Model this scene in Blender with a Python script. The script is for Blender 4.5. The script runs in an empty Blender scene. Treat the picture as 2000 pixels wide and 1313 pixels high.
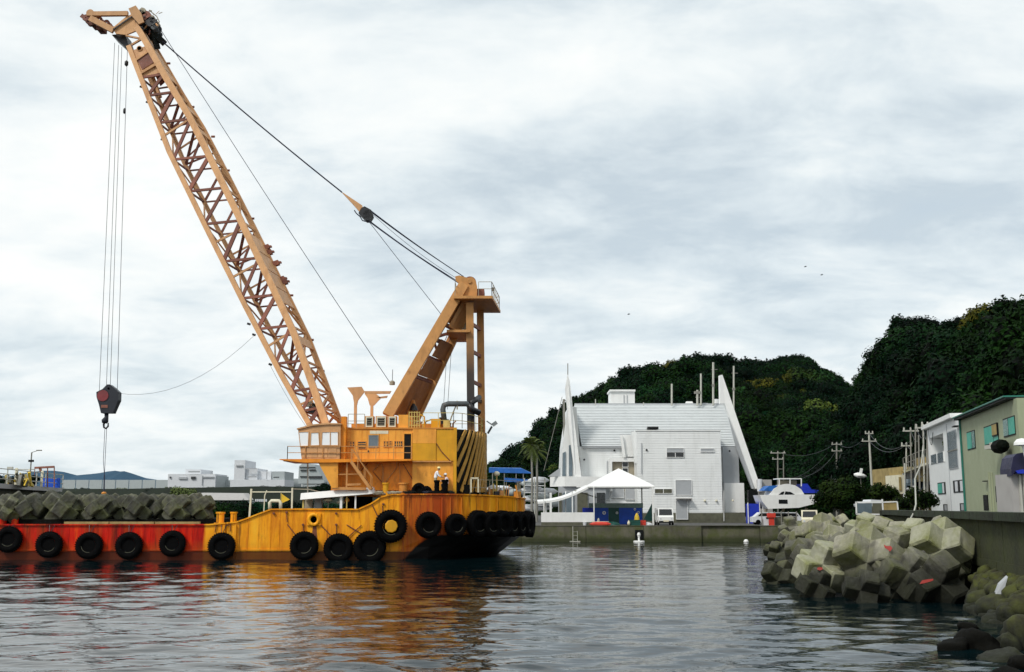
import bpy, math, random
import numpy as np
from mathutils import Vector, Matrix, noise as mnoise
random.seed(7)
R = math.radians
S = bpy.context.scene
COL = S.collection

# ------------------------------------------------------------------ camera
EYE, FPX, PITCH = 3.8, 2100.0, R(9.04)
cam_d = bpy.data.cameras.new('camera')
cam = bpy.data.objects.new('camera', cam_d); COL.objects.link(cam)
cam.location = (0, 0, EYE); cam.rotation_euler = (R(90) + PITCH, 0, 0)
cam_d.sensor_width = 36; cam_d.lens = 36 * FPX / 2000
cam_d.clip_start = .1; cam_d.clip_end = 60000
S.camera = cam
S.view_settings.view_transform = 'Standard'; S.view_settings.look = 'None'
S.view_settings.gamma = 1; S.view_settings.exposure = 0.6
S.view_settings.use_curve_mapping = False

# ------------------------------------------------------------------ sky and sun
SUN_EL, SUN_AZ = R(46), R(-42)          # sun stands behind the camera, to the left
W = bpy.data.worlds.new("World"); S.world = W; W.use_nodes = True
nt = W.node_tree; nt.nodes.clear()
def N(t, kind, **kw):
    n = t.nodes.new(kind)
    for k, v in kw.items():
        if k.startswith('i_'):
            k2 = k[2:]; n.inputs[int(k2) if k2.isdigit() else k2].default_value = v
        else: setattr(n, k, v)
    return n
def L(t, a, b): t.links.new(a, b)
def ramp(t, src, stops, interp='LINEAR'):
    n = t.nodes.new('ShaderNodeValToRGB'); n.color_ramp.interpolation = interp
    e = n.color_ramp.elements
    while len(e) < len(stops): e.new(.5)
    for k, (p, c) in zip(e, stops):
        k.position = p; k.color = (*c, 1) if hasattr(c, '__len__') else (c, c, c, 1)
    L(t, src, n.inputs[0]); return n.outputs[0]
def mth(t, op, a, b=None, c=None, clamp=False):
    n = t.nodes.new('ShaderNodeMath'); n.operation = op; n.use_clamp = clamp
    for i, x in enumerate((a, b, c)):
        if x is None: continue
        if isinstance(x, (int, float)): n.inputs[i].default_value = x
        else: L(t, x, n.inputs[i])
    return n.outputs[0]
def mixc(t, fac, a, b, blend='MIX'):
    n = t.nodes.new('ShaderNodeMix'); n.data_type = 'RGBA'; n.blend_type = blend
    for s, x in ((n.inputs[0], fac), (n.inputs[6], a), (n.inputs[7], b)):
        if isinstance(x, (int, float)): s.default_value = x
        elif isinstance(x, (tuple, list)): s.default_value = (*x, 1) if len(x) == 3 else x
        else: L(t, x, s)
    return n.outputs[2]
out = N(nt, 'ShaderNodeOutputWorld')
sky = N(nt, 'ShaderNodeTexSky', sky_type='NISHITA', sun_disc=False, sun_elevation=SUN_EL, sun_rotation=R(222))
b1 = N(nt, 'ShaderNodeBackground'); L(nt, sky.outputs[0], b1.inputs[0]); b1.inputs[1].default_value = .09
tc = N(nt, 'ShaderNodeTexCoord')
sp = N(nt, 'ShaderNodeSeparateXYZ'); L(nt, tc.outputs['Generated'], sp.inputs[0])
zz = mth(nt, 'ADD', mth(nt, 'MAXIMUM', sp.outputs[2], 0.0), .24)
cb = N(nt, 'ShaderNodeCombineXYZ')
L(nt, mth(nt, 'DIVIDE', sp.outputs[0], zz), cb.inputs[0]); L(nt, mth(nt, 'DIVIDE', sp.outputs[1], zz), cb.inputs[1])
def cloudnoise(scale, detail, rough, dist, off):
    m = N(nt, 'ShaderNodeMapping'); L(nt, cb.outputs[0], m.inputs[0]); m.inputs[1].default_value = off
    m.inputs[2].default_value = (0, 0, R(14)); m.inputs[3].default_value = (.95, 1.25, 1)
    n = N(nt, 'ShaderNodeTexNoise'); L(nt, m.outputs[0], n.inputs['Vector'])
    n.inputs['Scale'].default_value = scale; n.inputs['Detail'].default_value = detail
    n.inputs['Roughness'].default_value = rough; n.inputs['Distortion'].default_value = dist
    return n.outputs[0]
big = cloudnoise(.85, 5, .5, .35, (3.1, 1.7, 0)); fine = cloudnoise(3.4, 9, .60, .25, (7.3, 4.2, 2))
dens = mth(nt, 'ADD', mth(nt, 'MULTIPLY', big, .52), mth(nt, 'MULTIPLY', fine, .48))
ccol = ramp(nt, dens, [(.37, (.42, .475, .505)), (.455, (.525, .575, .595)), (.53, (.62, .65, .652)), (.60, (.68, .69, .675))])
b2 = N(nt, 'ShaderNodeBackground'); L(nt, ccol, b2.inputs[0]); b2.inputs[1].default_value = 1.0
mx = N(nt, 'ShaderNodeMixShader')
L(nt, ramp(nt, dens, [(.3, .80), (.5, .97)]), mx.inputs[0]); L(nt, b1.outputs[0], mx.inputs[1]); L(nt, b2.outputs[0], mx.inputs[2])
L(nt, mx.outputs[0], out.inputs[0])
sd = bpy.data.lights.new('sun', 'SUN'); sd.energy = 1.5; sd.angle = R(12); sd.color = (1, .95, .87)
sun = bpy.data.objects.new('sun', sd); COL.objects.link(sun)
sv = Vector((math.sin(SUN_AZ) * math.cos(SUN_EL), -math.cos(SUN_AZ) * math.cos(SUN_EL), math.sin(SUN_EL)))
sun.rotation_euler = sv.to_track_quat('Z', 'Y').to_euler(); sun.location = sv * 60

# ------------------------------------------------------------------ helpers
CP, SP_ = math.cos(PITCH), math.sin(PITCH)
def P(px, py, Y):
    """point at distance Y that was measured at (px, py) of the 2000 px wide photograph"""
    u = (px - 1000) / FPX; v = (656.5 - py) / FPX
    s = Y / (CP - v * SP_)
    return Vector((u * s, Y, EYE + (SP_ + v * CP) * s))
ORG = {}
def emp(name, loc=(0, 0, 0), rz=0):
    o = bpy.data.objects.new(name, None); COL.objects.link(o); o.location = loc
    o.rotation_euler = rz if hasattr(rz, '__len__') else (0, 0, rz); o.empty_display_size = .3
    ORG[o.name] = Vector(loc); return o
def tag(o, label=None, cat=None, group=None, kind=None):
    if label: o['label'] = label
    if cat: o['category'] = cat
    if group: o['group'] = group
    if kind: o['kind'] = kind
    return o
def thing(name, label, cat, loc=(0, 0, 0), rz=0, group=None):
    return tag(emp(name, loc, rz), label, cat, group)
class MB:
    def __init__(s): s.v = []; s.f = []; s.m = []; s.sm = False
    def add(s, vs, fs, mi=0):
        b = len(s.v); s.v += [tuple(x) for x in vs]; s.f += [tuple(i + b for i in f) for f in fs]; s.m += [mi] * len(fs); return s
    def box(s, lo, hi, mi=0):
        (a, b, c), (d, e, f) = lo, hi
        return s.hexa([(a, b, c), (d, b, c), (d, e, c), (a, e, c), (a, b, f), (d, b, f), (d, e, f), (a, e, f)], mi)
    def hexa(s, v, mi=0):
        return s.add(v, [(3, 2, 1, 0), (4, 5, 6, 7), (0, 1, 5, 4), (1, 2, 6, 5), (2, 3, 7, 6), (3, 0, 4, 7)], mi)
    def rbox(s, c, size, M=None, mi=0, taper=1.0):
        hx, hy, hz = [k / 2 for k in size]; M = M or Matrix.Identity(3); c = Vector(c)
        vs = []
        for z in (-hz, hz):
            t = taper if z > 0 else 1
            for x, y in ((-hx, -hy), (hx, -hy), (hx, hy), (-hx, hy)): vs.append(c + M @ Vector((x * t, y * t, z)))
        return s.hexa(vs, mi)
    def bar(s, p, q, w, h=None, up=(0, 0, 1), w2=None, h2=None, mi=0):
        p, q = Vector(p), Vector(q); h = h or w; w2 = w2 or w; h2 = h2 or h; d = (q - p).normalized(); u = Vector(up)
        if abs(d.dot(u)) > .98: u = Vector((0, 1, 0))
        a = d.cross(u).normalized(); b = a.cross(d)
        vs = []
        for c, ww, hh in ((p, w, h), (q, w2, h2)):
            for i, j in ((-1, -1), (1, -1), (1, 1), (-1, 1)): vs.append(c + a * i * ww / 2 + b * j * hh / 2)
        return s.hexa(vs, mi)
    def tube(s, pts, r, n=6, cap=True, mi=0):
        pts = [Vector(p) for p in pts]; rs = r if hasattr(r, '__len__') else [r] * len(pts)
        d0 = (pts[1] - pts[0]).normalized(); u = Vector((0, 0, 1)) if abs(d0.z) < .9 else Vector((1, 0, 0))
        vs, fs = [], []
        a = d0.cross(u).normalized()
        for i, p in enumerate(pts):
            d = (pts[min(i + 1, len(pts) - 1)] - pts[max(i - 1, 0)]).normalized()
            a = (a - d * a.dot(d)).normalized(); b = d.cross(a)
            for k in range(n):
                t = 2 * math.pi * k / n; vs.append(p + (a * math.cos(t) + b * math.sin(t)) * rs[i])
        for i in range(len(pts) - 1):
            for k in range(n):
                k2 = (k + 1) % n; fs.append((i * n + k, i * n + k2, (i + 1) * n + k2, (i + 1) * n + k))
        if cap: fs.append(tuple(range(n - 1, -1, -1))); e = (len(pts) - 1) * n; fs.append(tuple(range(e, e + n)))
        return s.add(vs, fs, mi)
    def prism(s, poly, d, mi=0):
        d = Vector(d); n = len(poly); vs = [Vector(p) for p in poly] + [Vector(p) + d for p in poly]
        fs = [tuple(range(n)), tuple(range(2 * n - 1, n - 1, -1))] + [(i, i + n, (i + 1) % n + n, (i + 1) % n) for i in range(n)]
        return s.add(vs, fs, mi)
    def lathe(s, prof, c, axis=(0, 0, 1), n=24, mi=0, close=False):
        c = Vector(c); ax = Vector(axis).normalized(); q = Vector((0, 0, 1)).rotation_difference(ax)
        vs, fs = [], []
        for r, h in prof:
            for k in range(n):
                t = 2 * math.pi * k / n; vs.append(c + q @ Vector((r * math.cos(t), r * math.sin(t), h)))
        m = len(prof)
        for i in range(m if close else m - 1):
            i2 = (i + 1) % m
            for k in range(n): k2 = (k + 1) % n; fs.append((i * n + k, i * n + k2, i2 * n + k2, i2 * n + k))
        if not close:
            if prof[0][0] > 1e-4: fs.append(tuple(range(n - 1, -1, -1)))
            if prof[-1][0] > 1e-4: fs.append(tuple(range((m - 1) * n, m * n)))
        return s.add(vs, fs, mi)
    def build(s, name, mat, parent=None, org=None, local=False, smooth=False, kind=None, label=None):
        me = bpy.data.meshes.new(name)
        o = None
        if parent is not None:
            r = parent
            while r.parent: r = r.parent
            off = Vector((0, 0, 0)) if local else ORG.get(r.name, Vector((0, 0, 0)))
        else: off = Vector(org) if org is not None else Vector((0, 0, 0))
        if local and parent is None: off = Vector((0, 0, 0))
        me.from_pydata([(x - off.x, y - off.y, z - off.z) for x, y, z in s.v], [], s.f)
        for m_ in (mat if isinstance(mat, (list, tuple)) else [mat]): me.materials.append(m_)
        if any(s.m): me.polygons.foreach_set('material_index', s.m)
        if smooth: me.polygons.foreach_set('use_smooth', [True] * len(s.f))
        me.update()
        o = bpy.data.objects.new(name, me); COL.objects.link(o)
        if parent is not None: o.parent = parent
        else:
            o.location = Vector(org) if org is not None else (0, 0, 0); ORG[o.name] = Vector(o.location)
        if kind: o['kind'] = kind
        if label: o['label'] = label
        return o
def kids(o): return [c for c in bpy.data.objects if c.parent == o]
def copy_tree(o, par=None, cache={}):
    ch = [c for c in o.children]
    c = o.copy(); COL.objects.link(c); c.parent = par
    for k in ch: copy_tree(k, c)
    return c

# ------------------------------------------------------------------ materials
MT = {}
def mat(name, col, rough=.65, metal=0., var=.18, vs=1.5, rust=0., rustc=(.16, .045, .012), streak=0., streakc=None,
        moss=0., mossc=(.09, .10, .015), bump=0., bs=30., seam=None, spec=.4, emit=0., wet_shade=None, hue=.0, alpha=None):
    m = bpy.data.materials.new(name); m.use_nodes = True; t = m.node_tree; b = t.nodes['Principled BSDF']
    b.inputs['Roughness'].default_value = rough; b.inputs['Metallic'].default_value = metal
    b.inputs['Specular IOR Level'].default_value = spec
    tcn = t.nodes.new('ShaderNodeTexCoord'); oc = tcn.outputs['Object']
    geo = t.nodes.new('ShaderNodeNewGeometry')
    def nz(scale, detail=5, ro=.6, stretch=None, dist=0.):
        src = oc
        if stretch:
            mp = t.nodes.new('ShaderNodeMapping'); L(t, oc, mp.inputs[0]); mp.inputs[3].default_value = stretch; src = mp.outputs[0]
        n = t.nodes.new('ShaderNodeTexNoise'); L(t, src, n.inputs['Vector']); n.inputs['Scale'].default_value = scale
        n.inputs['Detail'].default_value = detail; n.inputs['Roughness'].default_value = ro; n.inputs['Distortion'].default_value = dist
        return n.outputs[0]
    c = tuple(col)
    dark = tuple(x * (1 - var) for x in c); lite = tuple(min(1, x * (1 + var * .8)) for x in c)
    v = nz(vs)
    cc = ramp(t, v, [(.3, dark), (.5, c), (.7, lite)])
    if streak:
        sc_ = streakc or tuple(x * .45 for x in c)
        f = ramp(t, nz(1.6, 6, .65, (1, 1, .13)), [(.50, 0.), (.68, streak)])
        cc = mixc(t, f, cc, sc_)
    if rust:
        f = ramp(t, nz(2.2, 8, .72, (1, 1, .4), .3), [(.60 - .12 * rust, 0.), (.74 - .08 * rust, 1.)])
        cc = mixc(t, mth(t, 'MULTIPLY', f, min(1, .5 + rust * .5)), cc, rustc)
    if moss:
        f = ramp(t, nz(.9, 7, .65), [(.50 - .2 * moss, 0.), (.72 - .12 * moss, .9)])
        cc = mixc(t, f, cc, mossc)
    if wet_shade:
        s_ = t.nodes.new('ShaderNodeSeparateXYZ'); L(t, geo.outputs['Position'], s_.inputs[0])
        h = mth(t, 'ADD', s_.outputs[2], mth(t, 'MULTIPLY', nz(1.1), wet_shade[1]))
        f = ramp(t, mth(t, 'MULTIPLY', mth(t, 'SUBTRACT', h, wet_shade[1] * .5), 1.0 / wet_shade[0], clamp=True), [(.35, 1.), (1., 0.)])
        cc = mixc(t, mth(t, 'MULTIPLY', f, .9), cc, wet_shade[2])
    if hue:
        oi = t.nodes.new('ShaderNodeObjectInfo')
        cc = mixc(t, 1., cc, ramp(t, oi.outputs['Random'], [(0., tuple(1 - hue for _ in range(3))), (.5, (1, 1, 1)), (1., (1 + hue, 1 + hue * .95, 1 + hue * .75))]), 'MULTIPLY')
    L(t, cc, b.inputs['Base Color'])
    L(t, ramp(t, nz(6), [(.3, max(0, rough - .12)), (.7, min(1, rough + .12))]), b.inputs['Roughness'])
    if bump:
        bn = t.nodes.new('ShaderNodeBump'); bn.inputs['Strength'].default_value = min(1, bump); bn.inputs['Distance'].default_value = .02 * max(1, bump)
        L(t, nz(bs, 6), bn.inputs['Height']); L(t, bn.outputs[0], b.inputs['Normal'])
    if emit: b.inputs['Emission Color'].default_value = (*c, 1); b.inputs['Emission Strength'].default_value = emit
    if alpha is not None: b.inputs['Alpha'].default_value = alpha
    MT[name] = m; return m
mat('boom_orange', (.60, .33, .15), .55, var=.14, streak=.35, streakc=(.33, .13, .045), rust=.12, bump=.25, hue=.12)
mat('brace_rust', (.25, .095, .065), .65, var=.25, streak=.4, rust=.25, rustc=(.12, .035, .03), hue=.25)
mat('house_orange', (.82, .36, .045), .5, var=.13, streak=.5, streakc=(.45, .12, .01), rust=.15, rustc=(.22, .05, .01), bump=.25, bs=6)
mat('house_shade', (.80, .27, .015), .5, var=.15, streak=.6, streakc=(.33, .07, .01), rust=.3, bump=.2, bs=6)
mat('hatch_yellow', (.66, .32, .008), .5, var=.1, streak=.3)
mat('roof_orange', (.60, .24, .04), .6, rust=.3)
mat('black_rubber', (.0015, .0015, .0018), .9, var=.3, spec=.10, bump=.5, bs=12)
mat('rim_rust', (.16, .05, .025), .7, var=.4)
mat('black_steel', (.012, .013, .016), .45, var=.3, spec=.5)
mat('rope_dark', (.012, .016, .04), .7)
mat('rope_grey', (.10, .11, .12), .7)
mat('rail_grey', (.34, .30, .22), .5, rust=.3)
mat('rail_orange', (.55, .26, .08), .55, rust=.2)
mat('rail_yellow', (.55, .42, .12), .55, rust=.3)
mat('white_paint', (.78, .79, .78), .45, var=.05, streak=.15, streakc=(.55, .55, .5))
mat('cream_paint', (.70, .66, .50), .5, var=.08, rust=.15)
mat('window_dark', (.012, .014, .016), .12, spec=.6)
mat('window_blue', (.12, .16, .19), .15, spec=.6)
mat('window_teal', (.035, .16, .14), .2, spec=.6)
mat('curtain_teal', (.045, .36, .27), .5)
mat('cab_glass', (.88, .90, .92), .12, spec=.8, var=.03)
mat('concrete_block', (.225, .218, .18), .85, var=.5, vs=1.9, moss=.45, mossc=(.095, .105, .022), streak=.5, streakc=(.045, .045, .03), bump=.7, bs=14, wet_shade=(2.3, 1.5, (.005, .007, .001)), hue=.45)  # low band: tide wetness, deepened to paint in the shade at the heap's foot
mat('barge_block', (.095, .095, .075), .85, var=.65, vs=1.6, moss=.45, mossc=(.075, .085, .02), streak=.7, streakc=(.025, .025, .02), bump=.7, bs=14, hue=.4)
mat('concrete_pale', (.32, .32, .24), .85, var=.35, vs=.8, moss=.4, mossc=(.14, .15, .04), bump=.6, bs=14, wet_shade=(.9, .8, (.02, .025, .01)))
mat('quay_concrete', (.11, .105, .075), .85, var=.3, vs=.5, moss=.35, mossc=(.07, .085, .02), streak=.7, streakc=(.06, .058, .04), bump=.5, bs=6, wet_shade=(.75, .5, (.03, .038, .01)))
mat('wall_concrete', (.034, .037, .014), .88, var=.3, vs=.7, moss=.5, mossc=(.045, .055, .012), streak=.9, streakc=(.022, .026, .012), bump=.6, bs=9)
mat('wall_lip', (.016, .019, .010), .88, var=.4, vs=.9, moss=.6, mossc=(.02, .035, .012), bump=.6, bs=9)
mat('asphalt', (.075, .075, .072), .9, var=.2)
mat('ground_grass', (.05, .075, .012), .95, var=.4)
mat('rock_moss', (.03, .03, .013), .9, var=.5, vs=1.3, moss=.5, mossc=(.065, .075, .010), bump=1., bs=9, wet_shade=(.8, .6, (.008, .010, .005)))
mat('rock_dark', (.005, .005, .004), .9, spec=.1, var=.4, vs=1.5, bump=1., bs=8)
mat('red_spray', (.30, .035, .028), .7, var=.2)
mat('siding_white', (.76, .78, .78), .5, var=.05, vs=.4, streak=.22, streakc=(.48, .49, .47))
mat('siding_roof', (.60, .63, .64), .4, var=.06, vs=.4, streak=.12, metal=.0)
mat('panel_grey', (.38, .40, .42), .5, var=.06)
mat('plinth', (.10, .10, .07), .85, var=.3, bump=.4)
mat('blue_panel', (.008, .075, .50), .5, var=.2)
mat('green_panel', (.01, .075, .06), .5, var=.25)
mat('blue_tarp', (.015, .12, .42), .55, var=.25)
mat('blue_deep', (.012, .035, .45), .5, var=.2)
mat('navy_tarp', (.012, .012, .045), .6, var=.4)
mat('house_white', (.76, .78, .78), .6, var=.04, streak=.12, streakc=(.55, .57, .56))
mat('house_green', (.32, .355, .235), .7, var=.1, vs=.6, streak=.25, streakc=(.22, .26, .15), bump=.2, bs=20)
mat('trim_dark', (.004, .005, .005), .6, spec=.2)
mat('trim_teal', (.02, .16, .12), .45)
def leaf_mat(name, dark, mid, olive, ps=.03, hue=.5):
    m = bpy.data.materials.new(name); m.use_nodes = True; t = m.node_tree; b = t.nodes['Principled BSDF']; b.inputs['Roughness'].default_value = .7; b.inputs['Specular IOR Level'].default_value = .05
    g = t.nodes.new('ShaderNodeNewGeometry'); oi = t.nodes.new('ShaderNodeObjectInfo')
    n = t.nodes.new('ShaderNodeTexNoise'); L(t, g.outputs['Position'], n.inputs['Vector']); n.inputs['Scale'].default_value = ps; n.inputs['Detail'].default_value = 4
    n2 = t.nodes.new('ShaderNodeTexNoise'); L(t, g.outputs['Position'], n2.inputs['Vector']); n2.inputs['Scale'].default_value = .9; n2.inputs['Detail'].default_value = 3
    c = ramp(t, n.outputs[0], [(.36, dark), (.47, mid), (.60, olive)])
    c = mixc(t, ramp(t, oi.outputs['Random'], [(.72, 0.), (1., .7)]), c, olive)
    c = mixc(t, 1., c, ramp(t, oi.outputs['Random'], [(0., 1 - hue), (.5, 1.), (.9, 1 + hue)]), 'MULTIPLY')
    c = mixc(t, 1., c, ramp(t, n2.outputs[0], [(.3, .6), (.7, 1.4)]), 'MULTIPLY')
    L(t, c, b.inputs['Base Color']); MT[name] = m; return m
leaf_mat('leaf', (.0010, .009, .003), (.002, .013, .004), (.006, .020, .003), .05)
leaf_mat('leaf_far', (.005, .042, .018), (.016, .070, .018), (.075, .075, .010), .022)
leaf_mat('leaf_bush', (.003, .009, .002), (.006, .017, .003), (.016, .030, .005), .3, .1)
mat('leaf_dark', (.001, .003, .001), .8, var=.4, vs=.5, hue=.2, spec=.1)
mat('leaf_palm', (.075, .105, .02), .6, var=.3, spec=.25)
mat('bark', (.09, .07, .05), .9, var=.3, bump=.5)
mat('hill_soil', (.005, .010, .004), .95, var=.4, vs=.3)
mat('net_rock', (.010, .014, .011), .95, var=.5, vs=.25, bump=1., bs=1.2)
mat('mountain', (.010, .050, .095), .95, var=.2, vs=.001)  # blue of the distant haze is put into the base colour
mat('far_white', (.62, .64, .67), .7, var=.05)
mat('far_grey', (.38, .42, .43), .7, var=.06)
mat('roof_grey', (.36, .35, .34), .7, var=.08)
mat('pole_grey', (.22, .215, .19), .7, var=.1)
mat('pole_pale', (.45, .45, .40), .6, var=.1)
mat('skin', (.36, .19, .12), .6, var=.05)
mat('shirt_white', (.82, .82, .84), .8, var=.05)
mat('shirt_pink', (.72, .60, .64), .8, var=.05)
mat('trousers_khaki', (.42, .35, .22), .85)
mat('trousers_dark', (.02, .02, .025), .85)
mat('helmet_cream', (.80, .70, .35), .35)
mat('timber', (.33, .25, .10), .85, var=.3, streak=.4)
mat('red_item', (.60, .05, .03), .5)
mat('yellow_item', (.62, .42, .03), .6, var=.3)
mat('flag_yellow', (.75, .48, .03), .6)
M = MT
# ================================================================== hull
def hull_material():
    m = bpy.data.materials.new('hull_paint'); m.use_nodes = True; t = m.node_tree; b = t.nodes['Principled BSDF']
    g = t.nodes.new('ShaderNodeTexCoord'); pos = g.outputs['Object']      # barge coordinates
    s_ = t.nodes.new('ShaderNodeSeparateXYZ'); L(t, pos, s_.inputs[0]); X, Z = mth(t, 'SUBTRACT', s_.outputs[0], 20.), s_.outputs[2]
    def nz(scale, detail=6, ro=.65, st=(1, 1, 1), dist=0.):
        mp = t.nodes.new('ShaderNodeMapping'); L(t, pos, mp.inputs[0]); mp.inputs[3].default_value = st
        n = t.nodes.new('ShaderNodeTexNoise'); L(t, mp.outputs[0], n.inputs['Vector'])
        for k, v in (('Scale', scale), ('Detail', detail), ('Roughness', ro), ('Distortion', dist)): n.inputs[k].default_value = v
        return n.outputs[0]
    red = ramp(t, nz(.9, 7, .7, (1, 1, .12)), [(.36, (.10, .003, .001)), (.45, (.36, .005, .001)), (.56, (.62, .012, .002)), (.68, (.74, .075, .004))])
    yel = ramp(t, nz(.7, 6, .6, (1, 1, .35)), [(.32, (.66, .23, .006)), (.5, (.88, .355, .010)), (.68, (.90, .44, .025))])
    f_red = mth(t, 'MULTIPLY', mth(t, 'SUBTRACT', -22.2, mth(t, 'ADD', X, mth(t, 'MULTIPLY', nz(1.5, 4, .6, (1, 1, .1)), .5))), 6., clamp=True)
    c = mixc(t, f_red, yel, red)
    # rust: streaks everywhere, heavy between the bow corner and the large fenders
    zone = mth(t, 'MULTIPLY', mth(t, 'MULTIPLY', mth(t, 'ADD', X, 8.3), 3., clamp=True), mth(t, 'MULTIPLY', mth(t, 'SUBTRACT', -3.0, X), .6, clamp=True))
    base = mth(t, 'ADD', nz(1.3, 8, .7, (1, 1, .09)), mth(t, 'MULTIPLY', zone, .15))
    c = mixc(t, mth(t, 'MULTIPLY', ramp(t, base, [(.50, 0.), (.58, .75), (.72, 1.)]), mth(t, 'ADD', mth(t, 'MULTIPLY', zone, .5), .5)), c, (.42, .065, .008))
    c = mixc(t, ramp(t, nz(2.7, 8, .7, (1, 1, .06)), [(.56, 0.), (.66, .8)]), c, (.075, .016, .006))
    c = mixc(t, ramp(t, nz(.55, 8, .75, (1, 1, .8), .5), [(.62, 0.), (.70, .35)]), c, (.20, .15, .01))
    # grime towards the waterline, tide stain, near black below a curve at the bow
    low = mth(t, 'MULTIPLY', mth(t, 'SUBTRACT', 1.9, mth(t, 'ADD', Z, mth(t, 'MULTIPLY', nz(.8), .9))), .8, clamp=True)
    c = mixc(t, mth(t, 'MULTIPLY', low, .45), c, (.33, .12, .008))
    boot = mth(t, 'MULTIPLY', mth(t, 'SUBTRACT', .66, mth(t, 'ADD', Z, mth(t, 'MULTIPLY', nz(3.), .10))), 25., clamp=True)
    c = mixc(t, mth(t, 'MULTIPLY', boot, .88), c, (.055, .010, .003))
    curve = mth(t, 'SUBTRACT', 2.05, mth(t, 'MULTIPLY', mth(t, 'POWER', mth(t, 'MULTIPLY', mth(t, 'SUBTRACT', -5.2, X), .38, clamp=True), 2.), 1.7))
    blk = mth(t, 'MULTIPLY', mth(t, 'SUBTRACT', curve, mth(t, 'ADD', Z, mth(t, 'MULTIPLY', nz(1.1), .35))), 6., clamp=True)
    blk = mth(t, 'MULTIPLY', blk, mth(t, 'GREATER_THAN', X, -7.95))
    c = mixc(t, blk, c, (.0015, .0012, .0012))
    L(t, c, b.inputs['Base Color']); b.inputs['Roughness'].default_value = .42; b.inputs['Specular IOR Level'].default_value = .2
    bn = t.nodes.new('ShaderNodeBump'); bn.inputs['Strength'].default_value = .6; bn.inputs['Distance'].default_value = .06
    L(t, nz(.9, 4, .5), bn.inputs['Height']); L(t, bn.outputs[0], b.inputs['Normal'])
    return m
HULL = hull_material()
mat('deck_paint', (.10, .06, .03), .8, var=.4, rust=.5)
BY = 80.0
barge = thing('crane_barge', 'long flat steel barge with red aft half, yellow raised bow and heavy rust', 'barge', (-20, 90, 0))
prof = [(-60, 1025), (408, 1025), (462, 1020), (480, 1014), (500, 1006), (530, 995), (600, 994.5), (700, 995), (725, 984), (745, 971), (765, 966), (788, 966)]
side = [P(x, y, BY) for x, y in prof]
side = [Vector((p.x, BY, p.z)) for p in side]
side.insert(0, Vector((-52, BY, side[0].z)))
bow = [(-5.9, 80.45, 4.74), (-4.1, 81.3, 4.73), (-2.4, 82.6, 4.70), (-.9, 84.3, 4.64), (.3, 86.2, 4.57), (.95, 88.2, 4.5), (1.1, 90, 4.46)]
rim = side + [Vector(p) for p in bow]
far = [Vector((p.x, 180 - p.y, p.z)) for p in reversed(rim[:-1])]
allp = rim + far
n = len(allp); mb = MB()
def ring(z, rake):
    out_ = []
    for p in allp:
        q = p.copy(); t = max(0, min(1, (p.x + 7.9) / 9.0))
        q.x = p.x - rake * t ** 1.3; q.y = 90 + (p.y - 90) * (1 - .10 * t * rake / 2.2)
        q.z = min(z, p.z) if z is not None else p.z; out_.append(q)
    return out_
rings = [ring(-1.2, 3.4), ring(.05, 2.2), ring(.9, 1.1), ring(1.75, 0), ring(2.2, 0), ring(None, 0)]
vs = [q for r_ in rings for q in r_]; fs = []
for i in range(len(rings) - 1):
    for k in range(n):
        k2 = (k + 1) % n; fs.append((i * n + k, i * n + k2, (i + 1) * n + k2, (i + 1) * n + k))
mb.add(vs, fs)
hull = mb.build('hull', HULL, barge)
# deck: strips between the near and the far rim
mb = MB(); top = rings[-1]; m_ = len(rim)
for i in range(m_ - 1):
    a, b_ = top[i], top[i + 1]; c_, d_ = Vector((b_.x, 180 - b_.y, b_.z)), Vector((a.x, 180 - a.y, a.z))
    k = .05
    mb.add([(a.x, a.y + .1, a.z - k), (b_.x, b_.y + .1, b_.z - k), (c_.x, c_.y - .1, c_.z - k), (d_.x, d_.y - .1, d_.z - k)], [(0, 1, 2, 3)])
mb.build('deck', M['deck_paint'], barge)
# rub rails, sheer plate and frames proud of the plating
mb = MB(); rr = [Vector((p.x, p.y - .05, p.z)) for p in rim]
for a, b_ in zip(rr[:-1], rr[1:]): mb.bar(a, b_, .16, .10)
mb.build('gunwale', HULL, barge)
mb = MB(); mb.box((-52, BY - .09, .66), (P(790, 990, BY).x, BY, .76)); mb.build('rub_rail', HULL, barge)
for px in (486, 506, 530, 547, 572, 598, 634, 680, 704, 722, 745, 768, 60, 138, 214, 296, 378):
    mb = MB(); x = P(px, 990, BY).x; zt_ = 2.42
    for (a_, b_) in zip(side[:-1], side[1:]):
        if a_.x <= x <= b_.x: zt_ = a_.z + (b_.z - a_.z) * (x - a_.x) / max(1e-6, b_.x - a_.x) - .07
    mb.box((x - .022, BY - .022, .77), (x + .022, BY - .001, zt_)); mb.build('weld_seam', HULL, barge)
for px in (440, 462, 788):
    mb = MB(); x = P(px, 990, BY).x; mb.box((x - .07, BY - .16, .1), (x + .07, BY - .002, 4.6 if px > 700 else 2.5)); mb.build('frame_rib', HULL, barge)
for x, y in ((-5.2, 80.75), (-4.6, 81.05), (-3.8, 81.5), (-1.7, 83.4), (-1.15, 84.0), (-.4, 85.1), (.25, 86.1), (.7, 87.4)):
    mb = MB(); mb.bar((x, y - .06, 1.8), (x, y - .06, 4.5), .09, .09, up=(1, 0, 0)); mb.build('bow_frame', HULL, barge)
mb = MB(); mb.box((-45, BY + 1.2, 2.46), (P(400, 990, 82).x, BY + 14, 2.9)); mb.build('hold_dunnage_shade', M['rock_dark'], barge)  # slab under the load, coloured black for the shaded gap below the blocks
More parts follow.
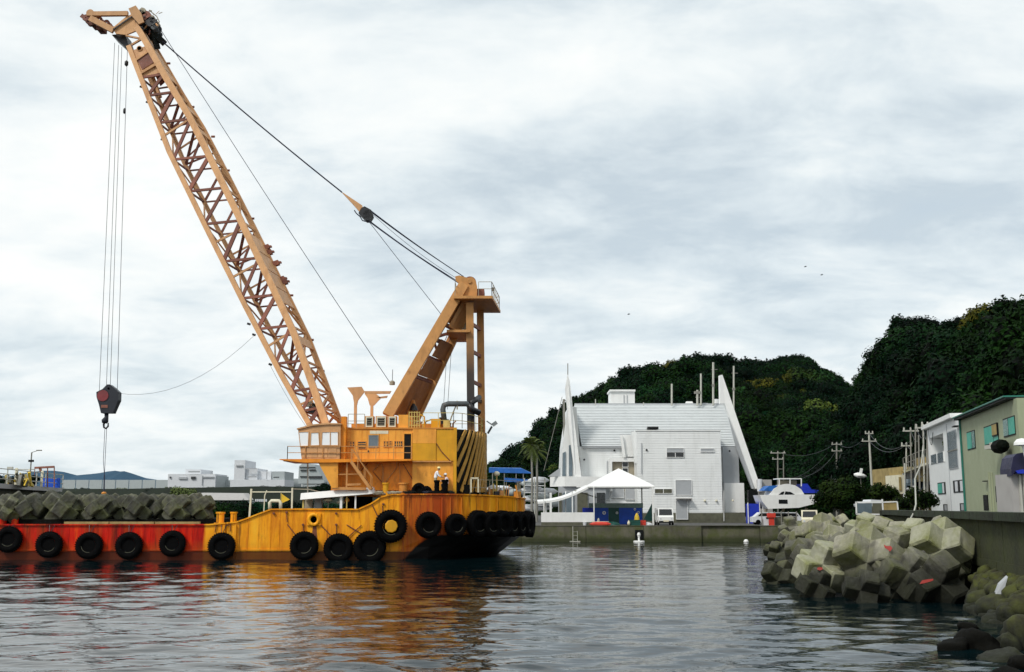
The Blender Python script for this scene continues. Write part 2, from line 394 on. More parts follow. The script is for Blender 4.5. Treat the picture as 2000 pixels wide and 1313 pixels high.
# timber baulk on the edge of the hold
mb = MB(); x0 = P(125, 1000, BY).x; x1 = P(392, 1000, BY).x
for i in range(3):
    a = x0 + (x1 - x0) * i / 3; b_ = x0 + (x1 - x0) * (i + 1) / 3 - .08
    mb.box((a, BY + .12, 2.5), (b_, BY + .4, 2.74))
mb.build('coaming_timber', M['timber'], barge)
# fairlead with rust run
fc = P(613, 1015, BY - .1)
mb = MB(); mb.lathe([(.24, 0), (.24, .1), (.42, .14), (.5, .05), (.5, -.04), (.42, -.08)], (fc.x, fc.y, fc.z), (0, -1, 0), 22); fl = mb.build('fairlead', HULL, barge, smooth=True)
mb = MB(); mb.lathe([(0, .02), (.25, .02)], (fc.x, fc.y - .04, fc.z), (0, -1, 0), 18); mb.build('opening', M['trim_dark'], fl)
mb = MB(); mb.box((fc.x - .5, fc.y - .03, fc.z - .42), (fc.x + .5, fc.y + .09, fc.z + .45)); mb.build('fairlead_plate', HULL, barge)
mb = MB(); mb.add([(fc.x - .06, BY - .012, fc.z - .4), (fc.x + .18, BY - .012, fc.z - .4), (fc.x + .36, BY - .012, .75), (fc.x - .22, BY - .012, .75)], [(0, 1, 2, 3)]); mb.build('rust_run', M['rim_rust'], barge)
# cross bars and rusty lines that carry the fenders
def hline(a, b_, r=.035, nm='chain', m='rim_rust'):
    q, w = P(*a, BY - .08), P(*b_, BY - .08); mb = MB(); mb.tube([q, w], r, 5); return mb.build(nm, M[m], barge)
for a, b_ in (((561, 1024), (578, 1046)), ((677, 1025), (705, 1042)), ((706, 1026), (679, 1050)), ((627, 1026), (646, 1046)), ((592, 1025), (593, 1040)), ((657, 1025), (657, 1046)), ((725, 982), (738, 1010)), ((560, 1003), (561, 1020)), ((424, 1020), (420, 1040)), ((446, 1024), (438, 1032)), ((450, 1020), (450, 1038)), ((747, 988), (748, 1004))):
    hline(a, b_)
for a in ((560, 1001), (592, 1025), (657, 1025), (749, 985), (535, 1003), (657, 1003)):
    q = P(*a, BY - .06); mb = MB(); mb.lathe([(.09, 0), (.09, .08), (0, .1)], q, (0, -1, 0), 8); mb.build('lug', M['rim_rust'], barge)

# bollards
def bollard(px, py0, py1, Y, r, mt, cap=True):
    a, b_ = P(px, py0, Y), P(px, py1, Y); mb = MB(); h = b_.z - a.z
    mb.lathe([(r * 1.05, 0), (r, .04), (r, h * .82), (r * 1.22, h * .86), (r * 1.22, h)], a, n=14); return mb
for px, y0, y1, Y, r, mt in ((430, 1024, 1000, 81.2, .29, HULL), (456, 1022, 1000, 81.0, .23, HULL), (4, 1026, 1006, 81.0, .3, HULL), (29, 1026, 1006, 81.2, .26, HULL),
                             (753, 966, 943, 81.4, .22, M['hatch_yellow']), (787, 966, 943, 82.0, .33, M['roof_orange']), (853, 964, 938, 81.3, .19, M['black_rubber']), (869, 964, 937, 81.1, .22, M['black_rubber'])):
    bollard(px, y0, y1, Y, r, mt).build('bollard', mt, barge, smooth=False)
for px0, px1, y0, y1, Y in ((421, 466, 1025, 1021, 81), (745, 800, 968, 963, 81.6), (842, 884, 966, 959, 81.9), (892, 917, 962, 947, 83.0), (806, 832, 966, 952, 82.0)):
    a, b_ = P(px0, y0, Y), P(px1, y1, Y); mb = MB(); mb.box((a.x, Y - .5, a.z - .15), (b_.x, Y + .5, b_.z)); mb.build('bollard_base' if y1 > 955 else 'winch_box', M['rock_dark'] if px0 > 800 else HULL, barge)
# rubbing gear and rope heaps along the bow edge
def heap(c, rx, ry, rz, mt, nm, seed, par, loops=9, r=.035):
    rd = random.Random(seed); mb = MB()
    for i in range(loops):
        a = rx * rd.uniform(.5, 1); b_ = ry * rd.uniform(.5, 1); z = rz * i / loops; ph = rd.uniform(0, 6)
        pts = [(c[0] + a * math.cos(t + ph) + rd.uniform(-.03, .03), c[1] + b_ * math.sin(t + ph), c[2] + z + rd.uniform(0, .05)) for t in np.linspace(0, 6.1, 14)]
        mb.tube(pts, r, 5)
    return mb.build(nm, mt, par)
for i, (px, py, Y, rx) in enumerate(((741, 964, 81.2, .5), (770, 963, 81.3, .6), (800, 962, 81.3, .5), (838, 964, 81.4, .5), (879, 965, 81.5, .35))):
    c = P(px, py, Y); o = heap((c.x, c.y, 4.72), rx, .4, .22, M['rail_grey'] if i < 2 else M['rope_dark'] if i % 2 else M['net_rock'], 'rope_coil', i, None)
    tag(o, ['frayed tan mooring rope heaped left of the yellow bollard on the bow deck', 'tan rope pile between the yellow bollard and the rusty bollard', 'dark rope coil at the yellow bow corner of the barge',
            'green grey rope heap under the man in white', 'dark rope coil at the deck edge below the second bollard'][i], 'rope', 'rope heaps on the bow deck')
mb = MB()
for a, b_ in (((812, 966), (850, 962)), ((850, 963), (905, 966)), ((826, 962), (880, 960))):
    mb.bar(P(*a, 81.6), P(*b_, 82.3), .28, .22)
mb.build('edge_fender', M['rock_dark'], barge)
# black upright hoops at the corner
for px, py, rr_ in ((818, 957, .42), (833, 959, .32)):
    c = P(px, py, 81.5); mb = MB(); mb.tube([(c.x + rr_ * math.cos(t), c.y, c.z - .3 + rr_ * 1.6 * math.sin(t)) for t in np.linspace(0, math.pi, 12)], .17, 8); mb.build('roller_hoop', M['black_rubber'], barge, smooth=True)

def rail(pts, h, mt, nm, par, step=1.2, r=.028, mids=1, local=False):
    mb = MB(); pts = [Vector(p) for p in pts]
    for a, b_ in zip(pts[:-1], pts[1:]):
        ln = (b_ - a).length; k = max(1, round(ln / step))
        for i in range(k + 1):
            q = a.lerp(b_, i / k); mb.bar(q, q + Vector((0, 0, h)), r * 1.6)
        for j in range(mids + 1):
            z = h * (j + 1) / (mids + 1); mb.bar(a + Vector((0, 0, z)), b_ + Vector((0, 0, z)), r * 1.5)
    return mb.build(nm, mt, par, local=local)
# bow railing, gate frame, lamp post
z = 4.68
rail([P(918, 964, 82.6).xy.to_3d() + Vector((0, 0, z)), (-1.0, 85.2, z), (.1, 87.2, z), (.75, 89.0, z), (.5, 93, z)], 1.2, M['rail_grey'], 'bow_railing', barge, 1.1)
a = P(920, 962, 82.5); b_ = P(934, 934, 82.5)
mb = MB()
for q, w in (((a.x, a.y, a.z), (a.x, a.y, b_.z)), ((b_.x, a.y, a.z), (b_.x, a.y, b_.z)), ((a.x - .04, a.y, b_.z), (b_.x + .04, a.y, b_.z))): mb.bar(q, w, .09)
mb.build('gate_frame', M['cream_paint'], barge)
a = P(970, 962, 86.5); mb = MB(); b_ = P(970, 928, 86.5); mb.tube([a, b_], .06, 8); lp = mb.build('lamp_post', M['rail_yellow'], barge)
mb = MB(); mb.lathe([(.08, -.1), (.24, 0), (.24, .18), (.12, .28), (0, .3)], b_, n=14); mb.build('lamp_head', M['cream_paint'], lp, smooth=True)
# cluttered gear at the tip of the bow
rd = random.Random(5)
for i in range(26):
    x = rd.uniform(-2.2, .55); y = 87.5 + rd.uniform(-1.5, 1.5) + abs(x) * -.6; h = rd.uniform(.3, 1.25); mb = MB()
    mt = M[rd.choice(['rail_yellow', 'rail_orange', 'rail_grey', 'roof_orange', 'black_steel'])]
    if i % 3: mb.bar((x, y, 4.5), (x + rd.uniform(-.2, .2), y, 4.5 + h), rd.uniform(.05, .12)); mb.build('stanchion', mt, barge)
    else: mb.rbox((x, y, 4.65 + h * .2), (.4, .4, .3 + h * .4), Matrix.Rotation(rd.uniform(0, 2), 3, 'Z')); mb.build('deck_locker', mt, barge)
mb = MB(); c = P(963, 956, 88.5)
mb2 = [(c.x + .55 * math.cos(t) * (1 + .2 * math.sin(3 * t)), c.y + .4 * math.sin(t)) for t in np.linspace(0, 2 * math.pi, 13)[:-1]]
vs = [(x, y, 4.5) for x, y in mb2] + [(c.x + (x - c.x) * .7, c.y + (y - c.y) * .7, 5.3 + .15 * math.sin(5 * x)) for x, y in mb2] + [(c.x, c.y, 5.65)]
mb.add(vs, [(i, (i + 1) % 12, 12 + (i + 1) % 12, 12 + i) for i in range(12)] + [(12 + i, 12 + (i + 1) % 12, 24) for i in range(12)])
tag(mb.build('tarpaulin', M['far_white'], None, org=c), 'pale tarpaulin bundle heaped on the bow deck behind the railing', 'tarpaulin')

# ---- midship: white frames, canopy, flag, small gear
def fr(a, b_, Y, w, mt, nm, par=barge, Y2=None):
    mb = MB(); mb.bar(P(*a, Y), P(*b_, Y2 or Y), w); return mb.build(nm, mt, par)
Y = 81.5
for a, b_, w in (((487, 1014), (491, 955), .13), ((570, 995), (571, 953), .12), ((490, 961), (570, 961), .08), ((515, 1006), (517, 968), .07), ((517, 968), (521, 958), .07)): fr(a, b_, Y, w, M['cream_paint'], 'gantry_post')
fr((571, 955), (604, 956), 82, .06, M['rail_grey'], 'gantry_rail'); fr((604, 956), (625, 961), 82, .06, M['rail_grey'], 'gantry_rail'); fr((625, 961), (625, 972), 82, .06, M['rail_grey'], 'gantry_rail'); fr((601, 905), (601, 968), 83, .09, M['pole_pale'], 'mast')
cp = thing('canopy_shelter', 'long white pipe roofed shelter with white posts amidships on the barge', 'shelter', P(660, 995, 82))
c0, c1 = P(590, 970, 82), P(735, 958, 82)
mb = MB(); hw = .24
mb.hexa([(c0.x, 81.3, c0.z - hw), (c1.x, 81.3, c1.z - hw), (c1.x, 83.2, c1.z - hw), (c0.x, 83.2, c0.z - hw), (c0.x, 81.5, c0.z + hw), (c1.x - .2, 81.5, c1.z + hw), (c1.x - .2, 83.0, c1.z + hw), (c0.x, 83.0, c0.z + hw)])
mb.build('roof', M['white_paint'], cp)
for px, w, mt in ((592, .12, 'rail_yellow'), (666, .18, 'white_paint'), (694, .12, 'white_paint'), (677, .08, 'rail_yellow')):
    a = P(px, 996, 81.6); t_ = (px - 590) / 145; mb = MB(); mb.bar(a, (a.x, a.y, c0.z + (c1.z - c0.z) * t_ - hw), w); mb.build('post', M[mt], cp)
for px, py in ((641, 979), (666, 983)):
    c = P(px, py, 82.4); mb = MB(); mb.lathe([(.30, 0), (.34, .06), (.2, .18), (0, .2)], c, n=14); o = mb.build('dish_lamp', M['cream_paint'], cp); mb = MB(); mb.tube([c, (c.x, c.y, 3.6)], .03, 5); mb.build('stem', M['rail_grey'], o)
mb = MB(); c = P(622, 986, 83.5); mb.rbox((c.x, c.y, 4.15), (.65, .6, 1.1), taper=.7); mb.build('ventilator', M['far_grey'], cp)
mb = MB(); c = P(603, 988, 83.5); mb.rbox((c.x, c.y, 4.0), (.6, .5, .8), taper=.85); mb.build('locker', M['rail_grey'], cp)
mb = MB(); c = P(700, 985, 85); mb.rbox((c.x, c.y, 4.1), (2.0, 1.6, 1.0)); mb.build('engine_cover', M['rock_dark'], cp)
mb = MB(); c = P(678, 977, 82.2); mb.lathe([(0, -.18), (.14, -.12), (.18, 0), (.14, .12), (0, .18)], c, n=12); tag(mb.build('lifebuoy_lamp', M['roof_orange'], None, org=c, smooth=True), 'small orange ball hung under the white shelter roof', 'float')
mb = MB(); y = 81.4; mb.prism([P(548, 984, y), P(549, 964, y), P(566, 976, y)], (0, .05, 0)); fb = mb.build('pennant_board', M['flag_yellow'], barge); mb = MB(); mb.bar(P(549, 996, y), P(549, 963, y), .05); mb.build('staff', M['rail_yellow'], fb)
mb = MB(); pts = [P(527, 996, 81.3), P(527, 982, 81.3), P(530, 978.5, 81.3), P(545, 978.5, 81.3), P(548, 982, 81.3), P(548, 996, 81.3)]; mb.tube(pts, .13, 8); mb.build('pipe_hoop', M['cream_paint'], barge, smooth=True)

# ================================================================== tyre fenders
def tyre_proto(name, label, loc, r=.93, w=.52, rim=True, ori=0, tilt=0, group='tyre fenders hung along the barge side', rimc='rim_rust', solid=False):
    t = thing(name, label, 'tyre', loc, (tilt, 0, ori), group)
    mb = MB(); prof_ = []
    for k in range(12):
        a = 2 * math.pi * k / 12
        prof_.append((r * .74 + r * .26 * math.copysign(abs(math.cos(a)) ** .75, math.cos(a)), w / 2 * math.copysign(abs(math.sin(a)) ** .8, math.sin(a))))
    mb.lathe(prof_, (0, 0, 0), (0, 1, 0), 36, close=True); mb.build('tyre_body', M['black_rubber'], t, local=True, smooth=True)
    mb = MB()
    for k in range(36):
        a = 2 * math.pi * k / 36; q = Matrix.Rotation(a, 3, 'Y'); mb.rbox(q @ Vector((r * 1.0, 0, 0)), (.05 * r, w * .72, .09 * r), q)
    mb.build('tread', M['black_rubber'], t, local=True)
    if rim:
        mb = MB(); mb.lathe([(r * .49, -.12), (r * .45, -.04), (r * (.2 if not solid else .1), .02), (0, .02)], (0, 0, 0), (0, 1, 0), 24); mb.build('wheel_disc', M['black_rubber'], t, local=True)
        mb = MB(); mb.lathe([(r * .20, -.03), (0, -.04)], (0, -.02, 0), (0, 1, 0), 16); mb.build('hub_plate', M[rimc], t, local=True)
        mb = MB()
        for a0, a1 in ((3.5, 5.2),):
            mb.tube([(r * .52 * math.cos(a), -w * .40, r * .52 * math.sin(a)) for a in np.linspace(a0, a1, 14)], .012 * r + .006, 4)
        mb.build('bead_scuff', M['plinth'], t, local=True)
    return t
def hung(t, top, loc):
    pass
words = ['leftmost', 'second', 'third', 'fourth', 'fifth', 'sixth']
side_t = [(17, 1054, .92), (96, 1064, .93), (174, 1066, .95), (252, 1066, .96), (337, 1062, .93), (433, 1067, .97)]
first = None
for i, (px, py, r_) in enumerate(side_t):
    c = P(px, py, BY - .42)
    lab = ['black tyre cut by the left picture edge on the red hull', 'second tyre from the left on the red hull, half under its scuffed rim line', 'third tyre from the left on the red hull', 'fourth tyre from the left on the red hull',
           'rightmost tyre wholly on the red hull, below the end of the timber baulk', 'tyre at the seam where red hull paint turns yellow, below the twin red bollards'][i]
    if first is None: first = tyre_proto('tyre_fender', lab, c, .93)
    o = first if i == 0 else copy_tree(first)
    o.location = c; o['label'] = lab; s_ = r_ / .93; o.scale = (s_, s_, s_); o.rotation_euler = (R(-3), random.uniform(-.9, .9), R(7))
    mb = MB(); tp = c + Vector((0, 0, r_ * .95))
    for dx in (-.18, .2): mb.tube([tp + Vector((dx * .3, 0, 0)), Vector((tp.x + dx, BY - .12, 2.5))], .022, 5)
    mb.build('fender_rope', M['black_steel'], barge)
mid_t = [(594, 1066, 1.02, 'tyre with a rusty hub below the fairlead on the yellow hull'), (661, 1071, 1.06, 'black tyre second right of the fairlead, below the crossed rusty bars'), (722, 1069, 1.18, 'large black tyre at the waterline just left below the open centred tyre')]
for px, py, r_, lab in mid_t:
    c = P(px, py, BY - .48); o = copy_tree(first); o.location = c; o['label'] = lab; s_ = r_ / .93; o.scale = (s_, s_, s_); o.rotation_euler = (R(-2), random.uniform(-1, 1), R(9))
c = P(763, 1028, BY - .72)
big_ = tyre_proto('tyre_fender', 'biggest tyre high on the yellow bow corner with bright yellow centre', c, 1.17, .8, True, R(14), group='tyre fenders hung along the barge side', rimc='hatch_yellow')
mb = MB(); mb.lathe([(.47, -.34), (.42, -.38), (0, -.38)], (0, 0, 0), (0, 1, 0), 9); mb.build('centre_plate', M['hatch_yellow'], big_, local=True)
bow_t = [(-6.1, 80.1, 2.5, .95, R(18), 'round black tyre right of the bow corner, upper left of the bow row', 0), (-4.15, 80.95, 2.45, .86, R(30), 'smaller black tyre on rusty plating, second of the bow row', 0),
         (-2.55, 82.1, 2.55, 1.0, R(42), 'tyre at the start of the crowded black bow cluster', 0), (-1.55, 82.9, 2.5, .95, R(46), 'second tyre in the crowded bow cluster', 0), (-.75, 83.8, 2.55, .98, R(52), 'third tyre in the crowded bow cluster', 0),
         (0.0, 84.9, 2.5, .95, R(58), 'fourth tyre in the crowded bow cluster', 0), (.65, 86.0, 2.5, .95, R(66), 'fifth tyre in the crowded bow cluster', 0), (1.2, 87.3, 2.5, .97, R(74), 'sixth tyre in the bow cluster, near the tip', 0), (1.45, 88.9, 2.4, 1.0, R(84), 'rightmost tyre on the bow tip', 0)]
btp = None
for x, y, z_, r_, rz, lab, _ in bow_t:
    if btp is None: btp = tyre_proto('tyre_fender', lab, (x, y, z_), .95, .7, True, rz, group='tyre fenders around the bow', rimc='black_steel', solid=True); o = btp
    else: o = copy_tree(btp)
    o.location = (x, y - .32, z_); s_ = r_ / .95; o.scale = (s_, s_, s_); o.rotation_euler = (R(4), random.uniform(-1, 1), rz); o['label'] = lab

# ================================================================== six-armed concrete blocks
def sixarm_mesh(a=1.0, arm=.78, tp=.90, seed=0):
    """central cube with a tapered cube on each side; edges chamfered a little"""
    mb = MB(); rd = random.Random(seed); h = a / 2
    mb.box((-h * .99, -h * .99, -h * .99), (h * .99, h * .99, h * .99))
    for ax in range(3):
        for sg in (-1, 1):
            d = Vector((0, 0, 0)); d[ax] = sg; u = Vector((0, 0, 0)); u[(ax + 1) % 3] = 1; w = d.cross(u)
            rings_ = []
            ch = .09 * a
            for dist, k in ((h * .98, 1.0), (h + arm * a - ch, tp + .02), (h + arm * a, tp - 2 * ch / a * .7)):
                hh = h * k; c2 = ch * .6 if dist > h else ch * .25
                ring_ = []
                for i, j in ((1, 1), (-1, 1), (-1, -1), (1, -1)):
                    p1 = d * dist + u * i * hh + w * j * hh
                    if i * j > 0: ring_ += [p1 - u * i * c2 * 1.0, p1 - w * j * c2][::1] if False else [p1 - u * i * 0 - w * j * c2, p1 - u * i * c2]
                    else: ring_ += [p1 - u * i * c2, p1 - w * j * c2]
                rings_.append([q + Vector((rd.uniform(-1, 1), rd.uniform(-1, 1), rd.uniform(-1, 1))) * .008 * a for q in ring_])
            vs = [q for r_ in rings_ for q in r_]
            fs = []
            for i in range(2):
                for k in range(8):
                    k2 = (k + 1) % 8; fs.append((i * 8 + k, i * 8 + k2, (i + 1) * 8 + k2, (i + 1) * 8 + k))
            fs.append(tuple(range(16, 24)))
            mb.add(vs, fs)
    return mb
import bmesh
def fix_normals(me):
    bm = bmesh.new(); bm.from_mesh(me); bmesh.ops.recalc_face_normals(bm, faces=bm.faces); bm.to_mesh(me); bm.free()
def roughen(me, seed):
    bm = bmesh.new(); bm.from_mesh(me)
    bmesh.ops.triangulate(bm, faces=[f for f in bm.faces if len(f.verts) > 4])
    bmesh.ops.subdivide_edges(bm, edges=[e for e in bm.edges if e.calc_length() > .2], cuts=3, use_grid_fill=True)
    bmesh.ops.triangulate(bm, faces=bm.faces)
    o_ = Vector((seed * 5.1, 2.2, seed))
    for v in bm.verts:
        k = mnoise.noise(v.co * 2.1 + o_) * .022 + mnoise.noise(v.co * 6 + o_) * .012; chip = max(0, mnoise.noise(v.co * 3.7 + o_ * 2) - .18) * .09
        v.co += v.normal * (k - chip)
    bm.to_mesh(me); bm.free()
SIX = []
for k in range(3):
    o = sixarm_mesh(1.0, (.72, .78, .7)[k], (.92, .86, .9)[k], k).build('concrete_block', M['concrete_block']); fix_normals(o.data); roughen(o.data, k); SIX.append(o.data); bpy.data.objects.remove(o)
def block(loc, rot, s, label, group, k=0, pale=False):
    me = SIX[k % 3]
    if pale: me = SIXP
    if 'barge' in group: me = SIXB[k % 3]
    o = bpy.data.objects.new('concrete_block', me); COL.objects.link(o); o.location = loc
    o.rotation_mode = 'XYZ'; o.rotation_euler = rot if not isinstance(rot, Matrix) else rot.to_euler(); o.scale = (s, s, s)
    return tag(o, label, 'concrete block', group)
SIXB = [m_.copy() for m_ in SIX]
for m_ in SIXB: m_.materials.clear(); m_.materials.append(M['barge_block'])
SIXP = SIX[0].copy(); SIXP.materials.clear(); SIXP.materials.append(M['concrete_pale'])
ordn = ['first', 'second', 'third', 'fourth', 'fifth', 'sixth', 'seventh', 'eighth', 'ninth', 'tenth', 'eleventh', 'twelfth', 'thirteenth']
rd = random.Random(11)
front = [45, 86, 120, 158, 190, 228, 270, 310, 345, 385]
for i, px in enumerate(front):
    Yb = 81.9 + (i % 2) * 1.0; c = P(px, 990, Yb)
    s_ = (1.06, 1.1, 1.08, .88, .9, .9, .96, .9, .92, .88)[i]
    block((c.x, Yb, 3.72 + rd.uniform(-.05, .05)), (rd.uniform(-.2, .2), R(45) + rd.uniform(-.2, .2), rd.uniform(-.35, .35) + (.5 if i in (0, 2) else 0)), s_,
          f'mossy concrete block on the barge, front row, {ordn[i]} from the left', 'concrete blocks loaded on the barge', i)
for i, px in enumerate((8, 60, 105, 140, 175, 212, 250, 290, 328, 364, 392)):
    Yb = 84.3 + (i % 2) * 1.0; c = P(px, 985, Yb)
    block((c.x, Yb, 3.70), (rd.uniform(-.25, .25), R(45) + rd.uniform(-.3, .3), rd.uniform(-.5, .5)), rd.uniform(.88, 1.0),
          f'grey concrete block on the barge, second row behind, {ordn[i]} from the left', 'concrete blocks loaded on the barge', i + 1)
for i, px in enumerate((20, 72, 128, 180, 236, 300, 350)):
    Yb = 87.5 + (i % 2) * .8; c = P(px, 985, Yb)
    block((c.x, Yb, 3.72), (rd.uniform(-.2, .2), R(45), rd.uniform(-.5, .5)), .95, f'grey concrete block on the barge, rear row, {ordn[i]} from the left', 'concrete blocks loaded on the barge', i)
block(P(14, 996, 80.95), (.5, .5, .4), .8, 'green tinged concrete block leaning at the far left end of the barge hold', 'concrete blocks loaded on the barge', 1)
# ================================================================== crane
crane = thing('floating_crane', 'tall orange lattice boom crane with machinery house on the yellow bow', 'crane', (-12, 88, 4.8))
HO, HS = M['house_orange'], M['house_shade']
BO = M['boom_orange']
def part(mb, nm, mt, par=crane, **k): return mb.build(nm, mt if not isinstance(mt, str) else M[mt], par, **k)
F = 82.0                                       # front wall plane of the house
def X(px, Y=F, py=870): return P(px, py, Y).x
def Z(py, Y=F, px=800): return P(px, py, Y).z
zr, zf, zb = Z(838), Z(898), 4.8               # roof, walkway floor, base
xl, xr = X(668), X(886)
# upper house
BK = 93.0
mb = MB(); mb.box((xl, F, zf), (xr - .02, BK, zr)); house = part(mb, 'machinery_house', HO)
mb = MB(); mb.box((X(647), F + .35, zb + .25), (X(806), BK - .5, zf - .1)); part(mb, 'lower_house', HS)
mb = MB(); mb.box((X(806) + .003, F + .03, zb), (X(886) - .03, BK - .4, zf - .003)); part(mb, 'lower_bay', HO)
mb = MB(); mb.box((X(680), F - .12, zr), (xr + .05, BK, zr + .10)); part(mb, 'roof_edge', 'roof_orange')
# rounded end with slanted ribs
end = [(xr, F), (xr + .75, F + .75), (xr + 1.45, F + 2.2), (xr + 2.0, F + 4.2), (xr + 2.2, F + 6.5), (xr + 2.0, F + 8.8), (xr + 1.3, F + 10.6)]
mb = MB()
for (a, b_), (c, d) in zip(end[:-1], end[1:]):
    mb.add([(a, b_, zb + .1), (c, d, zb + .1), (c, d, zr), (a, b_, zr)], [(0, 1, 2, 3)])
mb.add([(x, y, zr) for x, y in end], [tuple(range(len(end)))]); mb.add([(x, y, zb + .1) for x, y in end], [tuple(range(len(end)))])
part(mb, 'end_housing', 'trim_dark')
def endpt(s):                                   # s along the curved end, metres
    acc = 0
    for (a, b_), (c, d) in zip(end[:-1], end[1:]):
        l = math.hypot(c - a, d - b_)
        if s <= acc + l: t = (s - acc) / l; return Vector((a + (c - a) * t, b_ + (d - b_) * t, 0)), Vector((d - b_, -(c - a), 0)) / l
        acc += l
    return Vector((*end[-1], 0)), Vector((1, 0, 0))
mat('rib_yellow', (.46, .25, .05), .6, var=.2, rust=.25)
for i in range(15):
    s0 = -2.2 + i * .72; mb = MB(); pts = []
    for t in np.linspace(0, 1, 9):
        s_ = s0 + t * 2.6
        if s_ < .12 or s_ > 9.6: continue
        p, n_ = endpt(s_); pts.append((p + n_ * .14 + Vector((0, 0, zb + .15 + (zr - zb - .2) * t ** .9))))
    if len(pts) > 1:
        for a, b_ in zip(pts[:-1], pts[1:]): mb.bar(a, b_, .11, .24)
        part(mb, 'slanted_rib', 'rib_yellow')
for s_, w in ((.06, .24), (6.4, .2), (6.9, .14)):
    p, n_ = endpt(s_); mb = MB(); mb.bar(p + n_ * .1 + Vector((0, 0, zb)), p + n_ * .1 + Vector((0, 0, zr + .1)), w); part(mb, 'corner_post', 'hatch_yellow' if s_ < 1 else 'rail_grey')
# bays standing proud at the right: pale upper plate, dark yellow lower plate
for px0, px1, y0, y1, mt, pr in ((806, 852, 838.5, 866, 'house_orange', .10), (806, 852, 866.3, 900, 'hatch_yellow', .12), (852.4, 886, 838.5, 900, 'hatch_yellow', .05)):
    mb = MB(); mb.box((X(px0), F - pr, Z(y1)), (X(px1) - .01, F - .002, Z(y0))); part(mb, 'bay_panel', mt)
mb = MB(); mb.box((X(806), F - .2, Z(903)), (X(882), F - .003, Z(900.5))); part(mb, 'ledge', 'rail_orange')
mb = MB(); mb.tube([P(852, 866, F - .14), P(862, 882, F - .1), P(880, 901, F - .1)], .035, 5); part(mb, 'rust_line', 'rim_rust')
# wall panels of the long house: each plate proud, with seams between
cuts = [684, 707, 722, 740, 748, 756, 772, 786]
seg = [684, 707, 741, 759, 773, 788]
for a, b_ in zip(seg[:-1], seg[1:]):
    mb = MB(); mb.box((X(a) + .02, F - .035, Z(897)), (X(b_) - .02, F - .002, Z(841))); part(mb, 'wall_plate', HO)
for a, b_ in ((668.5, 683),):
    for y0, y1 in ((835, 845), (845.5, 858), (858.5, 897)):
        mb = MB(); mb.box((X(a), F - .06, Z(y1)), (X(b_), F - .002, Z(y0))); part(mb, 'wall_plate', HO)
mb = MB(); mb.box((X(722), F - .05, Z(847.5)), (X(758), F - .0355, Z(841.5))); part(mb, 'name_board', 'cream_paint')
def opening(px0, px1, y0, y1, kind, mt='window_dark', pr=.05):
    x0, x1, z0, z1 = X(px0), X(px1), Z(y1), Z(y0); w = .05
    mb = MB()
    for lo, hi in (((x0 - w, z0 - w), (x1 + w, z0)), ((x0 - w, z1), (x1 + w, z1 + w)), ((x0 - w, z0), (x0, z1)), ((x1, z0), (x1 + w, z1))):
        mb.box((lo[0], F - pr - .03, lo[1]), (hi[0], F - .002, hi[1]))
    o = part(mb, kind, 'rail_grey' if kind == 'door_window' else 'roof_orange', crane)
    mb = MB(); mb.box((x0, F - pr + .005, z0), (x1, F - pr + .01, z1)); mb.build('pane', M[mt], o)
    return o, x0, x1, z0, z1
o, *_ = opening(721, 738, 851, 873, 'door_window', 'window_blue', .06)
for px0, px1, y0, y1, bars in ((680, 692, 863.5, 873, 3), (699.5, 714.5, 863.5, 876.5, 0), (750.5, 758, 862.5, 873, 2), (761, 764.5, 862.5, 873, 0), (771, 785.5, 862.5, 873, 3)):
    o, x0, x1, z0, z1 = opening(px0, px1, y0, y1, 'louvre_window')
    mb = MB()
    for i in range(bars): xx = x0 + (x1 - x0) * (i + 1) / (bars + 1); mb.box((xx - .025, F - .10, z0), (xx + .025, F - .05, z1))
    for i in range(3 if not bars else 1): zz_ = z0 + (z1 - z0) * (i + 1) / (4 if not bars else 2); mb.box((x0, F - .099, zz_ - .02), (x1, F - .051, zz_ + .02))
    mb.build('glazing_bar', HO, o)
# open doorway with leaf
x0, x1, z0, z1 = X(789.5), X(803), Z(899), Z(848)
mb = MB(); mb.box((x0, F - .02, z0), (x1, F - .004, z1)); dw = part(mb, 'doorway', 'trim_dark')
mb = MB(); mb.box((x0 - .08, F - .09, z0), (x0 - .001, F - .003, z1 + .1)); mb.box((x1 + .001, F - .09, z0), (x1 + .08, F - .003, z1 + .1)); mb.box((x0, F - .09, z1 + .001), (x1, F - .003, z1 + .1)); mb.build('door_frame', HO, dw)
mb = MB(); hx = X(719); mb.box((hx, F - .10, Z(884)), (hx + .08, F - .036, Z(880))); part(mb, 'door_handle', 'black_steel')
# walkway and its railing
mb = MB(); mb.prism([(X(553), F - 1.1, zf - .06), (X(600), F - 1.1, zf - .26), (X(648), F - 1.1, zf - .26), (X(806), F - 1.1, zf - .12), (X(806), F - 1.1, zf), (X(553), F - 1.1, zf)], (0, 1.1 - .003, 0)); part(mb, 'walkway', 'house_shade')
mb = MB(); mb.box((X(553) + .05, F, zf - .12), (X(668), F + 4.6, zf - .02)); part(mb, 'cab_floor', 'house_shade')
Yw = F - 1.05
rail([(X(562, Yw), Yw, zf), (X(665, Yw), Yw, zf), (X(804, Yw), Yw, zf)], Z(872, Yw) - zf, M['rail_orange'], 'walkway_railing', crane, 1.35, .03)
rail([(X(562, Yw), Yw, zf), (X(560, F + 4), F + 4.4, zf)], Z(872, Yw) - zf, M['rail_orange'], 'walkway_railing', crane, 1.35, .03)
# raked support under the cab
mb = MB(); yy = F - .9; mb.prism([P(620, 901, yy), P(660, 901, yy), P(660, 953, yy), P(648, 953, yy)], (0, 3.4, 0)); part(mb, 'raked_support', HO)
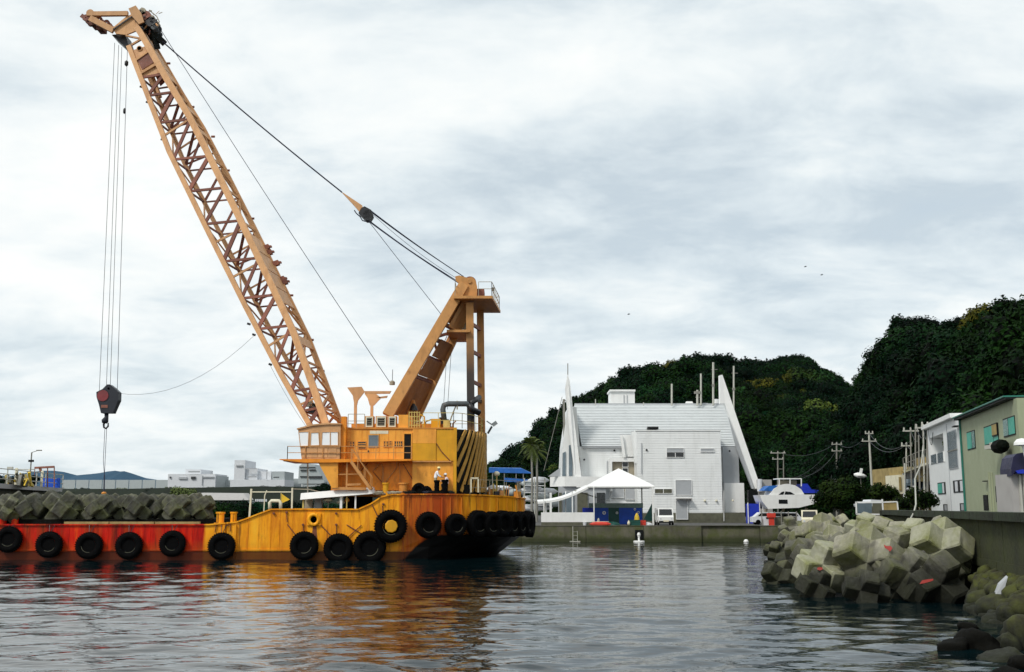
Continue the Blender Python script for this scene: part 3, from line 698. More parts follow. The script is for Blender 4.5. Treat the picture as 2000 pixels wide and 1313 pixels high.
# lower cage
Yc = F - .75
mb = MB()
for a, b_, w in (((650, 903), (649, 954), .14), ((678, 903), (677, 952), .12), ((650, 927), (705, 926), .08), ((649, 954), (715, 955), .2), ((678, 947), (705, 946), .16), ((650, 901), (715, 902), .1)): mb.bar(P(*a, Yc), P(*b_, Yc), w)
part(mb, 'lower_cage', 'rail_orange')
# turntable
mb = MB(); c = (X(770, 88), 88.0, 4.6); mb.lathe([(5.1, 0), (5.1, .45), (4.7, .5), (4.7, .8)], c, n=40); part(mb, 'slewing_ring', 'roof_orange')
# stairs from walkway to deck
def stair(a, b_, Y, wid, nst, nm):
    a, b_ = P(*a, Y), P(*b_, Y); mb = MB()
    for dy in (0, wid): mb.bar(a + Vector((0, dy, 0)), b_ + Vector((0, dy, 0)), .07, .22)
    st = part(mb, nm, 'rail_orange')
    for i in range(1, nst):
        p = a.lerp(b_, i / nst); m2 = MB(); m2.box((p.x - .14, p.y + .04, p.z - .02), (p.x + .14, p.y + wid - .04, p.z + .02)); m2.build('tread', M['rail_orange'], st)
    m2 = MB()
    for dy in (0, wid):
        o_ = Vector((0, dy, .95)); m2.bar(a + o_, b_ + o_, .05)
        for t in (0, .33, .66, 1): p = a.lerp(b_, t) + Vector((0, dy, 0)); m2.bar(p, p + Vector((0, 0, .95)), .045)
    m2.build('handrail', M['rail_orange'], st)
stair((686, 902), (724, 956), F - 1.5, .75, 11, 'stair')
fr((692, 871), (705, 902), F - 1.2, .07, M['rail_orange'], 'ladder_stile', crane); 
# pipe braces on the lower wall
for pts, r_, mt in (([(729, 920), (742, 905), (748, 912), (748, 945)], .05, 'rail_orange'), ([(775, 902), (775, 913), (752, 943)], .045, 'rail_orange'), ([(728, 921), (748, 944)], .03, 'rim_rust'), ([(787, 906), (808, 940)], .03, 'rim_rust'), ([(781, 905), (781, 944)], .03, 'rail_orange'), ([(718, 905), (700, 925)], .03, 'rim_rust')):
    mb = MB(); mb.tube([P(*q, F + .22) for q in pts], r_, 6); part(mb, 'pipe_brace', mt)
# ---------------- cab
cabY0, cabY1 = F - .95, F + 1.9
def cq(px, py, Y=cabY0): return P(px, py, Y)
base = [(589, 896.5), (665, 896.5), (665, 829), (640, 828.5), (610, 831), (582, 838)]
mb = MB(); poly = [cq(*q) for q in base]
mb.prism(poly, (0, cabY1 - cabY0, 0)); cab = part(mb, 'operator_cab', BO)
mb = MB(); poly2 = [cq(582 - 1.5, 839.5), cq(611, 832), cq(641, 829.5), cq(667, 829.5), cq(667, 827.3), cq(640, 826.3), cq(610, 829.3), cq(580, 837)]
mb.prism([v + Vector((0, -.12, 0)) for v in poly2], (0, cabY1 - cabY0 + .24, 0)); mb.build('roof', BO, cab)
wins = [[(584, 844.5), (602.5, 844), (601.5, 870.5), (587, 871)], [(608, 846), (622, 845.5), (623.5, 869.5), (607, 870)], [(630, 845), (644.5, 844.5), (644.5, 869.5), (628.5, 869.5)], [(646, 844.5), (660, 844.5), (660, 869.5), (646, 869.5)]]
for w_ in wins:
    mb = MB(); ctr = sum((cq(*q) for q in w_), Vector()) / 4; fr_ = []
    outer = [ctr + (cq(*q) - ctr) * 1.12 for q in w_]; inner = [cq(*q) for q in w_]
    dy = Vector((0, -.06, 0))
    for i in range(4):
        j = (i + 1) % 4; a, b_, c, d = outer[i], outer[j], inner[j], inner[i]
        mb.hexa([a + dy, b_ + dy, c + dy, d + dy, a - dy * .02, b_ - dy * .02, c - dy * .02, d - dy * .02])
    o = mb.build('cab_window', BO, cab)
    mb = MB(); mb.prism([q + Vector((0, -.02, 0)) for q in inner], (0, .015, 0)); part(mb, 'pane', 'cab_glass', o)
for a, b_ in ((590, 598), (599, 620), (621, 640), (641, 657)):
    mb = MB(); q0, q1 = cq(a, 894), cq(b_, 874.5); mb.box((q0.x, cabY0 - .03, q0.z), (q1.x, cabY0 - .002, q1.z)); mb.build('cab_panel', BO, cab)
mb = MB(); mb.box((cq(667, 880).x - .12, F - .7, zf), (cq(676, 880).x - .1, F - .003, Z(815))); part(mb, 'foot_bracket', 'house_shade')
# ---------------- roof gear
zt = zr + .1
Yr = F + .25
rail([(X(680, Yr, 820), Yr, zt), (X(712, Yr, 820), Yr, zt)], 1.05, M['rail_grey'], 'roof_railing', crane, .55)
rail([(X(826, Yr, 820), Yr, zt), (X(886, Yr, 820), Yr, zt)] + [(x - .15, y, zt) for x, y in end[1:-1]], 1.15, M['rail_yellow'], 'roof_railing', crane, 1.3)
rail([(X(668, BK - .3, 820), BK - .4, zt), (xr + 1, BK - .4, zt)], 1.1, M['rail_yellow'], 'roof_railing', crane, 1.5)
for i, (a, b_) in enumerate(((712.5, 730), (733.5, 755), (757, 774.5))):
    mb = MB(); mb.box((X(a, Yr, 825), Yr, zt + .02), (X(b_, Yr, 825), Yr + .6, zt + .9)); ac = part(mb, 'air_conditioner', 'roof_orange')
    mb = MB(); w = .08; x0, x1, z0, z1 = X(a + 2, Yr, 825), X(b_ - 1.5, Yr, 825), zt + .06, zt + .86
    mb.box((x0, Yr - .08, z0), (x1, Yr - .002, z1)); mb.build('front_panel', M['cream_paint'], ac)
    mb = MB(); mb.box((x0 + .09, Yr - .10, z0 + .12), (x1 - .09, Yr - .081, z1 - .1)); mb.build('grille', M['trim_dark'], ac)
    mb = MB(); 
    for k in range(4): zz_ = z0 + .2 + k * .14; mb.box((x0 + .12, Yr - .12, zz_), (x1 - .12, Yr - .101, zz_ + .035))
    mb.build('grille_slat', M['rail_grey'], ac)
mb = MB(); mb.box((X(778, Yr, 825), Yr, zt + .02), (X(797, Yr, 825), Yr + 1, zt + 1.0)); part(mb, 'tank', 'house_orange')
mb = MB()
for k in range(5): xx = X(799, Yr, 825) + k * .2; mb.bar((xx, Yr, zt), (xx, Yr, zt + 1.25), .06)
for k in range(4): mb.bar((X(798, Yr, 825), Yr, zt + .2 + k * .33), (X(820, Yr, 825), Yr, zt + .2 + k * .33), .05)
part(mb, 'ladder_cage', 'rail_yellow')
rd = random.Random(3)
for i in range(16):
    x = rd.uniform(X(800, 86, 825), X(884, 86, 825)); y = rd.uniform(84, 89); h = rd.uniform(.3, 1.2); mb = MB()
    if i % 2: mb.rbox((x, y, zt + h / 2), (rd.uniform(.3, .8), .6, h))
    else: mb.tube([(x, y, zt), (x, y, zt + h), (x + rd.uniform(-.6, .6), y, zt + h + .2)], .06, 6)
    part(mb, 'winch_gear' if i % 2 else 'vent_pipe', rd.choice(['rail_yellow', 'roof_orange', 'black_steel', 'rail_grey', 'hatch_yellow']))
mb = MB(); mb.box((X(690, 86, 825), 85, zt + .001), (X(880, 86, 825), 92, zt + .5)); part(mb, 'roof_plant', 'roof_orange')
# exhaust pipe
mat('soot_pipe', (.07, .08, .085), .5, var=.4, rust=.2)
mb = MB(); mb.tube([P(868, 822, 84.6), P(865, 800, 84.6), P(867, 792, 84.6), P(875, 789, 84.6), P(912, 789, 85.2), P(917, 795, 85.4)], .22, 10); part(mb, 'exhaust_pipe', 'soot_pipe', smooth=True)
mb = MB(); mb.tube([P(916, 790, 85.3), P(922, 800, 85.3), P(935, 806, 86)], .25, 9); mb.tube([P(920, 788, 85.4), P(936, 776, 87)], .22, 8); part(mb, 'exhaust_elbow', 'black_steel', smooth=True)
mb = MB(); mb.tube([P(893, 800, 84.8), P(893, 783, 84.8)], .06, 6); mb.tube([P(876, 830, 84.8), P(885, 806, 84.8), P(890, 794, 84.8)], .06, 6); part(mb, 'pipe_stay', 'rail_grey')
# spot lamp at the far corner
c = P(962, 833, 90); mb = MB(); mb.tube([c + Vector((-.4, 0, -.6)), c + Vector((-.05, 0, 0))], .09, 7); sl = part(mb, 'lamp_arm', 'soot_pipe')
mb = MB(); mb.bar(c + Vector((-.5, 0, .45)), c + Vector((0, 0, .1)), .12, .1); mb.bar(c + Vector((0, 0, .1)), c + Vector((.35, 0, .35)), .2, .3); mb.build('flood_lamp', M['far_grey'], sl)
# boom rest frames with gusset plates
for a in (693, 725):
    Yg = 86.0; mb = MB(); mb.bar(P(a + 1, 832, Yg), P(a + 1.5, 783, Yg), .22); part(mb, 'rest_post', BO)
for g in ([(678, 757), (706, 755.5), (712, 765), (699, 782), (697, 791), (692, 791), (689, 773), (680, 760)], [(712.2, 764), (764, 764), (761, 769), (712.2, 769.5)], [(712.2, 769.6), (735, 769.6), (744, 777), (730, 792), (722, 792), (718, 778)], [(735.2, 776), (757, 773), (755, 777), (744, 778)]):
    mb = MB(); mb.prism([P(x, y, 85.9) for x, y in g], (0, .22, 0)); part(mb, 'gusset_plate', BO)
# ---------------- gantry (A-frame)
mat('gantry_orange', (.52, .25, .075), .55, var=.14, streak=.35, rust=.2, bump=.2)
def soot():
    m = M['gantry_orange'].copy(); m.name = 'sooty_orange'; t = m.node_tree; b = t.nodes['Principled BSDF']
    src = b.inputs['Base Color'].links[0].from_socket; g = t.nodes.new('ShaderNodeTexCoord'); s_ = t.nodes.new('ShaderNodeSeparateXYZ'); L(t, g.outputs['Object'], s_.inputs[0])
    f = ramp(t, mth(t, 'MULTIPLY', s_.outputs[2], .05), [(.22, 0.), (.30, 1.), (.48, .92), (.68, 0.)])
    L(t, mixc(t, f, src, (.016, .022, .028)), b.inputs['Base Color']); return m
SOOT = soot(); GO = M['gantry_orange']
N0, N1 = P(757, 812, 83.6), P(906, 556, 86.0)
D0, D1 = N0 + Vector((1.5, 5.8, 0)), N1 + Vector((.75, 3.4, 0))
mb = MB(); mb.bar(N0, N1, .55, 1.0, up=(0, 1, 0), w2=.5, h2=.8); 
def gbar(a, b_, w, h, w2=None, h2=None): m2 = MB(); m2.bar(a, b_, w, h, up=(0, 1, 0), w2=w2, h2=h2); return m2
part(gbar(N0, N1, .85, .6, .8, .5), 'front_girder', GO); part(gbar(D0, D1, .85, .6, .8, .5), 'front_girder', GO)
for t_ in (.12, .3, .45, .58, .7, .82, .93):
    a, b_ = N0.lerp(N1, t_), D0.lerp(D1, t_); part(gbar(a, b_, .28, .28), 'cross_beam', 'brace_rust')
for t0, t1, fl in ((.12, .3, 0), (.3, .45, 1), (.45, .58, 0), (.58, .7, 1), (.12, .3, 1), (.7, .82, 0)):
    a, b_ = (N0.lerp(N1, t0), D0.lerp(D1, t1)) if fl else (D0.lerp(D1, t0), N0.lerp(N1, t1)); part(gbar(a, b_, .2, .2), 'diagonal', 'brace_rust')
mat('gantry_plate', (.30, .115, .03), .6, var=.25, streak=.5, rust=.35); GP = M['gantry_plate']
# plated parts of the inner faces
def plate(t0, t1, s0, s1, off=.0, mt=GO, nm='girder_plate'):
    n_ = Vector((-(N1 - N0).z, 0, (N1 - N0).x)).normalized() * off; m2 = MB()
    a, b_, c, d = [N0.lerp(N1, t).lerp(D0.lerp(D1, t), s) - n_ for t, s in ((t0, s0), (t1, s0), (t1, s1), (t0, s1))]
    k = n_.normalized() * .06 if off else Vector((0, 0, .06)); m2.hexa([a, b_, c, d, a + k, b_ + k, c + k, d + k]); part(m2, nm, mt)
plate(.02, .29, .08, 1, .25, GP); plate(.32, .45, .16, 1, .25, GP); plate(.47, .60, .28, 1, .25, GP); plate(.72, 1.0, .0, 1, .2, GP)
for s_ in (.25, .45, .65, .85):
    m2 = MB(); m2.bar(N0.lerp(N1, .70).lerp(D0.lerp(D1, .70), s_) + Vector((.35, 0, -.2)), N0.lerp(N1, .97).lerp(D0.lerp(D1, .97), s_) + Vector((.35, 0, -.2)), .16, .3); part(m2, 'stiffener', GO)
# back legs
for (a, b_, Y, sh) in (((920, 838), (917.5, 592), 86.2, SOOT), ((941, 846), (938, 606), 90.5, GO)):
    mb = MB(); mb.bar(P(*a, Y) - Vector((0, 0, .3)), P(*b_, Y), .60, .5, up=(0, 1, 0)); part(mb, 'back_leg', sh)
lg0, lg1 = (P(920, 838, 86.2), P(917.5, 592, 86.2)), (P(941, 846, 90.5), P(938, 606, 90.5))
for t_, mt in ((.25, 'black_steel'), (.38, 'brace_rust'), (.62, 'brace_rust'), (.84, 'brace_rust')):
    mb = MB(); mb.bar(lg0[0].lerp(lg0[1], t_), lg1[0].lerp(lg1[1], t_), .18, .28); part(mb, 'leg_tie', mt)
# ladder between the back legs
# platforms
zp = Z(583, 85, 920)
mb = MB(); x0, x1 = P(886, 583, 85).x, P(959, 583, 85).x + .1
mb.hexa([(x0, 85, zp), (x1, 85, zp), (x1 + .6, 91.6, zp), (x0 + .3, 91.6, zp), (x0, 85, zp + .22), (x1, 85, zp + .22), (x1 + .6, 91.6, zp + .22), (x0 + .3, 91.6, zp + .22)]); part(mb, 'top_platform', GO)
rail([(x0 + .1, 88, zp + .22), (x0 + .1, 85.05, zp + .22)], 1.15, M['rail_grey'], 'platform_railing', crane, 1.)
rail([(x0 + 2.0, 85.05, zp + .22), (x1 - .05, 85.05, zp + .22), (x1 + .5, 91.4, zp + .22), (x0 + 1, 91.4, zp + .22)], 1.15, M['rail_grey'], 'platform_railing', crane, 1.)
mb = MB(); c = P(963, 556, 90.5); mb.tube([(c.x, c.y, zp), (c.x, c.y, zp + 1.75)], .04, 6); o = part(mb, 'beacon_pole', 'black_steel'); mb = MB(); mb.lathe([(.09, 0), (.13, .1), (.13, .3), (0, .36)], (c.x, c.y, zp + 1.7), n=10); mb.build('beacon', M['black_steel'], o)
zm = Z(648, 86, 890); mb = MB(); mb.box((P(873, 648, 86).x, 85.6, zm - .1), (P(918, 648, 86).x, 91, zm + .1)); part(mb, 'mid_platform', GO)
mb = MB(); mb.box((P(905, 648, 90).x, 89.5, zm), (P(916, 648, 90).x, 90, zm + 2.8)); part(mb, 'mid_ladder', 'rail_grey')
# head of the gantry: sheave cheeks and nose
for dy in (-.1, 1.0, 2.3):
    mb = MB(); Yh = 86.0 + dy
    mb.prism([P(895, 583, Yh), P(905, 562, Yh), P(890, 548, Yh), P(889, 540, Yh), P(897, 538, Yh), P(914, 543, Yh), P(922, 541, Yh), P(929, 548, Yh), P(932, 560, Yh), P(931, 583, Yh)], (0, .16, 0)); part(mb, 'head_plate', GO)
c = P(918, 553, 86.5)
for dy in (.15, .55, 1.2, 1.6):
    mb = MB(); mb.lathe([(.52, -.05), (.46, 0), (.52, .05), (.1, .08), (.1, -.08)], (c.x, 86.2 + dy, c.z), (0, 1, 0), 20, close=True); part(mb, 'sheave', 'brace_rust')
mb = MB(); mb.lathe([(.16, 0), (.16, 3.0)], (c.x, 85.8, c.z), (0, 1, 0), 12); part(mb, 'axle', GO)
mb = MB(); c2 = P(938, 572, 88); mb.rbox((c2.x, 88.2, zp + .75), (.7, 2.0, 1.0)); part(mb, 'winch_housing', 'brace_rust')
# luffing rods under the front girder and hanging lines
for a, b_, r_ in (((806, 808), (884, 652), .05), ((802, 812), (876, 650), .035), ((866, 800), (872, 700), .02), ((874, 800), (881, 690), .02)):
    mb = MB(); mb.tube([P(*a, 88.3), P(*b_, 88.3)], r_, 5); part(mb, 'hanging_rod', 'rope_grey' if r_ < .03 else 'brace_rust')
mb = MB(); mb.bar(P(808, 782, 86), P(822, 832, 86), .14); mb.bar(P(808, 782, 86), P(790, 828, 86.5), .2); part(mb, 'girder_foot_strut', 'rail_orange')
mb = MB(); c = P(808, 795, 86); mb.lathe([(.12, .25), (.3, -.1), (.34, -.3), (0, -.35)], c, n=14); part(mb, 'bell', 'black_steel')

# ---------------- boom
def interp(tab, y):
    for (x0, y0), (x1, y1) in zip(tab[:-1], tab[1:]):
        if y <= y1: return x0 + (x1 - x0) * (y - y0) / (y1 - y0)
    return tab[-1][0]
LT = [(252, 91), (290, 190), (331, 297), (405, 449), (480, 599), (550, 733), (584, 793), (607, 832)]
MD = [(252, 31), (275, 65), (290, 91), (329, 160), (370, 228), (404, 295), (465, 420), (532, 560), (573, 648), (602, 728), (638, 828)]
def YB(py): return 84.3 + 3.2 * (832 - py) / 741
def WB(py): return 2.3 + 2.3 * max(0, min(1, (py - 60) / 770)) ** 1.0
def ch(k, py):
    p = P(interp(LT if k in (0, 2) else MD, py), py, YB(py))
    if k > 1: w = WB(py); p = p + Vector((.12 * w, .99 * w, 0))
    return p
mb = MB(); boom_r = None
hp = [(262, 95), (293, 91), (322, 147), (290, 167)]
# head plates (near side face, window panel) is the boom's own mesh
near = [P(255, 100, YB(100)), P(293, 88, YB(88)), P(321, 140, YB(140)), P(279, 152, YB(152))]
mb.hexa([v + Vector((0, -.04, 0)) for v in near] + [v + Vector((0, .08, 0)) for v in near])
near2 = [P(279, 152, YB(152)), P(321, 140, YB(140)), P(326, 150, YB(150)), P(283, 164, YB(164))]
boom = part(mb, 'boom', BO)
def bpart(m2, nm, mt): return m2.build(nm, mt if not isinstance(mt, str) else M[mt], boom)
def chord(k, ys, w):
    m2 = MB(); pts = [ch(k, y) for y in ys]
    for a, b_ in zip(pts[:-1], pts[1:]):
        d = (b_ - a).normalized() * .02; m2.bar(a - d, b_ + d, w, w, up=(0, 1, 0))
    bpart(m2, 'chord', BO)
chord(0, [91, 140, 190, 240, 297, 370, 449, 520, 599, 665, 733, 793, 834], .40)
chord(1, [34, 65, 91, 125, 160, 228, 295, 360, 420, 490, 560, 605, 648, 728, 832], .52)
chord(2, [91, 140, 190, 240, 297, 370, 449, 520, 599, 665, 733, 793, 834], .34)
chord(3, [34, 65, 91, 125, 160, 228, 295, 360, 420, 490, 560, 605, 648, 728, 830], .44)
ys = [152, 187, 240, 312, 374, 438, 511, 583, 643, 711, 765, 803]
def brace(a, b_, w, mt, nm='brace'): m2 = MB(); m2.bar(a, b_, w, w * .8, up=(0, 1, 0)); bpart(m2, nm, mt)
rd = random.Random(9)
for i, y in enumerate(ys):
    y2 = ys[i + 1] if i + 1 < len(ys) else 826
    ym = y - 7
    ka = 'brace_rust' if i % 3 else BO
    brace(ch(0, y), ch(1, ym), .20, 'brace_rust', 'strut')
    brace(ch(2, y), ch(3, ym), .13, 'brace_rust', 'strut')
    brace(ch(1, ym), ch(0, y2), .30 if i % 2 else .24, 'brace_rust')
    brace(ch(3, ym), ch(2, y2), .18, 'brace_rust')
    brace(ch(1, ym), ch(3, ym), .16, BO, 'back_strut')
    brace(ch(0, y), ch(2, y), .14, 'brace_rust', 'belly_strut')
    if i % 2: brace(ch(1, ym), ch(3, y2 - 7), .15, BO, 'back_brace'); brace(ch(0, y), ch(2, y2), .12, BO, 'belly_brace')
    else: brace(ch(3, ym), ch(1, y2 - 7), .15, BO, 'back_brace'); brace(ch(2, y), ch(0, y2), .12, BO, 'belly_brace')
    ymid = (y + y2) / 2; brace(ch(1, ym + (y2 - y) * .12), ch(3, ymid - 4), .13, BO, 'back_brace')
    if i in (1, 2, 5, 6, 8, 10):
        brace(ch(1, y + 10), ch(2, y2 - 10), .20, 'brace_rust', 'inner_brace'); brace(ch(3, ymid), ch(2, y2 - 12), .14, 'brace_rust', 'inner_brace'); brace(ch(3, y + 8), ch(2, ymid + 16), .12, 'brace_rust', 'inner_brace')
for y_, d_ in ((266, 34), (475, 30), (543, 31), (678, 32), (792, 16)):
    brace(ch(0, y_), ch(1, y_ - d_), .17, BO, 'perpendicular_brace'); brace(ch(2, y_ + 4), ch(3, y_ - d_ + 4), .14, BO, 'perpendicular_brace')
# plated back face (mid height) and lower plates
def backplate(y0, y1, nm='back_plate', off=.05):
    m2 = MB(); a, b_, c, d = ch(1, y0), ch(3, y0), ch(3, y1), ch(1, y1); k = Vector((off, 0, off))
    m2.hexa([a + k, b_ + k, c + k, d + k, a + k * 2, b_ + k * 2, c + k * 2, d + k * 2]); bpart(m2, nm, BO)
for y0, y1 in ((36, 86), (88, 130), (132, 150), (455, 488), (490, 524), (526, 558), (560, 590), (655, 672), (200, 212), (246, 256)): backplate(y0, y1)
# head: side panels with port and hatch, struts
m2 = MB(); c = P(272.5, 95, YB(95) - .07); m2.lathe([(.24, 0), (.24, .06), (.18, .07), (.18, .0)], c, (0, -1, 0), 18, close=True); bpart(m2, 'port_ring', BO)
m2 = MB(); m2.lathe([(0, .02), (.2, .02)], c, (0, -1, 0), 18); bpart(m2, 'port_hole', 'trim_dark')
m2 = MB(); hp = [P(269, 118, YB(118)), P(292, 103, YB(103)), P(302, 122, YB(122)), P(278, 137, YB(137))]; m2.hexa([v + Vector((0, -.10, 0)) for v in hp] + [v + Vector((0, -.042, 0)) for v in hp]); bpart(m2, 'hatch_cover', 'brace_rust')
for a, b_, w in (((257, 88), (279, 75), .2), ((266, 118), (293, 99), .2), ((276, 144), (305, 127), .25), ((246, 70), (276, 76), .18)):
    m2 = MB(); m2.bar(P(*a, YB(a[1]) - .1), P(*b_, YB(b_[1]) - .1), w, .14); bpart(m2, 'head_rib', BO)
m2 = MB(); q = [P(297, 136, 88.5), P(311, 131, 88.5), P(324, 158, 88.5), P(313, 168, 88.5)]; m2.prism(q, (0, .1, 0)); bpart(m2, 'inner_plate', 'brace_rust')
m2 = MB(); m2.bar(P(294, 138, 88.0), P(313, 190, 87.8), .35, .2); bpart(m2, 'inner_strut', BO)
m2 = MB(); q = [P(218, 68, 88), P(244, 66, 88), P(252, 92, 88), P(240, 88, 88)]; m2.prism(q, (0, 1.6, 0)); bpart(m2, 'sheave_guard', 'black_steel')
# nose jib
for dy in (0, 1.9):
    Yn = 87.4 + dy
    m2 = MB(); m2.bar(P(170, 28, Yn), P(250, 27, Yn), .38, .3, up=(0, 1, 0)); bpart(m2, 'nose_tie', BO)
    m2 = MB(); m2.bar(P(176, 36, Yn), P(222, 60, Yn), .50, .3, up=(0, 1, 0)); bpart(m2, 'nose_arm', BO)
    m2 = MB(); m2.prism([P(219, 55, Yn), P(248, 31, Yn), P(262, 28, Yn), P(266, 60, Yn), P(246, 68, Yn), P(226, 66, Yn)], (0, .18, 0)); bpart(m2, 'nose_cheek', BO)
m2 = MB(); m2.bar(P(221, 58, 87.3), P(276, 20, 87.3), .10, .1); m2.bar(P(218, 60, 89.4), P(276, 22, 89.4), .08, .1); bpart(m2, 'nose_edge', 'black_steel')
for px, py, r_ in ((178, 28, .34), (170, 37, .3), (196, 40, .26), (210, 47, .28)):
    m2 = MB()
    for dy in (.4, 1.0, 1.5): m2.lathe([(r_, -.06), (r_ * .8, 0), (r_, .06), (.06, .06), (.06, -.06)], (P(px, py, 88).x, 87.4 + dy, P(px, py, 88).z), (0, 1, 0), 16, close=True)
    bpart(m2, 'nose_sheave', 'brace_rust' if r_ < .32 else BO)
m2 = MB(); m2.bar(P(162, 38, 88.3), P(204, 66, 88.3), .10, .08); m2.bar(P(168, 32, 88.3), P(163, 38, 88.3), .1, .8); m2.rbox(P(199, 57, 88.3), (.55, 1.0, .5)); m2.rbox(P(186, 50, 88.3), (.4, 1.1, .4)); bpart(m2, 'nose_walkway', 'brace_rust')
# head of the boom: top sheaves and small gear
m2 = MB(); q = [P(258, 26, 88), P(272, 20, 88), P(282, 34, 88), P(288, 52, 88), P(278, 56, 88), P(264, 40, 88)]
for dy in (-.9, 1.2): m2 = MB(); m2.prism([v + Vector((0, dy, 0)) for v in q], (0, .15, 0)); bpart(m2, 'head_cheek', BO)
for px, py, r_, mt in ((284, 30, .32, 'rail_grey'), (291, 38, .42, 'brace_rust'), (300, 50, .45, 'black_steel'), (277, 45, .36, 'black_steel'), (303, 42, .2, 'rail_grey'), (306, 60, .25, 'soot_pipe')):
    m2 = MB(); c = P(px, py, 88.2)
    for dy in (-.7, -.2, .3, .8): m2.lathe([(r_, -.08), (r_ * .8, 0), (r_, .08), (.05, .08), (.05, -.08)], (c.x, c.y + dy, c.z), (0, 1, 0), 18, close=True)
    bpart(m2, 'head_sheave', mt)
for i in range(22):
    a = P(rd.uniform(276, 310), rd.uniform(22, 62), 88 + rd.uniform(-1, 1.2)); m2 = MB(); m2.bar(a, a + Vector((rd.uniform(-.4, .4), rd.uniform(-.3, .3), rd.uniform(-.5, .4))), rd.uniform(.04, .12)); bpart(m2, 'head_fitting', rd.choice(['soot_pipe', 'brace_rust', 'rail_grey', 'rope_grey', BO]))
m2 = MB(); m2.tube([P(x, y, 88) for x, y in ((296, 24), (306, 32), (311, 42), (307, 56))], .05, 6); m2.tube([P(x, y, 87.3) for x, y in ((277, 15), (280, 20), (284, 24))], .05, 6); bpart(m2, 'hose', 'rail_grey')
m2 = MB()
for a, b_, w in (((292, 58), (322, 86), .5), ((298, 62), (308, 96), .35), ((284, 48), (300, 78), .45)): m2.bar(P(*a, 88.4), P(*b_, 88.8), w, .5, w2=w * .45)
bpart(m2, 'pendant_anchor', 'net_rock')
# brackets along the back of the boom and lamps along its belly
for px, py in ((528, 484), (533, 494), (558, 546), (563, 552), (547, 515)):
    m2 = MB(); c = P(px - 8, py, YB(py) + WB(py)); m2.rbox(c, (.55, .5, .4), Matrix.Rotation(R(-20), 3, 'Y')); m2.rbox(c + Vector((.3, 0, .1)), (.3, .4, .14)); bpart(m2, 'back_bracket', 'brace_rust')
for px, py in ((331, 124), (418, 267), (447, 333), (495, 427), (571, 577), (611, 664), (632, 725), (378, 209)):
    m2 = MB(); c = P(px - 3, py, YB(py) + WB(py)); m2.tube([c + Vector((-.1, 0, 0)), c + Vector((.2, 0, 0))], .1, 7); bpart(m2, 'pin', 'brace_rust')
for px, py in ((277, 171), (289, 201), (318, 274), (487, 634), (497, 655), (529, 713)):
    m2 = MB(); c = P(px + 2, py, YB(py)); m2.tube([c, c + Vector((-.25, 0, .08))], .09, 7); bpart(m2, 'rope_guide', 'black_steel')
# machinery inside the boom foot
for i in range(12):
    c = P(rd.uniform(600, 628), rd.uniform(782, 806), 86.5 + rd.uniform(-1, 1)); m2 = MB(); m2.rbox(c, (rd.uniform(.2, .5),) * 3, Matrix.Rotation(rd.uniform(0, 3), 3, 'Y')); bpart(m2, 'foot_sheave', rd.choice(['rail_grey', 'black_steel', 'net_rock']))
m2 = MB(); 
for k in (0, 1, 2, 3): m2.bar(ch(k, 826), ch(k, 832) + Vector((.25, 0, -.9)), .5, .4)
bpart(m2, 'boom_foot', BO)
mb = MB(); mb.hexa([(X(604, 84), 83.6, zr - .6), (X(668, 84), 83.6, zr - .6), (X(668, 90), 90, zr - .6), (X(620, 90), 90, zr - .6), (X(604, 84), 83.6, zr + .1), (X(668, 84), 83.6, zr + .1), (X(668, 90), 90, zr + .1), (X(620, 90), 90, zr + .1)]); part(mb, 'boom_hinge_base', 'house_shade')

# ---------------- ropes
def sag(a, b_, s, n_=10):
    a, b_ = Vector(a), Vector(b_); return [a.lerp(b_, t) - Vector((0, 0, 4 * s * t * (1 - t))) for t in np.linspace(0, 1, n_)]
def rope(a, b_, r_, s=0., mt='rope_dark', nm='rope', par=crane):
    mb = MB(); mb.tube(sag(a, b_, s, 12 if s else 2), r_, 5); return part(mb, nm, mt, par)
tip = P(318, 82, 88.6); lb0, lb1 = P(668, 377, 87), P(706, 408, 87)
for dy in (-.12, .12): rope(tip + Vector((0, dy, 0)), lb0 + Vector((0, dy, .05)), .045, .18, nm='pendant')
mb = MB(); mb.prism([P(x, y, 86.9) for x, y in ((667, 375), (671, 377), (707, 401), (710, 412), (702, 414), (692, 402))], (0, .3, 0)); lb = part(mb, 'luffing_block', BO)
mb = MB(); mb.prism([P(x, y, 86.7) for x, y in ((706, 406), (712, 403), (725, 410), (728, 420), (722, 430), (714, 430), (700, 416))], (0, .9, 0)); mb.build('sheave_case', M['black_steel'], lb)
mb = MB(); c = P(718, 420, 86.8); mb.lathe([(.4, -.1), (.4, .7), (.3, .75)], c, (0, 1, 0), 18); mb.build('sheave', M['black_rubber'], lb)
mb = MB(); mb.tube([P(x, y, 86.8) for x, y in ((692, 411), (696, 417), (703, 423), (708, 431), (716, 433))], .05, 6); mb.build('shackle', M['rope_dark'], lb)
for dy, a, b_ in ((-.3, (725, 412), (903, 539)), (.0, (727, 415), (906, 541)), (.5, (728, 417), (905, 540)), (-.2, (718, 431), (897, 554)), (.1, (720, 432), (896, 551)), (.6, (721, 431), (900, 556)), (.3, (727, 418), (894, 545))):
    rope(P(*a, 87 + dy), P(*b_, 87 + dy), .035 if dy != .3 else .018, .12 if dy != .3 else .3, nm='luffing_rope')
rope(P(722, 435, 87), P(863, 616, 86), .024, .0, nm='luffing_rope')
rope(P(310, 52, 88.5), P(762, 748, 86.3), .026, .25, nm='hoist_rope')
rope(P(497, 655, 85.2), P(229, 768, 88.4), .014, 1.6, 'rope_grey', 'tag_line')
rope(P(527, 712, 85), P(597, 832, 84.5), .014, .2, 'rope_grey', 'hoist_rope')
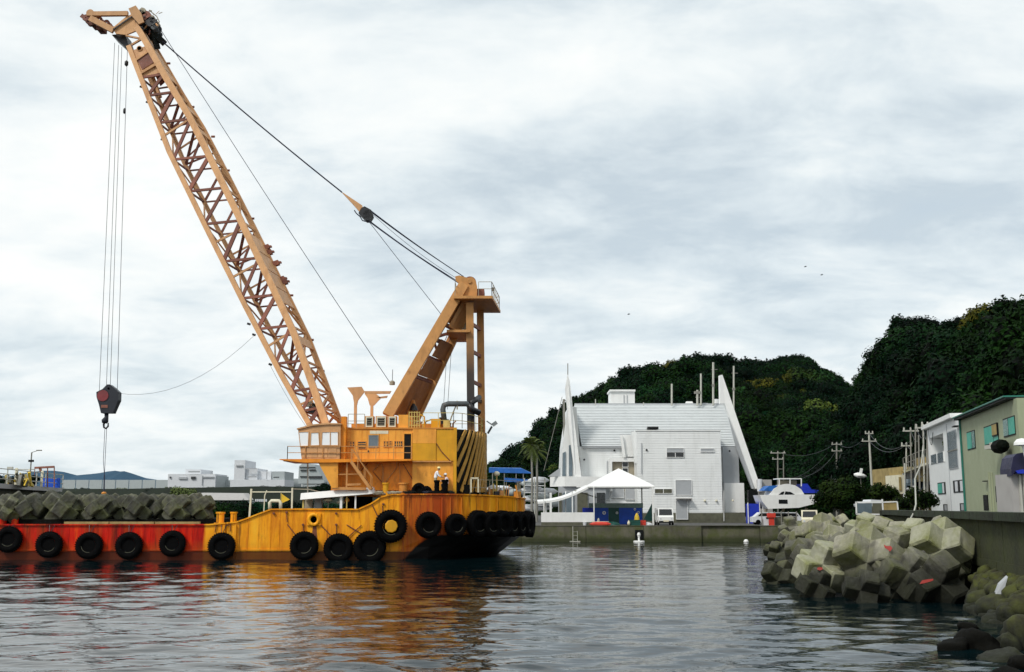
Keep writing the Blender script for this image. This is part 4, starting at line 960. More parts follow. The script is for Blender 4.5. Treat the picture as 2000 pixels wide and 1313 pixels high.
m2 = MB(); c = P(766, 752, 86); m2.lathe([(.22, 0), (.22, .25), (.1, .35)], c, n=10); o = part(m2, 'pulley_stand', 'rail_grey'); m2 = MB(); m2.tube([c, P(767, 722, 86)], .025, 5); m2.build('aerial', M['black_steel'], o)
# hook block and its falls
HY = 88.2
for (a, b_) in (((224, 84), (194, 764)), ((232, 88), (208, 752)), ((238, 92), (215.5, 752)), ((249, 92), (229, 764))):
    rope(P(*a, HY), P(*b_, HY), .022, 0, 'rope_grey' if a[0] < 245 else 'rope_dark', 'hoist_fall')
for px, py, r_ in ((247, 124, .16), (243, 217, .11)):
    c = P(px, py, HY); mb = MB(); mb.lathe([(0, -.3), (r_, -.15), (r_, .15), (0, .3)], c, n=10); part(mb, 'rope_clamp', 'black_steel', smooth=True)
mat('block_black', (.010, .013, .022), .45, var=.3, spec=.5)
mb = MB(); q = [(209, 751), (214, 751), (222, 757), (231.5, 766), (231, 782), (226, 793), (220, 807), (197, 807), (193, 790), (188.5, 776), (188, 766), (200, 760)]
mb.prism([P(x, y, HY - .35) for x, y in q], (0, .7, 0)); hb = part(mb, 'hook_block', 'block_black')
mat('block_red', (.20, .035, .04), .6, var=.3)
mb = MB(); mb.lathe([(.46, 0), (.46, .05), (0, .07)], P(201, 773, HY - .36), (0, -1, 0), 26); mb.build('red_disc', M['block_red'], hb)
mb = MB(); c = P(204, 794, HY - .36); mb.box((c.x - .27, c.y - .03, c.z - .12), (c.x + .27, c.y, c.z + .12)); mb.build('rating_plate', M['brace_rust'], hb)
mb = MB(); c = P(212, 759, HY - .36); mb.lathe([(0, .02), (.09, .02)], c, (0, -1, 0), 12); mb.build('pin_hole', M['far_white'], hb)
mb = MB(); mb.tube([P(208, 807, HY), P(208, 815, HY), P(205, 822, HY), P(204, 827, HY)], [.17, .16, .28, .2], 10); mb.build('hook_shank', M['block_black'], hb, smooth=True)
mb = MB(); mb.tube([P(x, y, HY) for x, y in ((205, 824), (202.5, 829), (203, 835), (207, 837), (211, 833), (211.5, 826))], [.09, .09, .08, .08, .08, .05], 8); mb.build('hook', M['black_steel'], hb, smooth=True)
sl_ = thing('lifting_sling', 'thin twin wire sling hanging from the black hook block to the barge load', 'sling', P(203, 964, 86))
for a in (205, 208.5):
    mb = MB(); mb.tube([P(a, 836, HY), P(a - 3.2, 900, 87.6), P(204, 930, 87.2)], .022, 5); mb.build('wire', M['rope_dark'], sl_)
mb = MB(); mb.tube([P(204, 928, 87.2), P(203, 962, 86.6)], .055, 6); mb.build('wire_bundle', M['rope_dark'], sl_)
mb = MB(); c = P(203, 964, 86.6); mb.lathe([(0, .14), (.16, .1), (.2, 0), (.12, -.12), (0, -.14)], c, n=12); mb.build('shackle', M['roof_orange'], sl_, smooth=True)

# ================================================================== people on the bow
def person(label, joints, radii, edges, head, loc, cols, helmet, rz=0, facing=1, extra=None):
    root = thing('person', label, 'person', loc, rz)
    me = bpy.data.meshes.new('body'); me.from_pydata([j for j in joints], edges, []); o = bpy.data.objects.new('body', me); COL.objects.link(o); o.parent = root
    sk = o.modifiers.new('skin', 'SKIN'); me.skin_vertices[0].data[0].use_root = True
    for i, r_ in enumerate(radii): me.skin_vertices[0].data[i].radius = (r_, r_)
    sb = o.modifiers.new('sub', 'SUBSURF'); sb.levels = 2; sb.render_levels = 2; sk.use_smooth_shade = True
    return root, o
def clothed(name, base, zrange): pass
mat('body_cloth', (.8, .8, .82), .85, var=.05)
def body_material(top, bottom, waist, skin=(.36, .19, .12), wrist=None, neck=None):
    m = bpy.data.materials.new('clothes'); m.use_nodes = True; t = m.node_tree; b = t.nodes['Principled BSDF']; b.inputs['Roughness'].default_value = .85
    g = t.nodes.new('ShaderNodeTexCoord'); s_ = t.nodes.new('ShaderNodeSeparateXYZ'); L(t, g.outputs['Object'], s_.inputs[0])
    c = mixc(t, mth(t, 'GREATER_THAN', s_.outputs[2], waist), bottom, top)
    if neck: c = mixc(t, mth(t, 'GREATER_THAN', s_.outputs[2], neck), c, skin)
    if wrist: c = mixc(t, mth(t, 'GREATER_THAN', s_.outputs[0], wrist), c, skin)
    L(t, c, b.inputs['Base Color']); return m
def head_on(root, c, r_, helm, facing):
    mb = MB(); mb.lathe([(0, -.13), (.055, -.125), (.085, -.06), (.095, .02), (.085, .09), (.05, .125), (0, .135)], c, n=16); h = mb.build('head', M['skin'], root, local=True, smooth=True)
    fx = facing
    mb = MB(); mb.add([(c[0] + fx * .085, c[1] - .02, c[2] + .02), (c[0] + fx * .085, c[1] + .02, c[2] + .02), (c[0] + fx * .125, c[1], c[2] - .03), (c[0] + fx * .085, c[1], c[2] - .045)], [(0, 1, 2), (0, 2, 3), (1, 3, 2), (0, 3, 1)]); mb.build('nose', M['skin'], h, local=True)
    for dy in (-.04, .04): mb = MB(); mb.lathe([(0, .008), (.013, .0)], (c[0] + fx * .088, c[1] + dy, c[2] + .025), (fx, 0, 0), 8); mb.build('eye', M['trousers_dark'], h, local=True)
    mb = MB(); mb.rbox((c[0] + fx * .085, c[1], c[2] - .07), (.012, .05, .010)); mb.build('mouth', M['block_red'], h, local=True)
    for dy in (-.095, .095): mb = MB(); mb.rbox((c[0], c[1] + dy, c[2]), (.04, .02, .06)); mb.build('ear', M['skin'], h, local=True)
    mb = MB(); mb.lathe([(.128, .035), (.125, .06), (.115, .11), (.08, .155), (0, .175)], c, n=18); mb.lathe([(.09, .035), (.15, .036), (.15, .05), (.11, .06)], (c[0] + fx * .02, c[1], c[2]), n=18); mb.build('helmet', helm, root, local=True, smooth=True)
# standing man leaning forward on the bollard, seen from his right side
J = [(0, 0, .98), (.03, 0, 1.12), (.09, 0, 1.30), (.15, 0, 1.44), (.19, 0, 1.52),
     (0, -.09, .93), (.03, -.10, .50), (-.03, -.10, .08), (.10, -.11, .04), (0, .09, .93), (.10, .10, .52), (.08, .10, .08), (.21, .11, .04),
     (.13, -.19, 1.40), (.24, -.23, 1.15), (.47, -.20, 1.03), (.55, -.19, 1.01), (.13, .19, 1.40), (.28, .23, 1.16), (.50, .17, 1.05), (.58, .16, 1.03)]
E = [(0, 1), (1, 2), (2, 3), (3, 4), (0, 5), (5, 6), (6, 7), (7, 8), (0, 9), (9, 10), (10, 11), (11, 12), (3, 13), (13, 14), (14, 15), (15, 16), (3, 17), (17, 18), (18, 19), (19, 20)]
RD = [.16, .155, .17, .13, .06, .105, .075, .05, .045, .105, .075, .05, .045, .07, .05, .036, .035, .07, .05, .036, .035]
c = P(851, 958, 81.1); foot = Vector((c.x - .05, 81.35, 4.98))
man, bo = person('man in white shirt and pale yellow helmet leaning forward over a black bollard', J, RD, E, None, foot, None, None)
bo.data.materials.append(body_material((.82, .82, .84), (.42, .35, .22), 1.0, wrist=.40))
head_on(man, (.25, 0, 1.66), .1, M['helmet_cream'], 1)
def hand(root, c, sx, name='hand'):
    for k in range(4):
        mb = MB(); y = c[1] - .035 + k * .023; mb.tube([(c[0], y, c[2]), (c[0] + .05, y, c[2] + .005), (c[0] + .085 - abs(k - 1.5) * .01, y, c[2] - .03)], [.012, .011, .008], 6); mb.build('finger', M['skin'], root, local=True, smooth=True)
    mb = MB(); mb.tube([(c[0] - .03, c[1] + sx * .035, c[2]), (c[0] + .02, c[1] + sx * .065, c[2] - .01), (c[0] + .045, c[1] + sx * .06, c[2] - .025)], [.014, .012, .009], 6); mb.build('thumb', M['skin'], root, local=True, smooth=True)
hand(man, (.585, -.19, 1.01), 1); hand(man, (.61, .16, 1.03), -1)
# plinth of deck gear he stands on
mb = MB(); mb.box((foot.x - .5, 80.95, 4.70), (foot.x + .7, 81.75, 4.96)); mb.build('deck_step', M['rock_dark'], barge)
# crouching man in pale shirt behind the bollard
J2 = [(0, 0, .42), (.03, 0, .60), (.02, 0, .80), (-.02, 0, .95), (-.05, 0, 1.02), (0, -.12, .42), (-.36, -.16, .48), (-.28, -.16, .08), (-.40, -.16, .04), (0, .12, .42), (-.34, .18, .46), (-.28, .18, .08), (-.40, .18, .04),
      (-.02, -.2, .88), (-.18, -.24, .66), (-.40, -.18, .72), (-.47, -.17, .73), (-.02, .2, .88), (-.16, .24, .66), (-.38, .2, .70), (-.45, .2, .71)]
c = P(872, 958, 81.7); foot = Vector((c.x, 81.7, 5.02))
man2, bo = person('crouching worker in pale pink shirt and white helmet behind the second bollard', J2, RD, E, None, foot, None, None)
bo.data.materials.append(body_material((.72, .60, .64), (.03, .03, .04), .5, wrist=None))
head_on(man2, (-.09, 0, 1.15), .1, M['white_paint'], -1)
mb = MB(); mb.box((foot.x - .5, 81.45, 4.66), (foot.x + .4, 81.95, 5.02)); mb.build('deck_step', M['rock_dark'], barge)
# ================================================================== ground, quay, walls
def struct(mb, nm, mt, **k):
    o = mb.build(nm, mt if not isinstance(mt, str) else M[mt], None, **k); o['kind'] = 'structure'; return o
GZ = 1.72
QY = 121.0
def WX(Y): return 10.0 + .214 * Y               # line of the high sea wall
mb = MB(); xq0 = -80
mb.add([(-14, QY + .6, GZ), (WX(118) + 3, QY + .6, GZ), (WX(118) + .8, 118, GZ), (WX(77) + .8, 77.6, GZ), (WX(20) + .8, 20, GZ), (WX(20) + 200, 20, GZ), (400, 20, GZ), (700, 700, GZ), (-300, 700, GZ), (-120, 340, GZ), (-30, 200, GZ), (-14, 170, GZ)], [tuple(range(11))])
struct(mb, 'ground', 'asphalt')
mb = MB(); mb.box((-260, 205, -.5), (-20, 420, 1.4)); struct(mb, 'shore', 'ground_grass')
# quay wall in cast lengths
qw = thing('quay_wall', 'long low stained concrete quay wall in front of the white building', 'quay wall', (20, QY, 0))
qs = [(-14, QY), (1.0, QY), (8.2, QY), (14.6, QY - .05), (21, QY + .2), (27.5, QY), (WX(118) + 3, QY - .3)]
for i, ((a, b_), (c, d)) in enumerate(zip(qs[:-1], qs[1:])):
    mb = MB(); h = GZ + (-.02 if i % 2 else .03)
    mb.hexa([(a + .02, b_, -2), (c - .02, b_, -2), (c - .02, b_ + .9, -2), (a + .02, b_ + .9, -2), (a + .02, b_ + .12, h), (c - .02, b_ + .12, h), (c - .02, b_ + .9, h), (a + .02, b_ + .9, h)])
    mb.build('wall_length', M['quay_concrete'], qw)
mb = MB(); mb.box((-14, QY + .05, GZ + .031), (WX(118) + 3, QY + .5, GZ + .07)); mb.build('coping', M['quay_concrete'], qw)
mb = MB(); mb.box((P(1248, 1040, QY).x - .45, QY - .12, .3), (P(1248, 1040, QY).x + .45, QY - .01, 1.3)); mb.build('drain_recess', M['trim_dark'], qw)
# high sea wall at the right
sw = thing('sea_wall', 'tall dark mossy concrete sea wall with overhanging lip at the right', 'sea wall', (WX(40), 40, 0))
def wseg(Y0, Y1, zlo, zhi, x_off, thick, mt, nm, g=.015):
    mb = MB(); a, b_ = WX(Y0), WX(Y1); lo0 = zlo if not hasattr(zlo, '__len__') else zlo[0]
    mb.hexa([(a + x_off, Y0 + g, zlo), (a + x_off + thick, Y0 + g, zlo), (b_ + x_off + thick, Y1 - g, zlo), (b_ + x_off, Y1 - g, zlo), (a + x_off, Y0 + g, zhi), (a + x_off + thick, Y0 + g, zhi), (b_ + x_off + thick, Y1 - g, zhi), (b_ + x_off, Y1 - g, zhi)])
    return mb.build(nm, M[mt], sw)
for Y0 in np.arange(12.5, 77, 4.3):
    Y1 = Y0 + 4.3
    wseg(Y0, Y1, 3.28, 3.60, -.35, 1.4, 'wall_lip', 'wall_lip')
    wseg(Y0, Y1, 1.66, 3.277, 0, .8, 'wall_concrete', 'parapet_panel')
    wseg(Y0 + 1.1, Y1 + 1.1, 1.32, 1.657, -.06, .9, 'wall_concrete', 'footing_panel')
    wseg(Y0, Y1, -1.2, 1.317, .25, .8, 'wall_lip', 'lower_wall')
mb = MB(); y1 = 77.1; mb.box((WX(77) - .3, y1 - .02, -.5), (WX(77) + 1.2, y1 + .5, 3.55)); mb.build('end_return', M['wall_lip'], sw)
for Y0 in np.arange(77.7, 117, 5.6): wseg(Y0, Y0 + 5.6, -1.2, GZ + .03, 0, 1.2, 'quay_concrete', 'low_wall')

# rocks
ORDN = 0
def rock(loc, size, seed, mt, label, group, nm='boulder', sub=3, flat=1.):
    bm = bmesh.new(); bmesh.ops.create_icosphere(bm, subdivisions=sub, radius=1)
    o_ = Vector((seed * 3.7, seed * 1.3, seed * .7))
    for v in bm.verts:
        d = v.co.normalized(); k = 1 + .42 * mnoise.noise(d * 1.1 + o_) + .22 * mnoise.noise(d * 2.6 + o_) + .09 * mnoise.noise(d * 6 + o_)
        v.co = d * k
        for ax, lim in ((0, .78), (2, .72)):
            if abs(v.co[ax]) > lim: v.co[ax] = math.copysign(lim + (abs(v.co[ax]) - lim) * .3, v.co[ax])
    me = bpy.data.meshes.new(nm); bm.to_mesh(me); bm.free(); me.materials.append(M[mt])
    me.polygons.foreach_set('use_smooth', [True] * len(me.polygons))
    o = bpy.data.objects.new(nm, me); COL.objects.link(o); o.location = loc; o.scale = size; o.rotation_euler = (random.uniform(-.5, .5), random.uniform(-.5, .5), random.uniform(0, 6))
    return tag(o, label, 'rock', group)
# riprap bank under the concrete: many rocks
rd = random.Random(21); n_r = 0
for row, (off, z_, s_) in enumerate(((-.15, .95, .45), (-.6, .6, .55), (-1.05, .2, .6), (-1.5, -.15, .55))):
    Yc_ = 21.0; kk = 0
    while Yc_ < 60:
        ss = s_ * rd.uniform(.75, 1.25); Yc_ += ss * 1.25
        if Yc_ > 46.0 - row * 1.5: break
        n_r += 1
        if Yc_ < 36: continue
        kk += 1
        rock((WX(Yc_) + off + rd.uniform(-.25, .2), Yc_, z_ + rd.uniform(-.15, .15)), (ss * .85, ss * 1.0, ss * .8), n_r, 'rock_moss', ['mossy rock in the top row right under the sea wall concrete', 'mossy rock in the second row below the sea wall concrete', 'mossy rock in the third row down the bank', 'mossy rock in the lowest row of the bank, at the water'][row], 'mossy rocks banked against the sea wall')
for i, (px, py, w, h, lab, mt) in enumerate(((1912, 1240, 1.1, .40, 'broad dark rock with a mossy top in the shallows', 'rock_dark'), (1971, 1243, .55, .42, 'egg shaped green rock standing in the shallows at the right', 'rock_moss'), (1858, 1240, .75, .22, 'low black rock barely above the water', 'rock_dark'),
                                            (1950, 1262, 1.1, .2, 'flat mossy slab rock under the egg shaped rock', 'rock_moss'), (1996, 1275, .7, .25, 'dark rock at the lower right picture edge', 'rock_dark'), (1955, 1305, .8, .18, 'low dark rock in the bottom right corner', 'rock_dark'), (1890, 1205, .6, .2, 'small dark rock awash near the wall foot', 'rock_dark'), (1998, 1240, .9, .8, 'mossy rock cut by the right picture edge', 'rock_moss'))):
    Yr_ = EYE * 2100 / (py + 14 - 990); p = P(px, py, Yr_)
    rock((p.x, Yr_, h * .15), (w * .6, w * .55, h * 1.15), 40 + i * 3, mt, lab, 'rocks in the shallows')
wp = P(1953, 1147, 39); mb = MB(); mb.hexa([wp + Vector(v) * .8 for v in ((-.28, 0, -.42), (.0, -.1, -.5), (.05, .2, -.5), (-.2, .3, -.4), (-.02, 0, .1), (.34, -.1, .45), (.4, .2, .5), (.05, .3, .15))]); tag(mb.build('debris_slab', M['panel_grey'], None, org=wp), 'pale pointed slab lying on the mossy rocks below the wall', 'debris')

# rubble bed under the heap, near black to paint in shade between blocks
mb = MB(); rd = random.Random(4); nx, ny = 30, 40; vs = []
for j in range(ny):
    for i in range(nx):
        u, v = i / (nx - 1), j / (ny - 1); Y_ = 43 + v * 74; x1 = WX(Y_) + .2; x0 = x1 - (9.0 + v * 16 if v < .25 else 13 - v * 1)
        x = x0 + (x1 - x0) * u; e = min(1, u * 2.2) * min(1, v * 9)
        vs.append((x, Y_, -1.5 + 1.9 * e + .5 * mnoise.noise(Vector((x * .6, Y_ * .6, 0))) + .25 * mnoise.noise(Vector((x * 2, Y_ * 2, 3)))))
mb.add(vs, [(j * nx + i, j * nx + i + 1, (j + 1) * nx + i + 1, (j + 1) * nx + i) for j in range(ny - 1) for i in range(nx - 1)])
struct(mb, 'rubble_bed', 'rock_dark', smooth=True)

# the heap of big concrete blocks
def facing(c, roll, jitter=(0, 0)):
    """orientation with one corner of the central cube turned to the camera, arms spread round it"""
    to = (Vector((0, 0, EYE)) - Vector(c)).normalized()
    q1 = Vector((1, 1, 1)).normalized().rotation_difference(to).to_matrix()
    q1 = Matrix.Rotation(R(roll), 3, to) @ q1
    q1 = Matrix.Rotation(jitter[0], 3, 'X') @ Matrix.Rotation(jitter[1], 3, 'Z') @ q1
    return q1
def screen_roll(c, want):
    """roll so that one of the three arms points to screen angle want (degrees, 90 is up)"""
    best = (9, 0)
    for r_ in range(0, 120, 3):
        m_ = facing(c, r_); d = m_ @ Vector((1, 0, 0)); a = math.degrees(math.atan2(d.z, d.x)); dd = abs((a - want + 60) % 120 - 60)
        if dd < best[0]: best = (dd, r_)
        if dd < 2: break
    return best[1]
G = 'six-armed concrete blocks heaped beside the sea wall'
heap_l = [  # px, py, Y, size, mode, label
    (1838, 1072, 47.5, 1.28, 270, 'pale olive block high on the right of the heap, three arms meeting at one point'),
    (1693, 1097, 46.5, 1.38, 268, 'large dark block with red paint on its right arm, middle of the heap'),
    (1826, 1132, 44.6, 1.18, 'r1', 'block with a bright red slash, low at the right of the heap'),
    (1772, 1128, 45.2, 1.15, 'r2', 'plain olive block just left of the one with the red slash'),
    (1606, 1112, 47.5, 1.15, 'r3', 'block with a pale top and faint red mark at the front left of the heap'),
    (1558, 1076, 58, 1.20, 'r5', 'grey block leaning left at the water, upper left of the pale one'),
    (1585, 1085, 54, 1.12, 'r6', 'grey slanting block just behind the pale topped one'),
    (1524, 1130, 55, 1.02, 'r7', 'low wedge of a block at the far left waterline'),
    (1518, 1098, 66, 1.0, 'r9', 'green footed block farthest left at the waterline'),
    (1515, 1058, 80, 1.0, 'r10', 'dark block with a pale tip against the quay wall'),
    (1545, 1037, 84, 1.15, 'r11', 'small yellow topped block near the quay wall'),
    (1572, 1030, 80, 1.3, 'r12', 'block standing on edge at the far back left'),
    (1545, 1012, 92, 1.2, 'r13', 'rounded looking block highest at the back left'),
    (1606, 1022, 72, 1.5, 'r14', 'big grey block on the crest, back left, with slanting sides'),
    (1632, 1012, 76, 1.35, 'r15', 'tall grey block behind the crest in front of the cream truck'),
    (1598, 1055, 64, 1.25, 'r16', 'light grey block in the middle of the left slope'),
    (1628, 1050, 60, 1.25, 'r17', 'grey block below the crest, centre left'),
    (1650, 1042, 64, 1.1, 'r18', 'small block with a white face near the centre crest'),
    (1690, 1022, 62, 1.35, 'r19', 'block with pale sunlit slab top under the white framed fence'),
    (1716, 1028, 58, 1.2, 'r20', 'greenish block right of the pale slab top'),
    (1722, 1020, 66, 1.1, 'r21', 'mossy block highest behind the pale slab'),
    (1758, 1058, 55, 1.1, 'r22', 'dark block between the red marked one and the big pale one'),
    (1745, 1080, 50, 1.1, 'r23', 'black shaded block wedged low between the two largest'),
    (1795, 1056, 51, 1.0, 'r24', 'yellowish block behind the left of the big pale one'),
    (1850, 1040, 53, .95, 'r25', 'grey block peeking over the top of the big pale one'),
    (1858, 1112, 48, .9, 'r26', 'olive block tucked at the foot of the dark sea wall'),
    (1655, 1075, 54, 1.1, 'r27', 'block filling the gap left of the red marked one'),
    (1720, 1130, 46, 1.05, 'r28', 'olive arm low at the waterline below the red marked block'),
    (1692, 1152, 44.2, .8, 'r29', 'small green block just out of the water at the front'),
    (1592, 1147, 46.5, .8, 'r31', 'green wet block under the pale topped one'),
    (1800, 1092, 50, 1.2, 'r33', 'olive block under the big pale one'),
]
allb = []
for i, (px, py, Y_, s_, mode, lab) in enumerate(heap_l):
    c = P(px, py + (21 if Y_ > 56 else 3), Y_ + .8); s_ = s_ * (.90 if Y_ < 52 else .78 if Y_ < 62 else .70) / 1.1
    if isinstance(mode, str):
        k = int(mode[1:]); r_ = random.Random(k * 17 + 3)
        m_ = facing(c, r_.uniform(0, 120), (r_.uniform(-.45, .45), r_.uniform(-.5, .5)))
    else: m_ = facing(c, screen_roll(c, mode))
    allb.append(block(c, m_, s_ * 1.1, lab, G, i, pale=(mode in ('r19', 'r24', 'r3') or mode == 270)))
# hidden supporting layer behind and below
rd = random.Random(31)
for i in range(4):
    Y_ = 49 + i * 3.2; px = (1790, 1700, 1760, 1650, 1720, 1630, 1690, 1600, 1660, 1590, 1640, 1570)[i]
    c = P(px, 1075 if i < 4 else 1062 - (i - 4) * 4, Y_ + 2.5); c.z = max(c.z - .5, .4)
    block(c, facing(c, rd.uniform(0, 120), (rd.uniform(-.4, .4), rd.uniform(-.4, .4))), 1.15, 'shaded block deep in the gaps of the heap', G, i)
# painted marks: a thin skin of paint on block faces, found by ray
bpy.context.view_layer.update()
dg = bpy.context.evaluated_depsgraph_get()
def paint(px0, py0, shape, label, nm='paint_mark'):
    vs = []; o_ = Vector((0, 0, EYE)); tgt = None; nrm = None
    d = (P(px0, py0, 50) - o_).normalized(); hit, loc, nr, ix, ob, mx_ = S.ray_cast(dg, o_, d)
    if not hit or 'concrete' not in ob.name: return
    for (px, py) in shape:
        d = (P(px, py, 50) - o_).normalized(); t = (loc - o_).dot(nr) / d.dot(nr); q = o_ + d * t + nr * .012
        vs.append(ob.matrix_world.inverted() @ q)
    mb = MB(); mb.add(vs, [tuple(range(len(vs)))])
    mb.build(nm, M['red_spray'], ob, local=True)
paint(1808, 1136, [(1796, 1141), (1801, 1134), (1812, 1132), (1822, 1131), (1823, 1134), (1815, 1137), (1804, 1140)], '')
paint(1734, 1070, [(1726, 1064), (1731, 1067), (1740, 1067), (1743, 1072), (1738, 1078), (1734, 1074), (1728, 1070)], '')
paint(1601, 1112, [(1596, 1110), (1600, 1108), (1606, 1109), (1607, 1113), (1601, 1115), (1596, 1113)], '')
bpy.context.view_layer.update()

# ================================================================== white club building
cl = thing('club_building', 'large white louvre-clad waterfront building with two slanting white fins', 'building', P(1290, 1018, 150))
FY = 150.0
def cx_(px, Y=FY): return P(px, 950, Y).x
def cz(py, Y=FY): return P(1280, py, Y).z
def siding(x0, x1, z0, z1, Y, step, mt, nm='siding', par=cl, depth=.035):
    """lapped boards: every board is its own slanted strip"""
    mb = MB(); z_ = z0
    while z_ < z1 - .02:
        zt_ = min(z1, z_ + step); mb.hexa([(x0, Y - depth, z_), (x1, Y - depth, z_), (x1, Y, z_), (x0, Y, z_), (x0, Y - depth * .25, zt_ - .01), (x1, Y - depth * .25, zt_ - .01), (x1, Y, zt_ - .01), (x0, Y, zt_ - .01)]); z_ = zt_
    o = mb.build(nm, M[mt], par); o['kind'] = 'stuff'; return o
# main block
x0, x1 = cx_(1112), cx_(1443)
ez, rz_ = cz(872), cz(790, 157)
mb = MB(); mb.box((x0, FY, GZ), (x1, FY + 15, ez)); mb.build('main_wall', M['siding_white'], cl)
siding(x0, x1, cz(945), ez - .02, FY, .30, 'siding_white')
siding(x0, x1, GZ + 1.2, cz(945) - .05, FY, .45, 'siding_white')
# steep roof plane with horizontal lapped sheets
mb = MB(); A0, B0 = Vector((cx_(1137), FY - .3, ez)), Vector((cx_(1443), FY - .3, ez)); A1, B1 = P(1122, 790, 157), P(1418, 790, 157)
k = 26
for i in range(k):
    t0, t1 = i / k, (i + 1) / k - .004; a, b_, c, d = A0.lerp(A1, t0), B0.lerp(B1, t0), B0.lerp(B1, t1), A0.lerp(A1, t1); o_ = Vector((0, -.09, .05))
    mb.hexa([a, b_, b_ + o_, a + o_, d, c, c + o_ * .2, d + o_ * .2])
o = mb.build('roof_sheets', M['siding_roof'], cl); o['kind'] = 'stuff'
mb = MB(); mb.prism([(A0.x, FY - .25, ez - .02), (B0.x, FY - .25, ez - .02), (B1.x, 156.9, B1.z - .05), (A1.x, 156.9, A1.z - .05)], (0, 7, -.3)); mb.build('roof', M['siding_roof'], cl)
mb = MB(); mb.bar(A1 + Vector((0, 0, .05)), B1 + Vector((0, 0, .05)), .25, .18); mb.bar(A0 + Vector((0, -.1, -.12)), B0 + Vector((0, -.1, -.12)), .12, .16); mb.build('ridge_cap', M['panel_grey'], cl)
mb = MB(); mb.box((cx_(1270), 151.2, cz(838, 151.5)), (cx_(1291), 152.5, cz(834, 151.5))); mb.build('roof_vent', M['trim_dark'], cl)
# right hand wing parts
mb = MB(); mb.box((cx_(1412), FY - .5, cz(944)), (cx_(1443), FY - .11, cz(873))); mb.build('grey_wall_panel', M['panel_grey'], cl)
mb = MB(); mb.box((cx_(1411), FY - 1.4, GZ + 1.35), (cx_(1449), FY - .51, cz(944))); mb.build('side_wing', M['white_paint'], cl)
# front extension
EYq = 146.5
ex0, ex1 = P(1245, 950, EYq).x, P(1410, 950, EYq).x; et = P(1300, 842, EYq).z
mb = MB(); mb.box((ex0, EYq, GZ + 1.3), (ex1, FY - .09, et)); mb.build('extension', M['siding_white'], cl)
siding(ex0 + .02, ex1, cz(1000, EYq), et - .05, EYq, .34, 'siding_white')
mb = MB(); mb.box((ex0 - .1, EYq - .12, et), (ex1 + .1, FY - .1, et + .12)); mb.build('extension_cap', M['white_paint'], cl)
mb = MB(); mb.prism([P(1234, 843, 148), P(1246, 843, EYq), P(1246, 905, EYq), P(1240, 905, 147.5)], (0, 1, 0)); mb.build('slanted_return', M['siding_white'], cl)
mb = MB(); mb.prism([P(1211, 849, 149), P(1216, 850, 149), P(1222, 893, 149), P(1217, 893, 149)], (0, .5, 0)); mb.prism([P(1216, 849, 149.5), P(1233, 850, 149.5), P(1241, 892, 149.5), P(1222, 892, 149.5)], (0, .1, 0)); mb.build('stair_shroud', M['white_paint'], cl)
mb = MB(); mb.box((ex0 + .5, EYq - .1, GZ), (P(1453, 950, EYq).x, FY - .2, GZ + 1.3)); mb.build('plinth', M['plinth'], cl)
def win(px0, px1, py0, py1, Y, mt, nm='window', fr_=.06, label=None, frm='white_paint', mull=0):
    a, b_ = P(px0, py1, Y), P(px1, py0, Y); mb = MB(); p = .16
    for lo, hi in (((a.x - fr_, a.z - fr_), (b_.x + fr_, a.z)), ((a.x - fr_, b_.z), (b_.x + fr_, b_.z + fr_)), ((a.x - fr_, a.z), (a.x, b_.z)), ((b_.x, a.z), (b_.x + fr_, b_.z))): mb.box((lo[0], Y - p, lo[1]), (hi[0], Y - .002, hi[1]))
    for k in range(mull): xx = a.x + (b_.x - a.x) * (k + 1) / (mull + 1); mb.box((xx - .04, Y - p, a.z), (xx + .04, Y - .003, b_.z))
    o = mb.build(nm, M[frm], cl); mb = MB(); mb.box((a.x, Y - .10, a.z), (b_.x, Y - .09, b_.z)); mb.build('pane', M[mt], o); return o
win(1302.5, 1335, 884.5, 893, EYq, 'window_dark', mull=1); win(1302.5, 1335, 876, 883.5, EYq, 'panel_grey', 'blind_box'); win(1368.5, 1394, 876.5, 882.5, EYq, 'panel_grey', 'vent_grille')
win(1320, 1350, 938.5, 967, EYq, 'panel_grey', 'shutter'); win(1321, 1342, 978, 1014, EYq - .11, 'panel_grey', 'door'); win(1279, 1312, 955.5, 963.5, EYq, 'plinth', 'strip_window', mull=1)
mb = MB(); a, b_ = P(1322, 973, EYq - 1), P(1352, 975, EYq - 1); mb.box((a.x, EYq - 1, b_.z), (b_.x, EYq - .01, a.z)); mb.box((b_.x - .1, EYq - 1, b_.z - .2), (b_.x, EYq - .01, b_.z)); mb.build('door_canopy', M['roof_grey'], cl)
for px in (1376.5, 1399, 1431): mb = MB(); c = P(px, 978, EYq - (.1 if px < 1420 else 0)); mb.lathe([(.14, 0), (.14, .22), (.05, .3)], c, (0, -1, 0), 10); mb.build('wall_lamp', M['cream_paint'], cl)
for px, y0, y1, Y in ((1253, 865, 925, EYq), (1414, 958, 1018, EYq - .1), (1186, 900, 930, FY)): mb = MB(); mb.tube([P(px, y0, Y - .15), P(px, y1, Y - .15)], .05, 6); mb.build('downpipe', M['panel_grey'] if px < 1300 else M['white_paint'], cl)
for px, py in ((1141, 898), (1200, 880), (1263, 879), (1425, 881)): mb = MB(); mb.lathe([(.14, 0), (.1, .12), (0, .14)], P(px, py, FY - .12 if px < 1240 else EYq - .1), (0, -1, 0), 8); mb.build('spout', M['trim_dark'], cl)
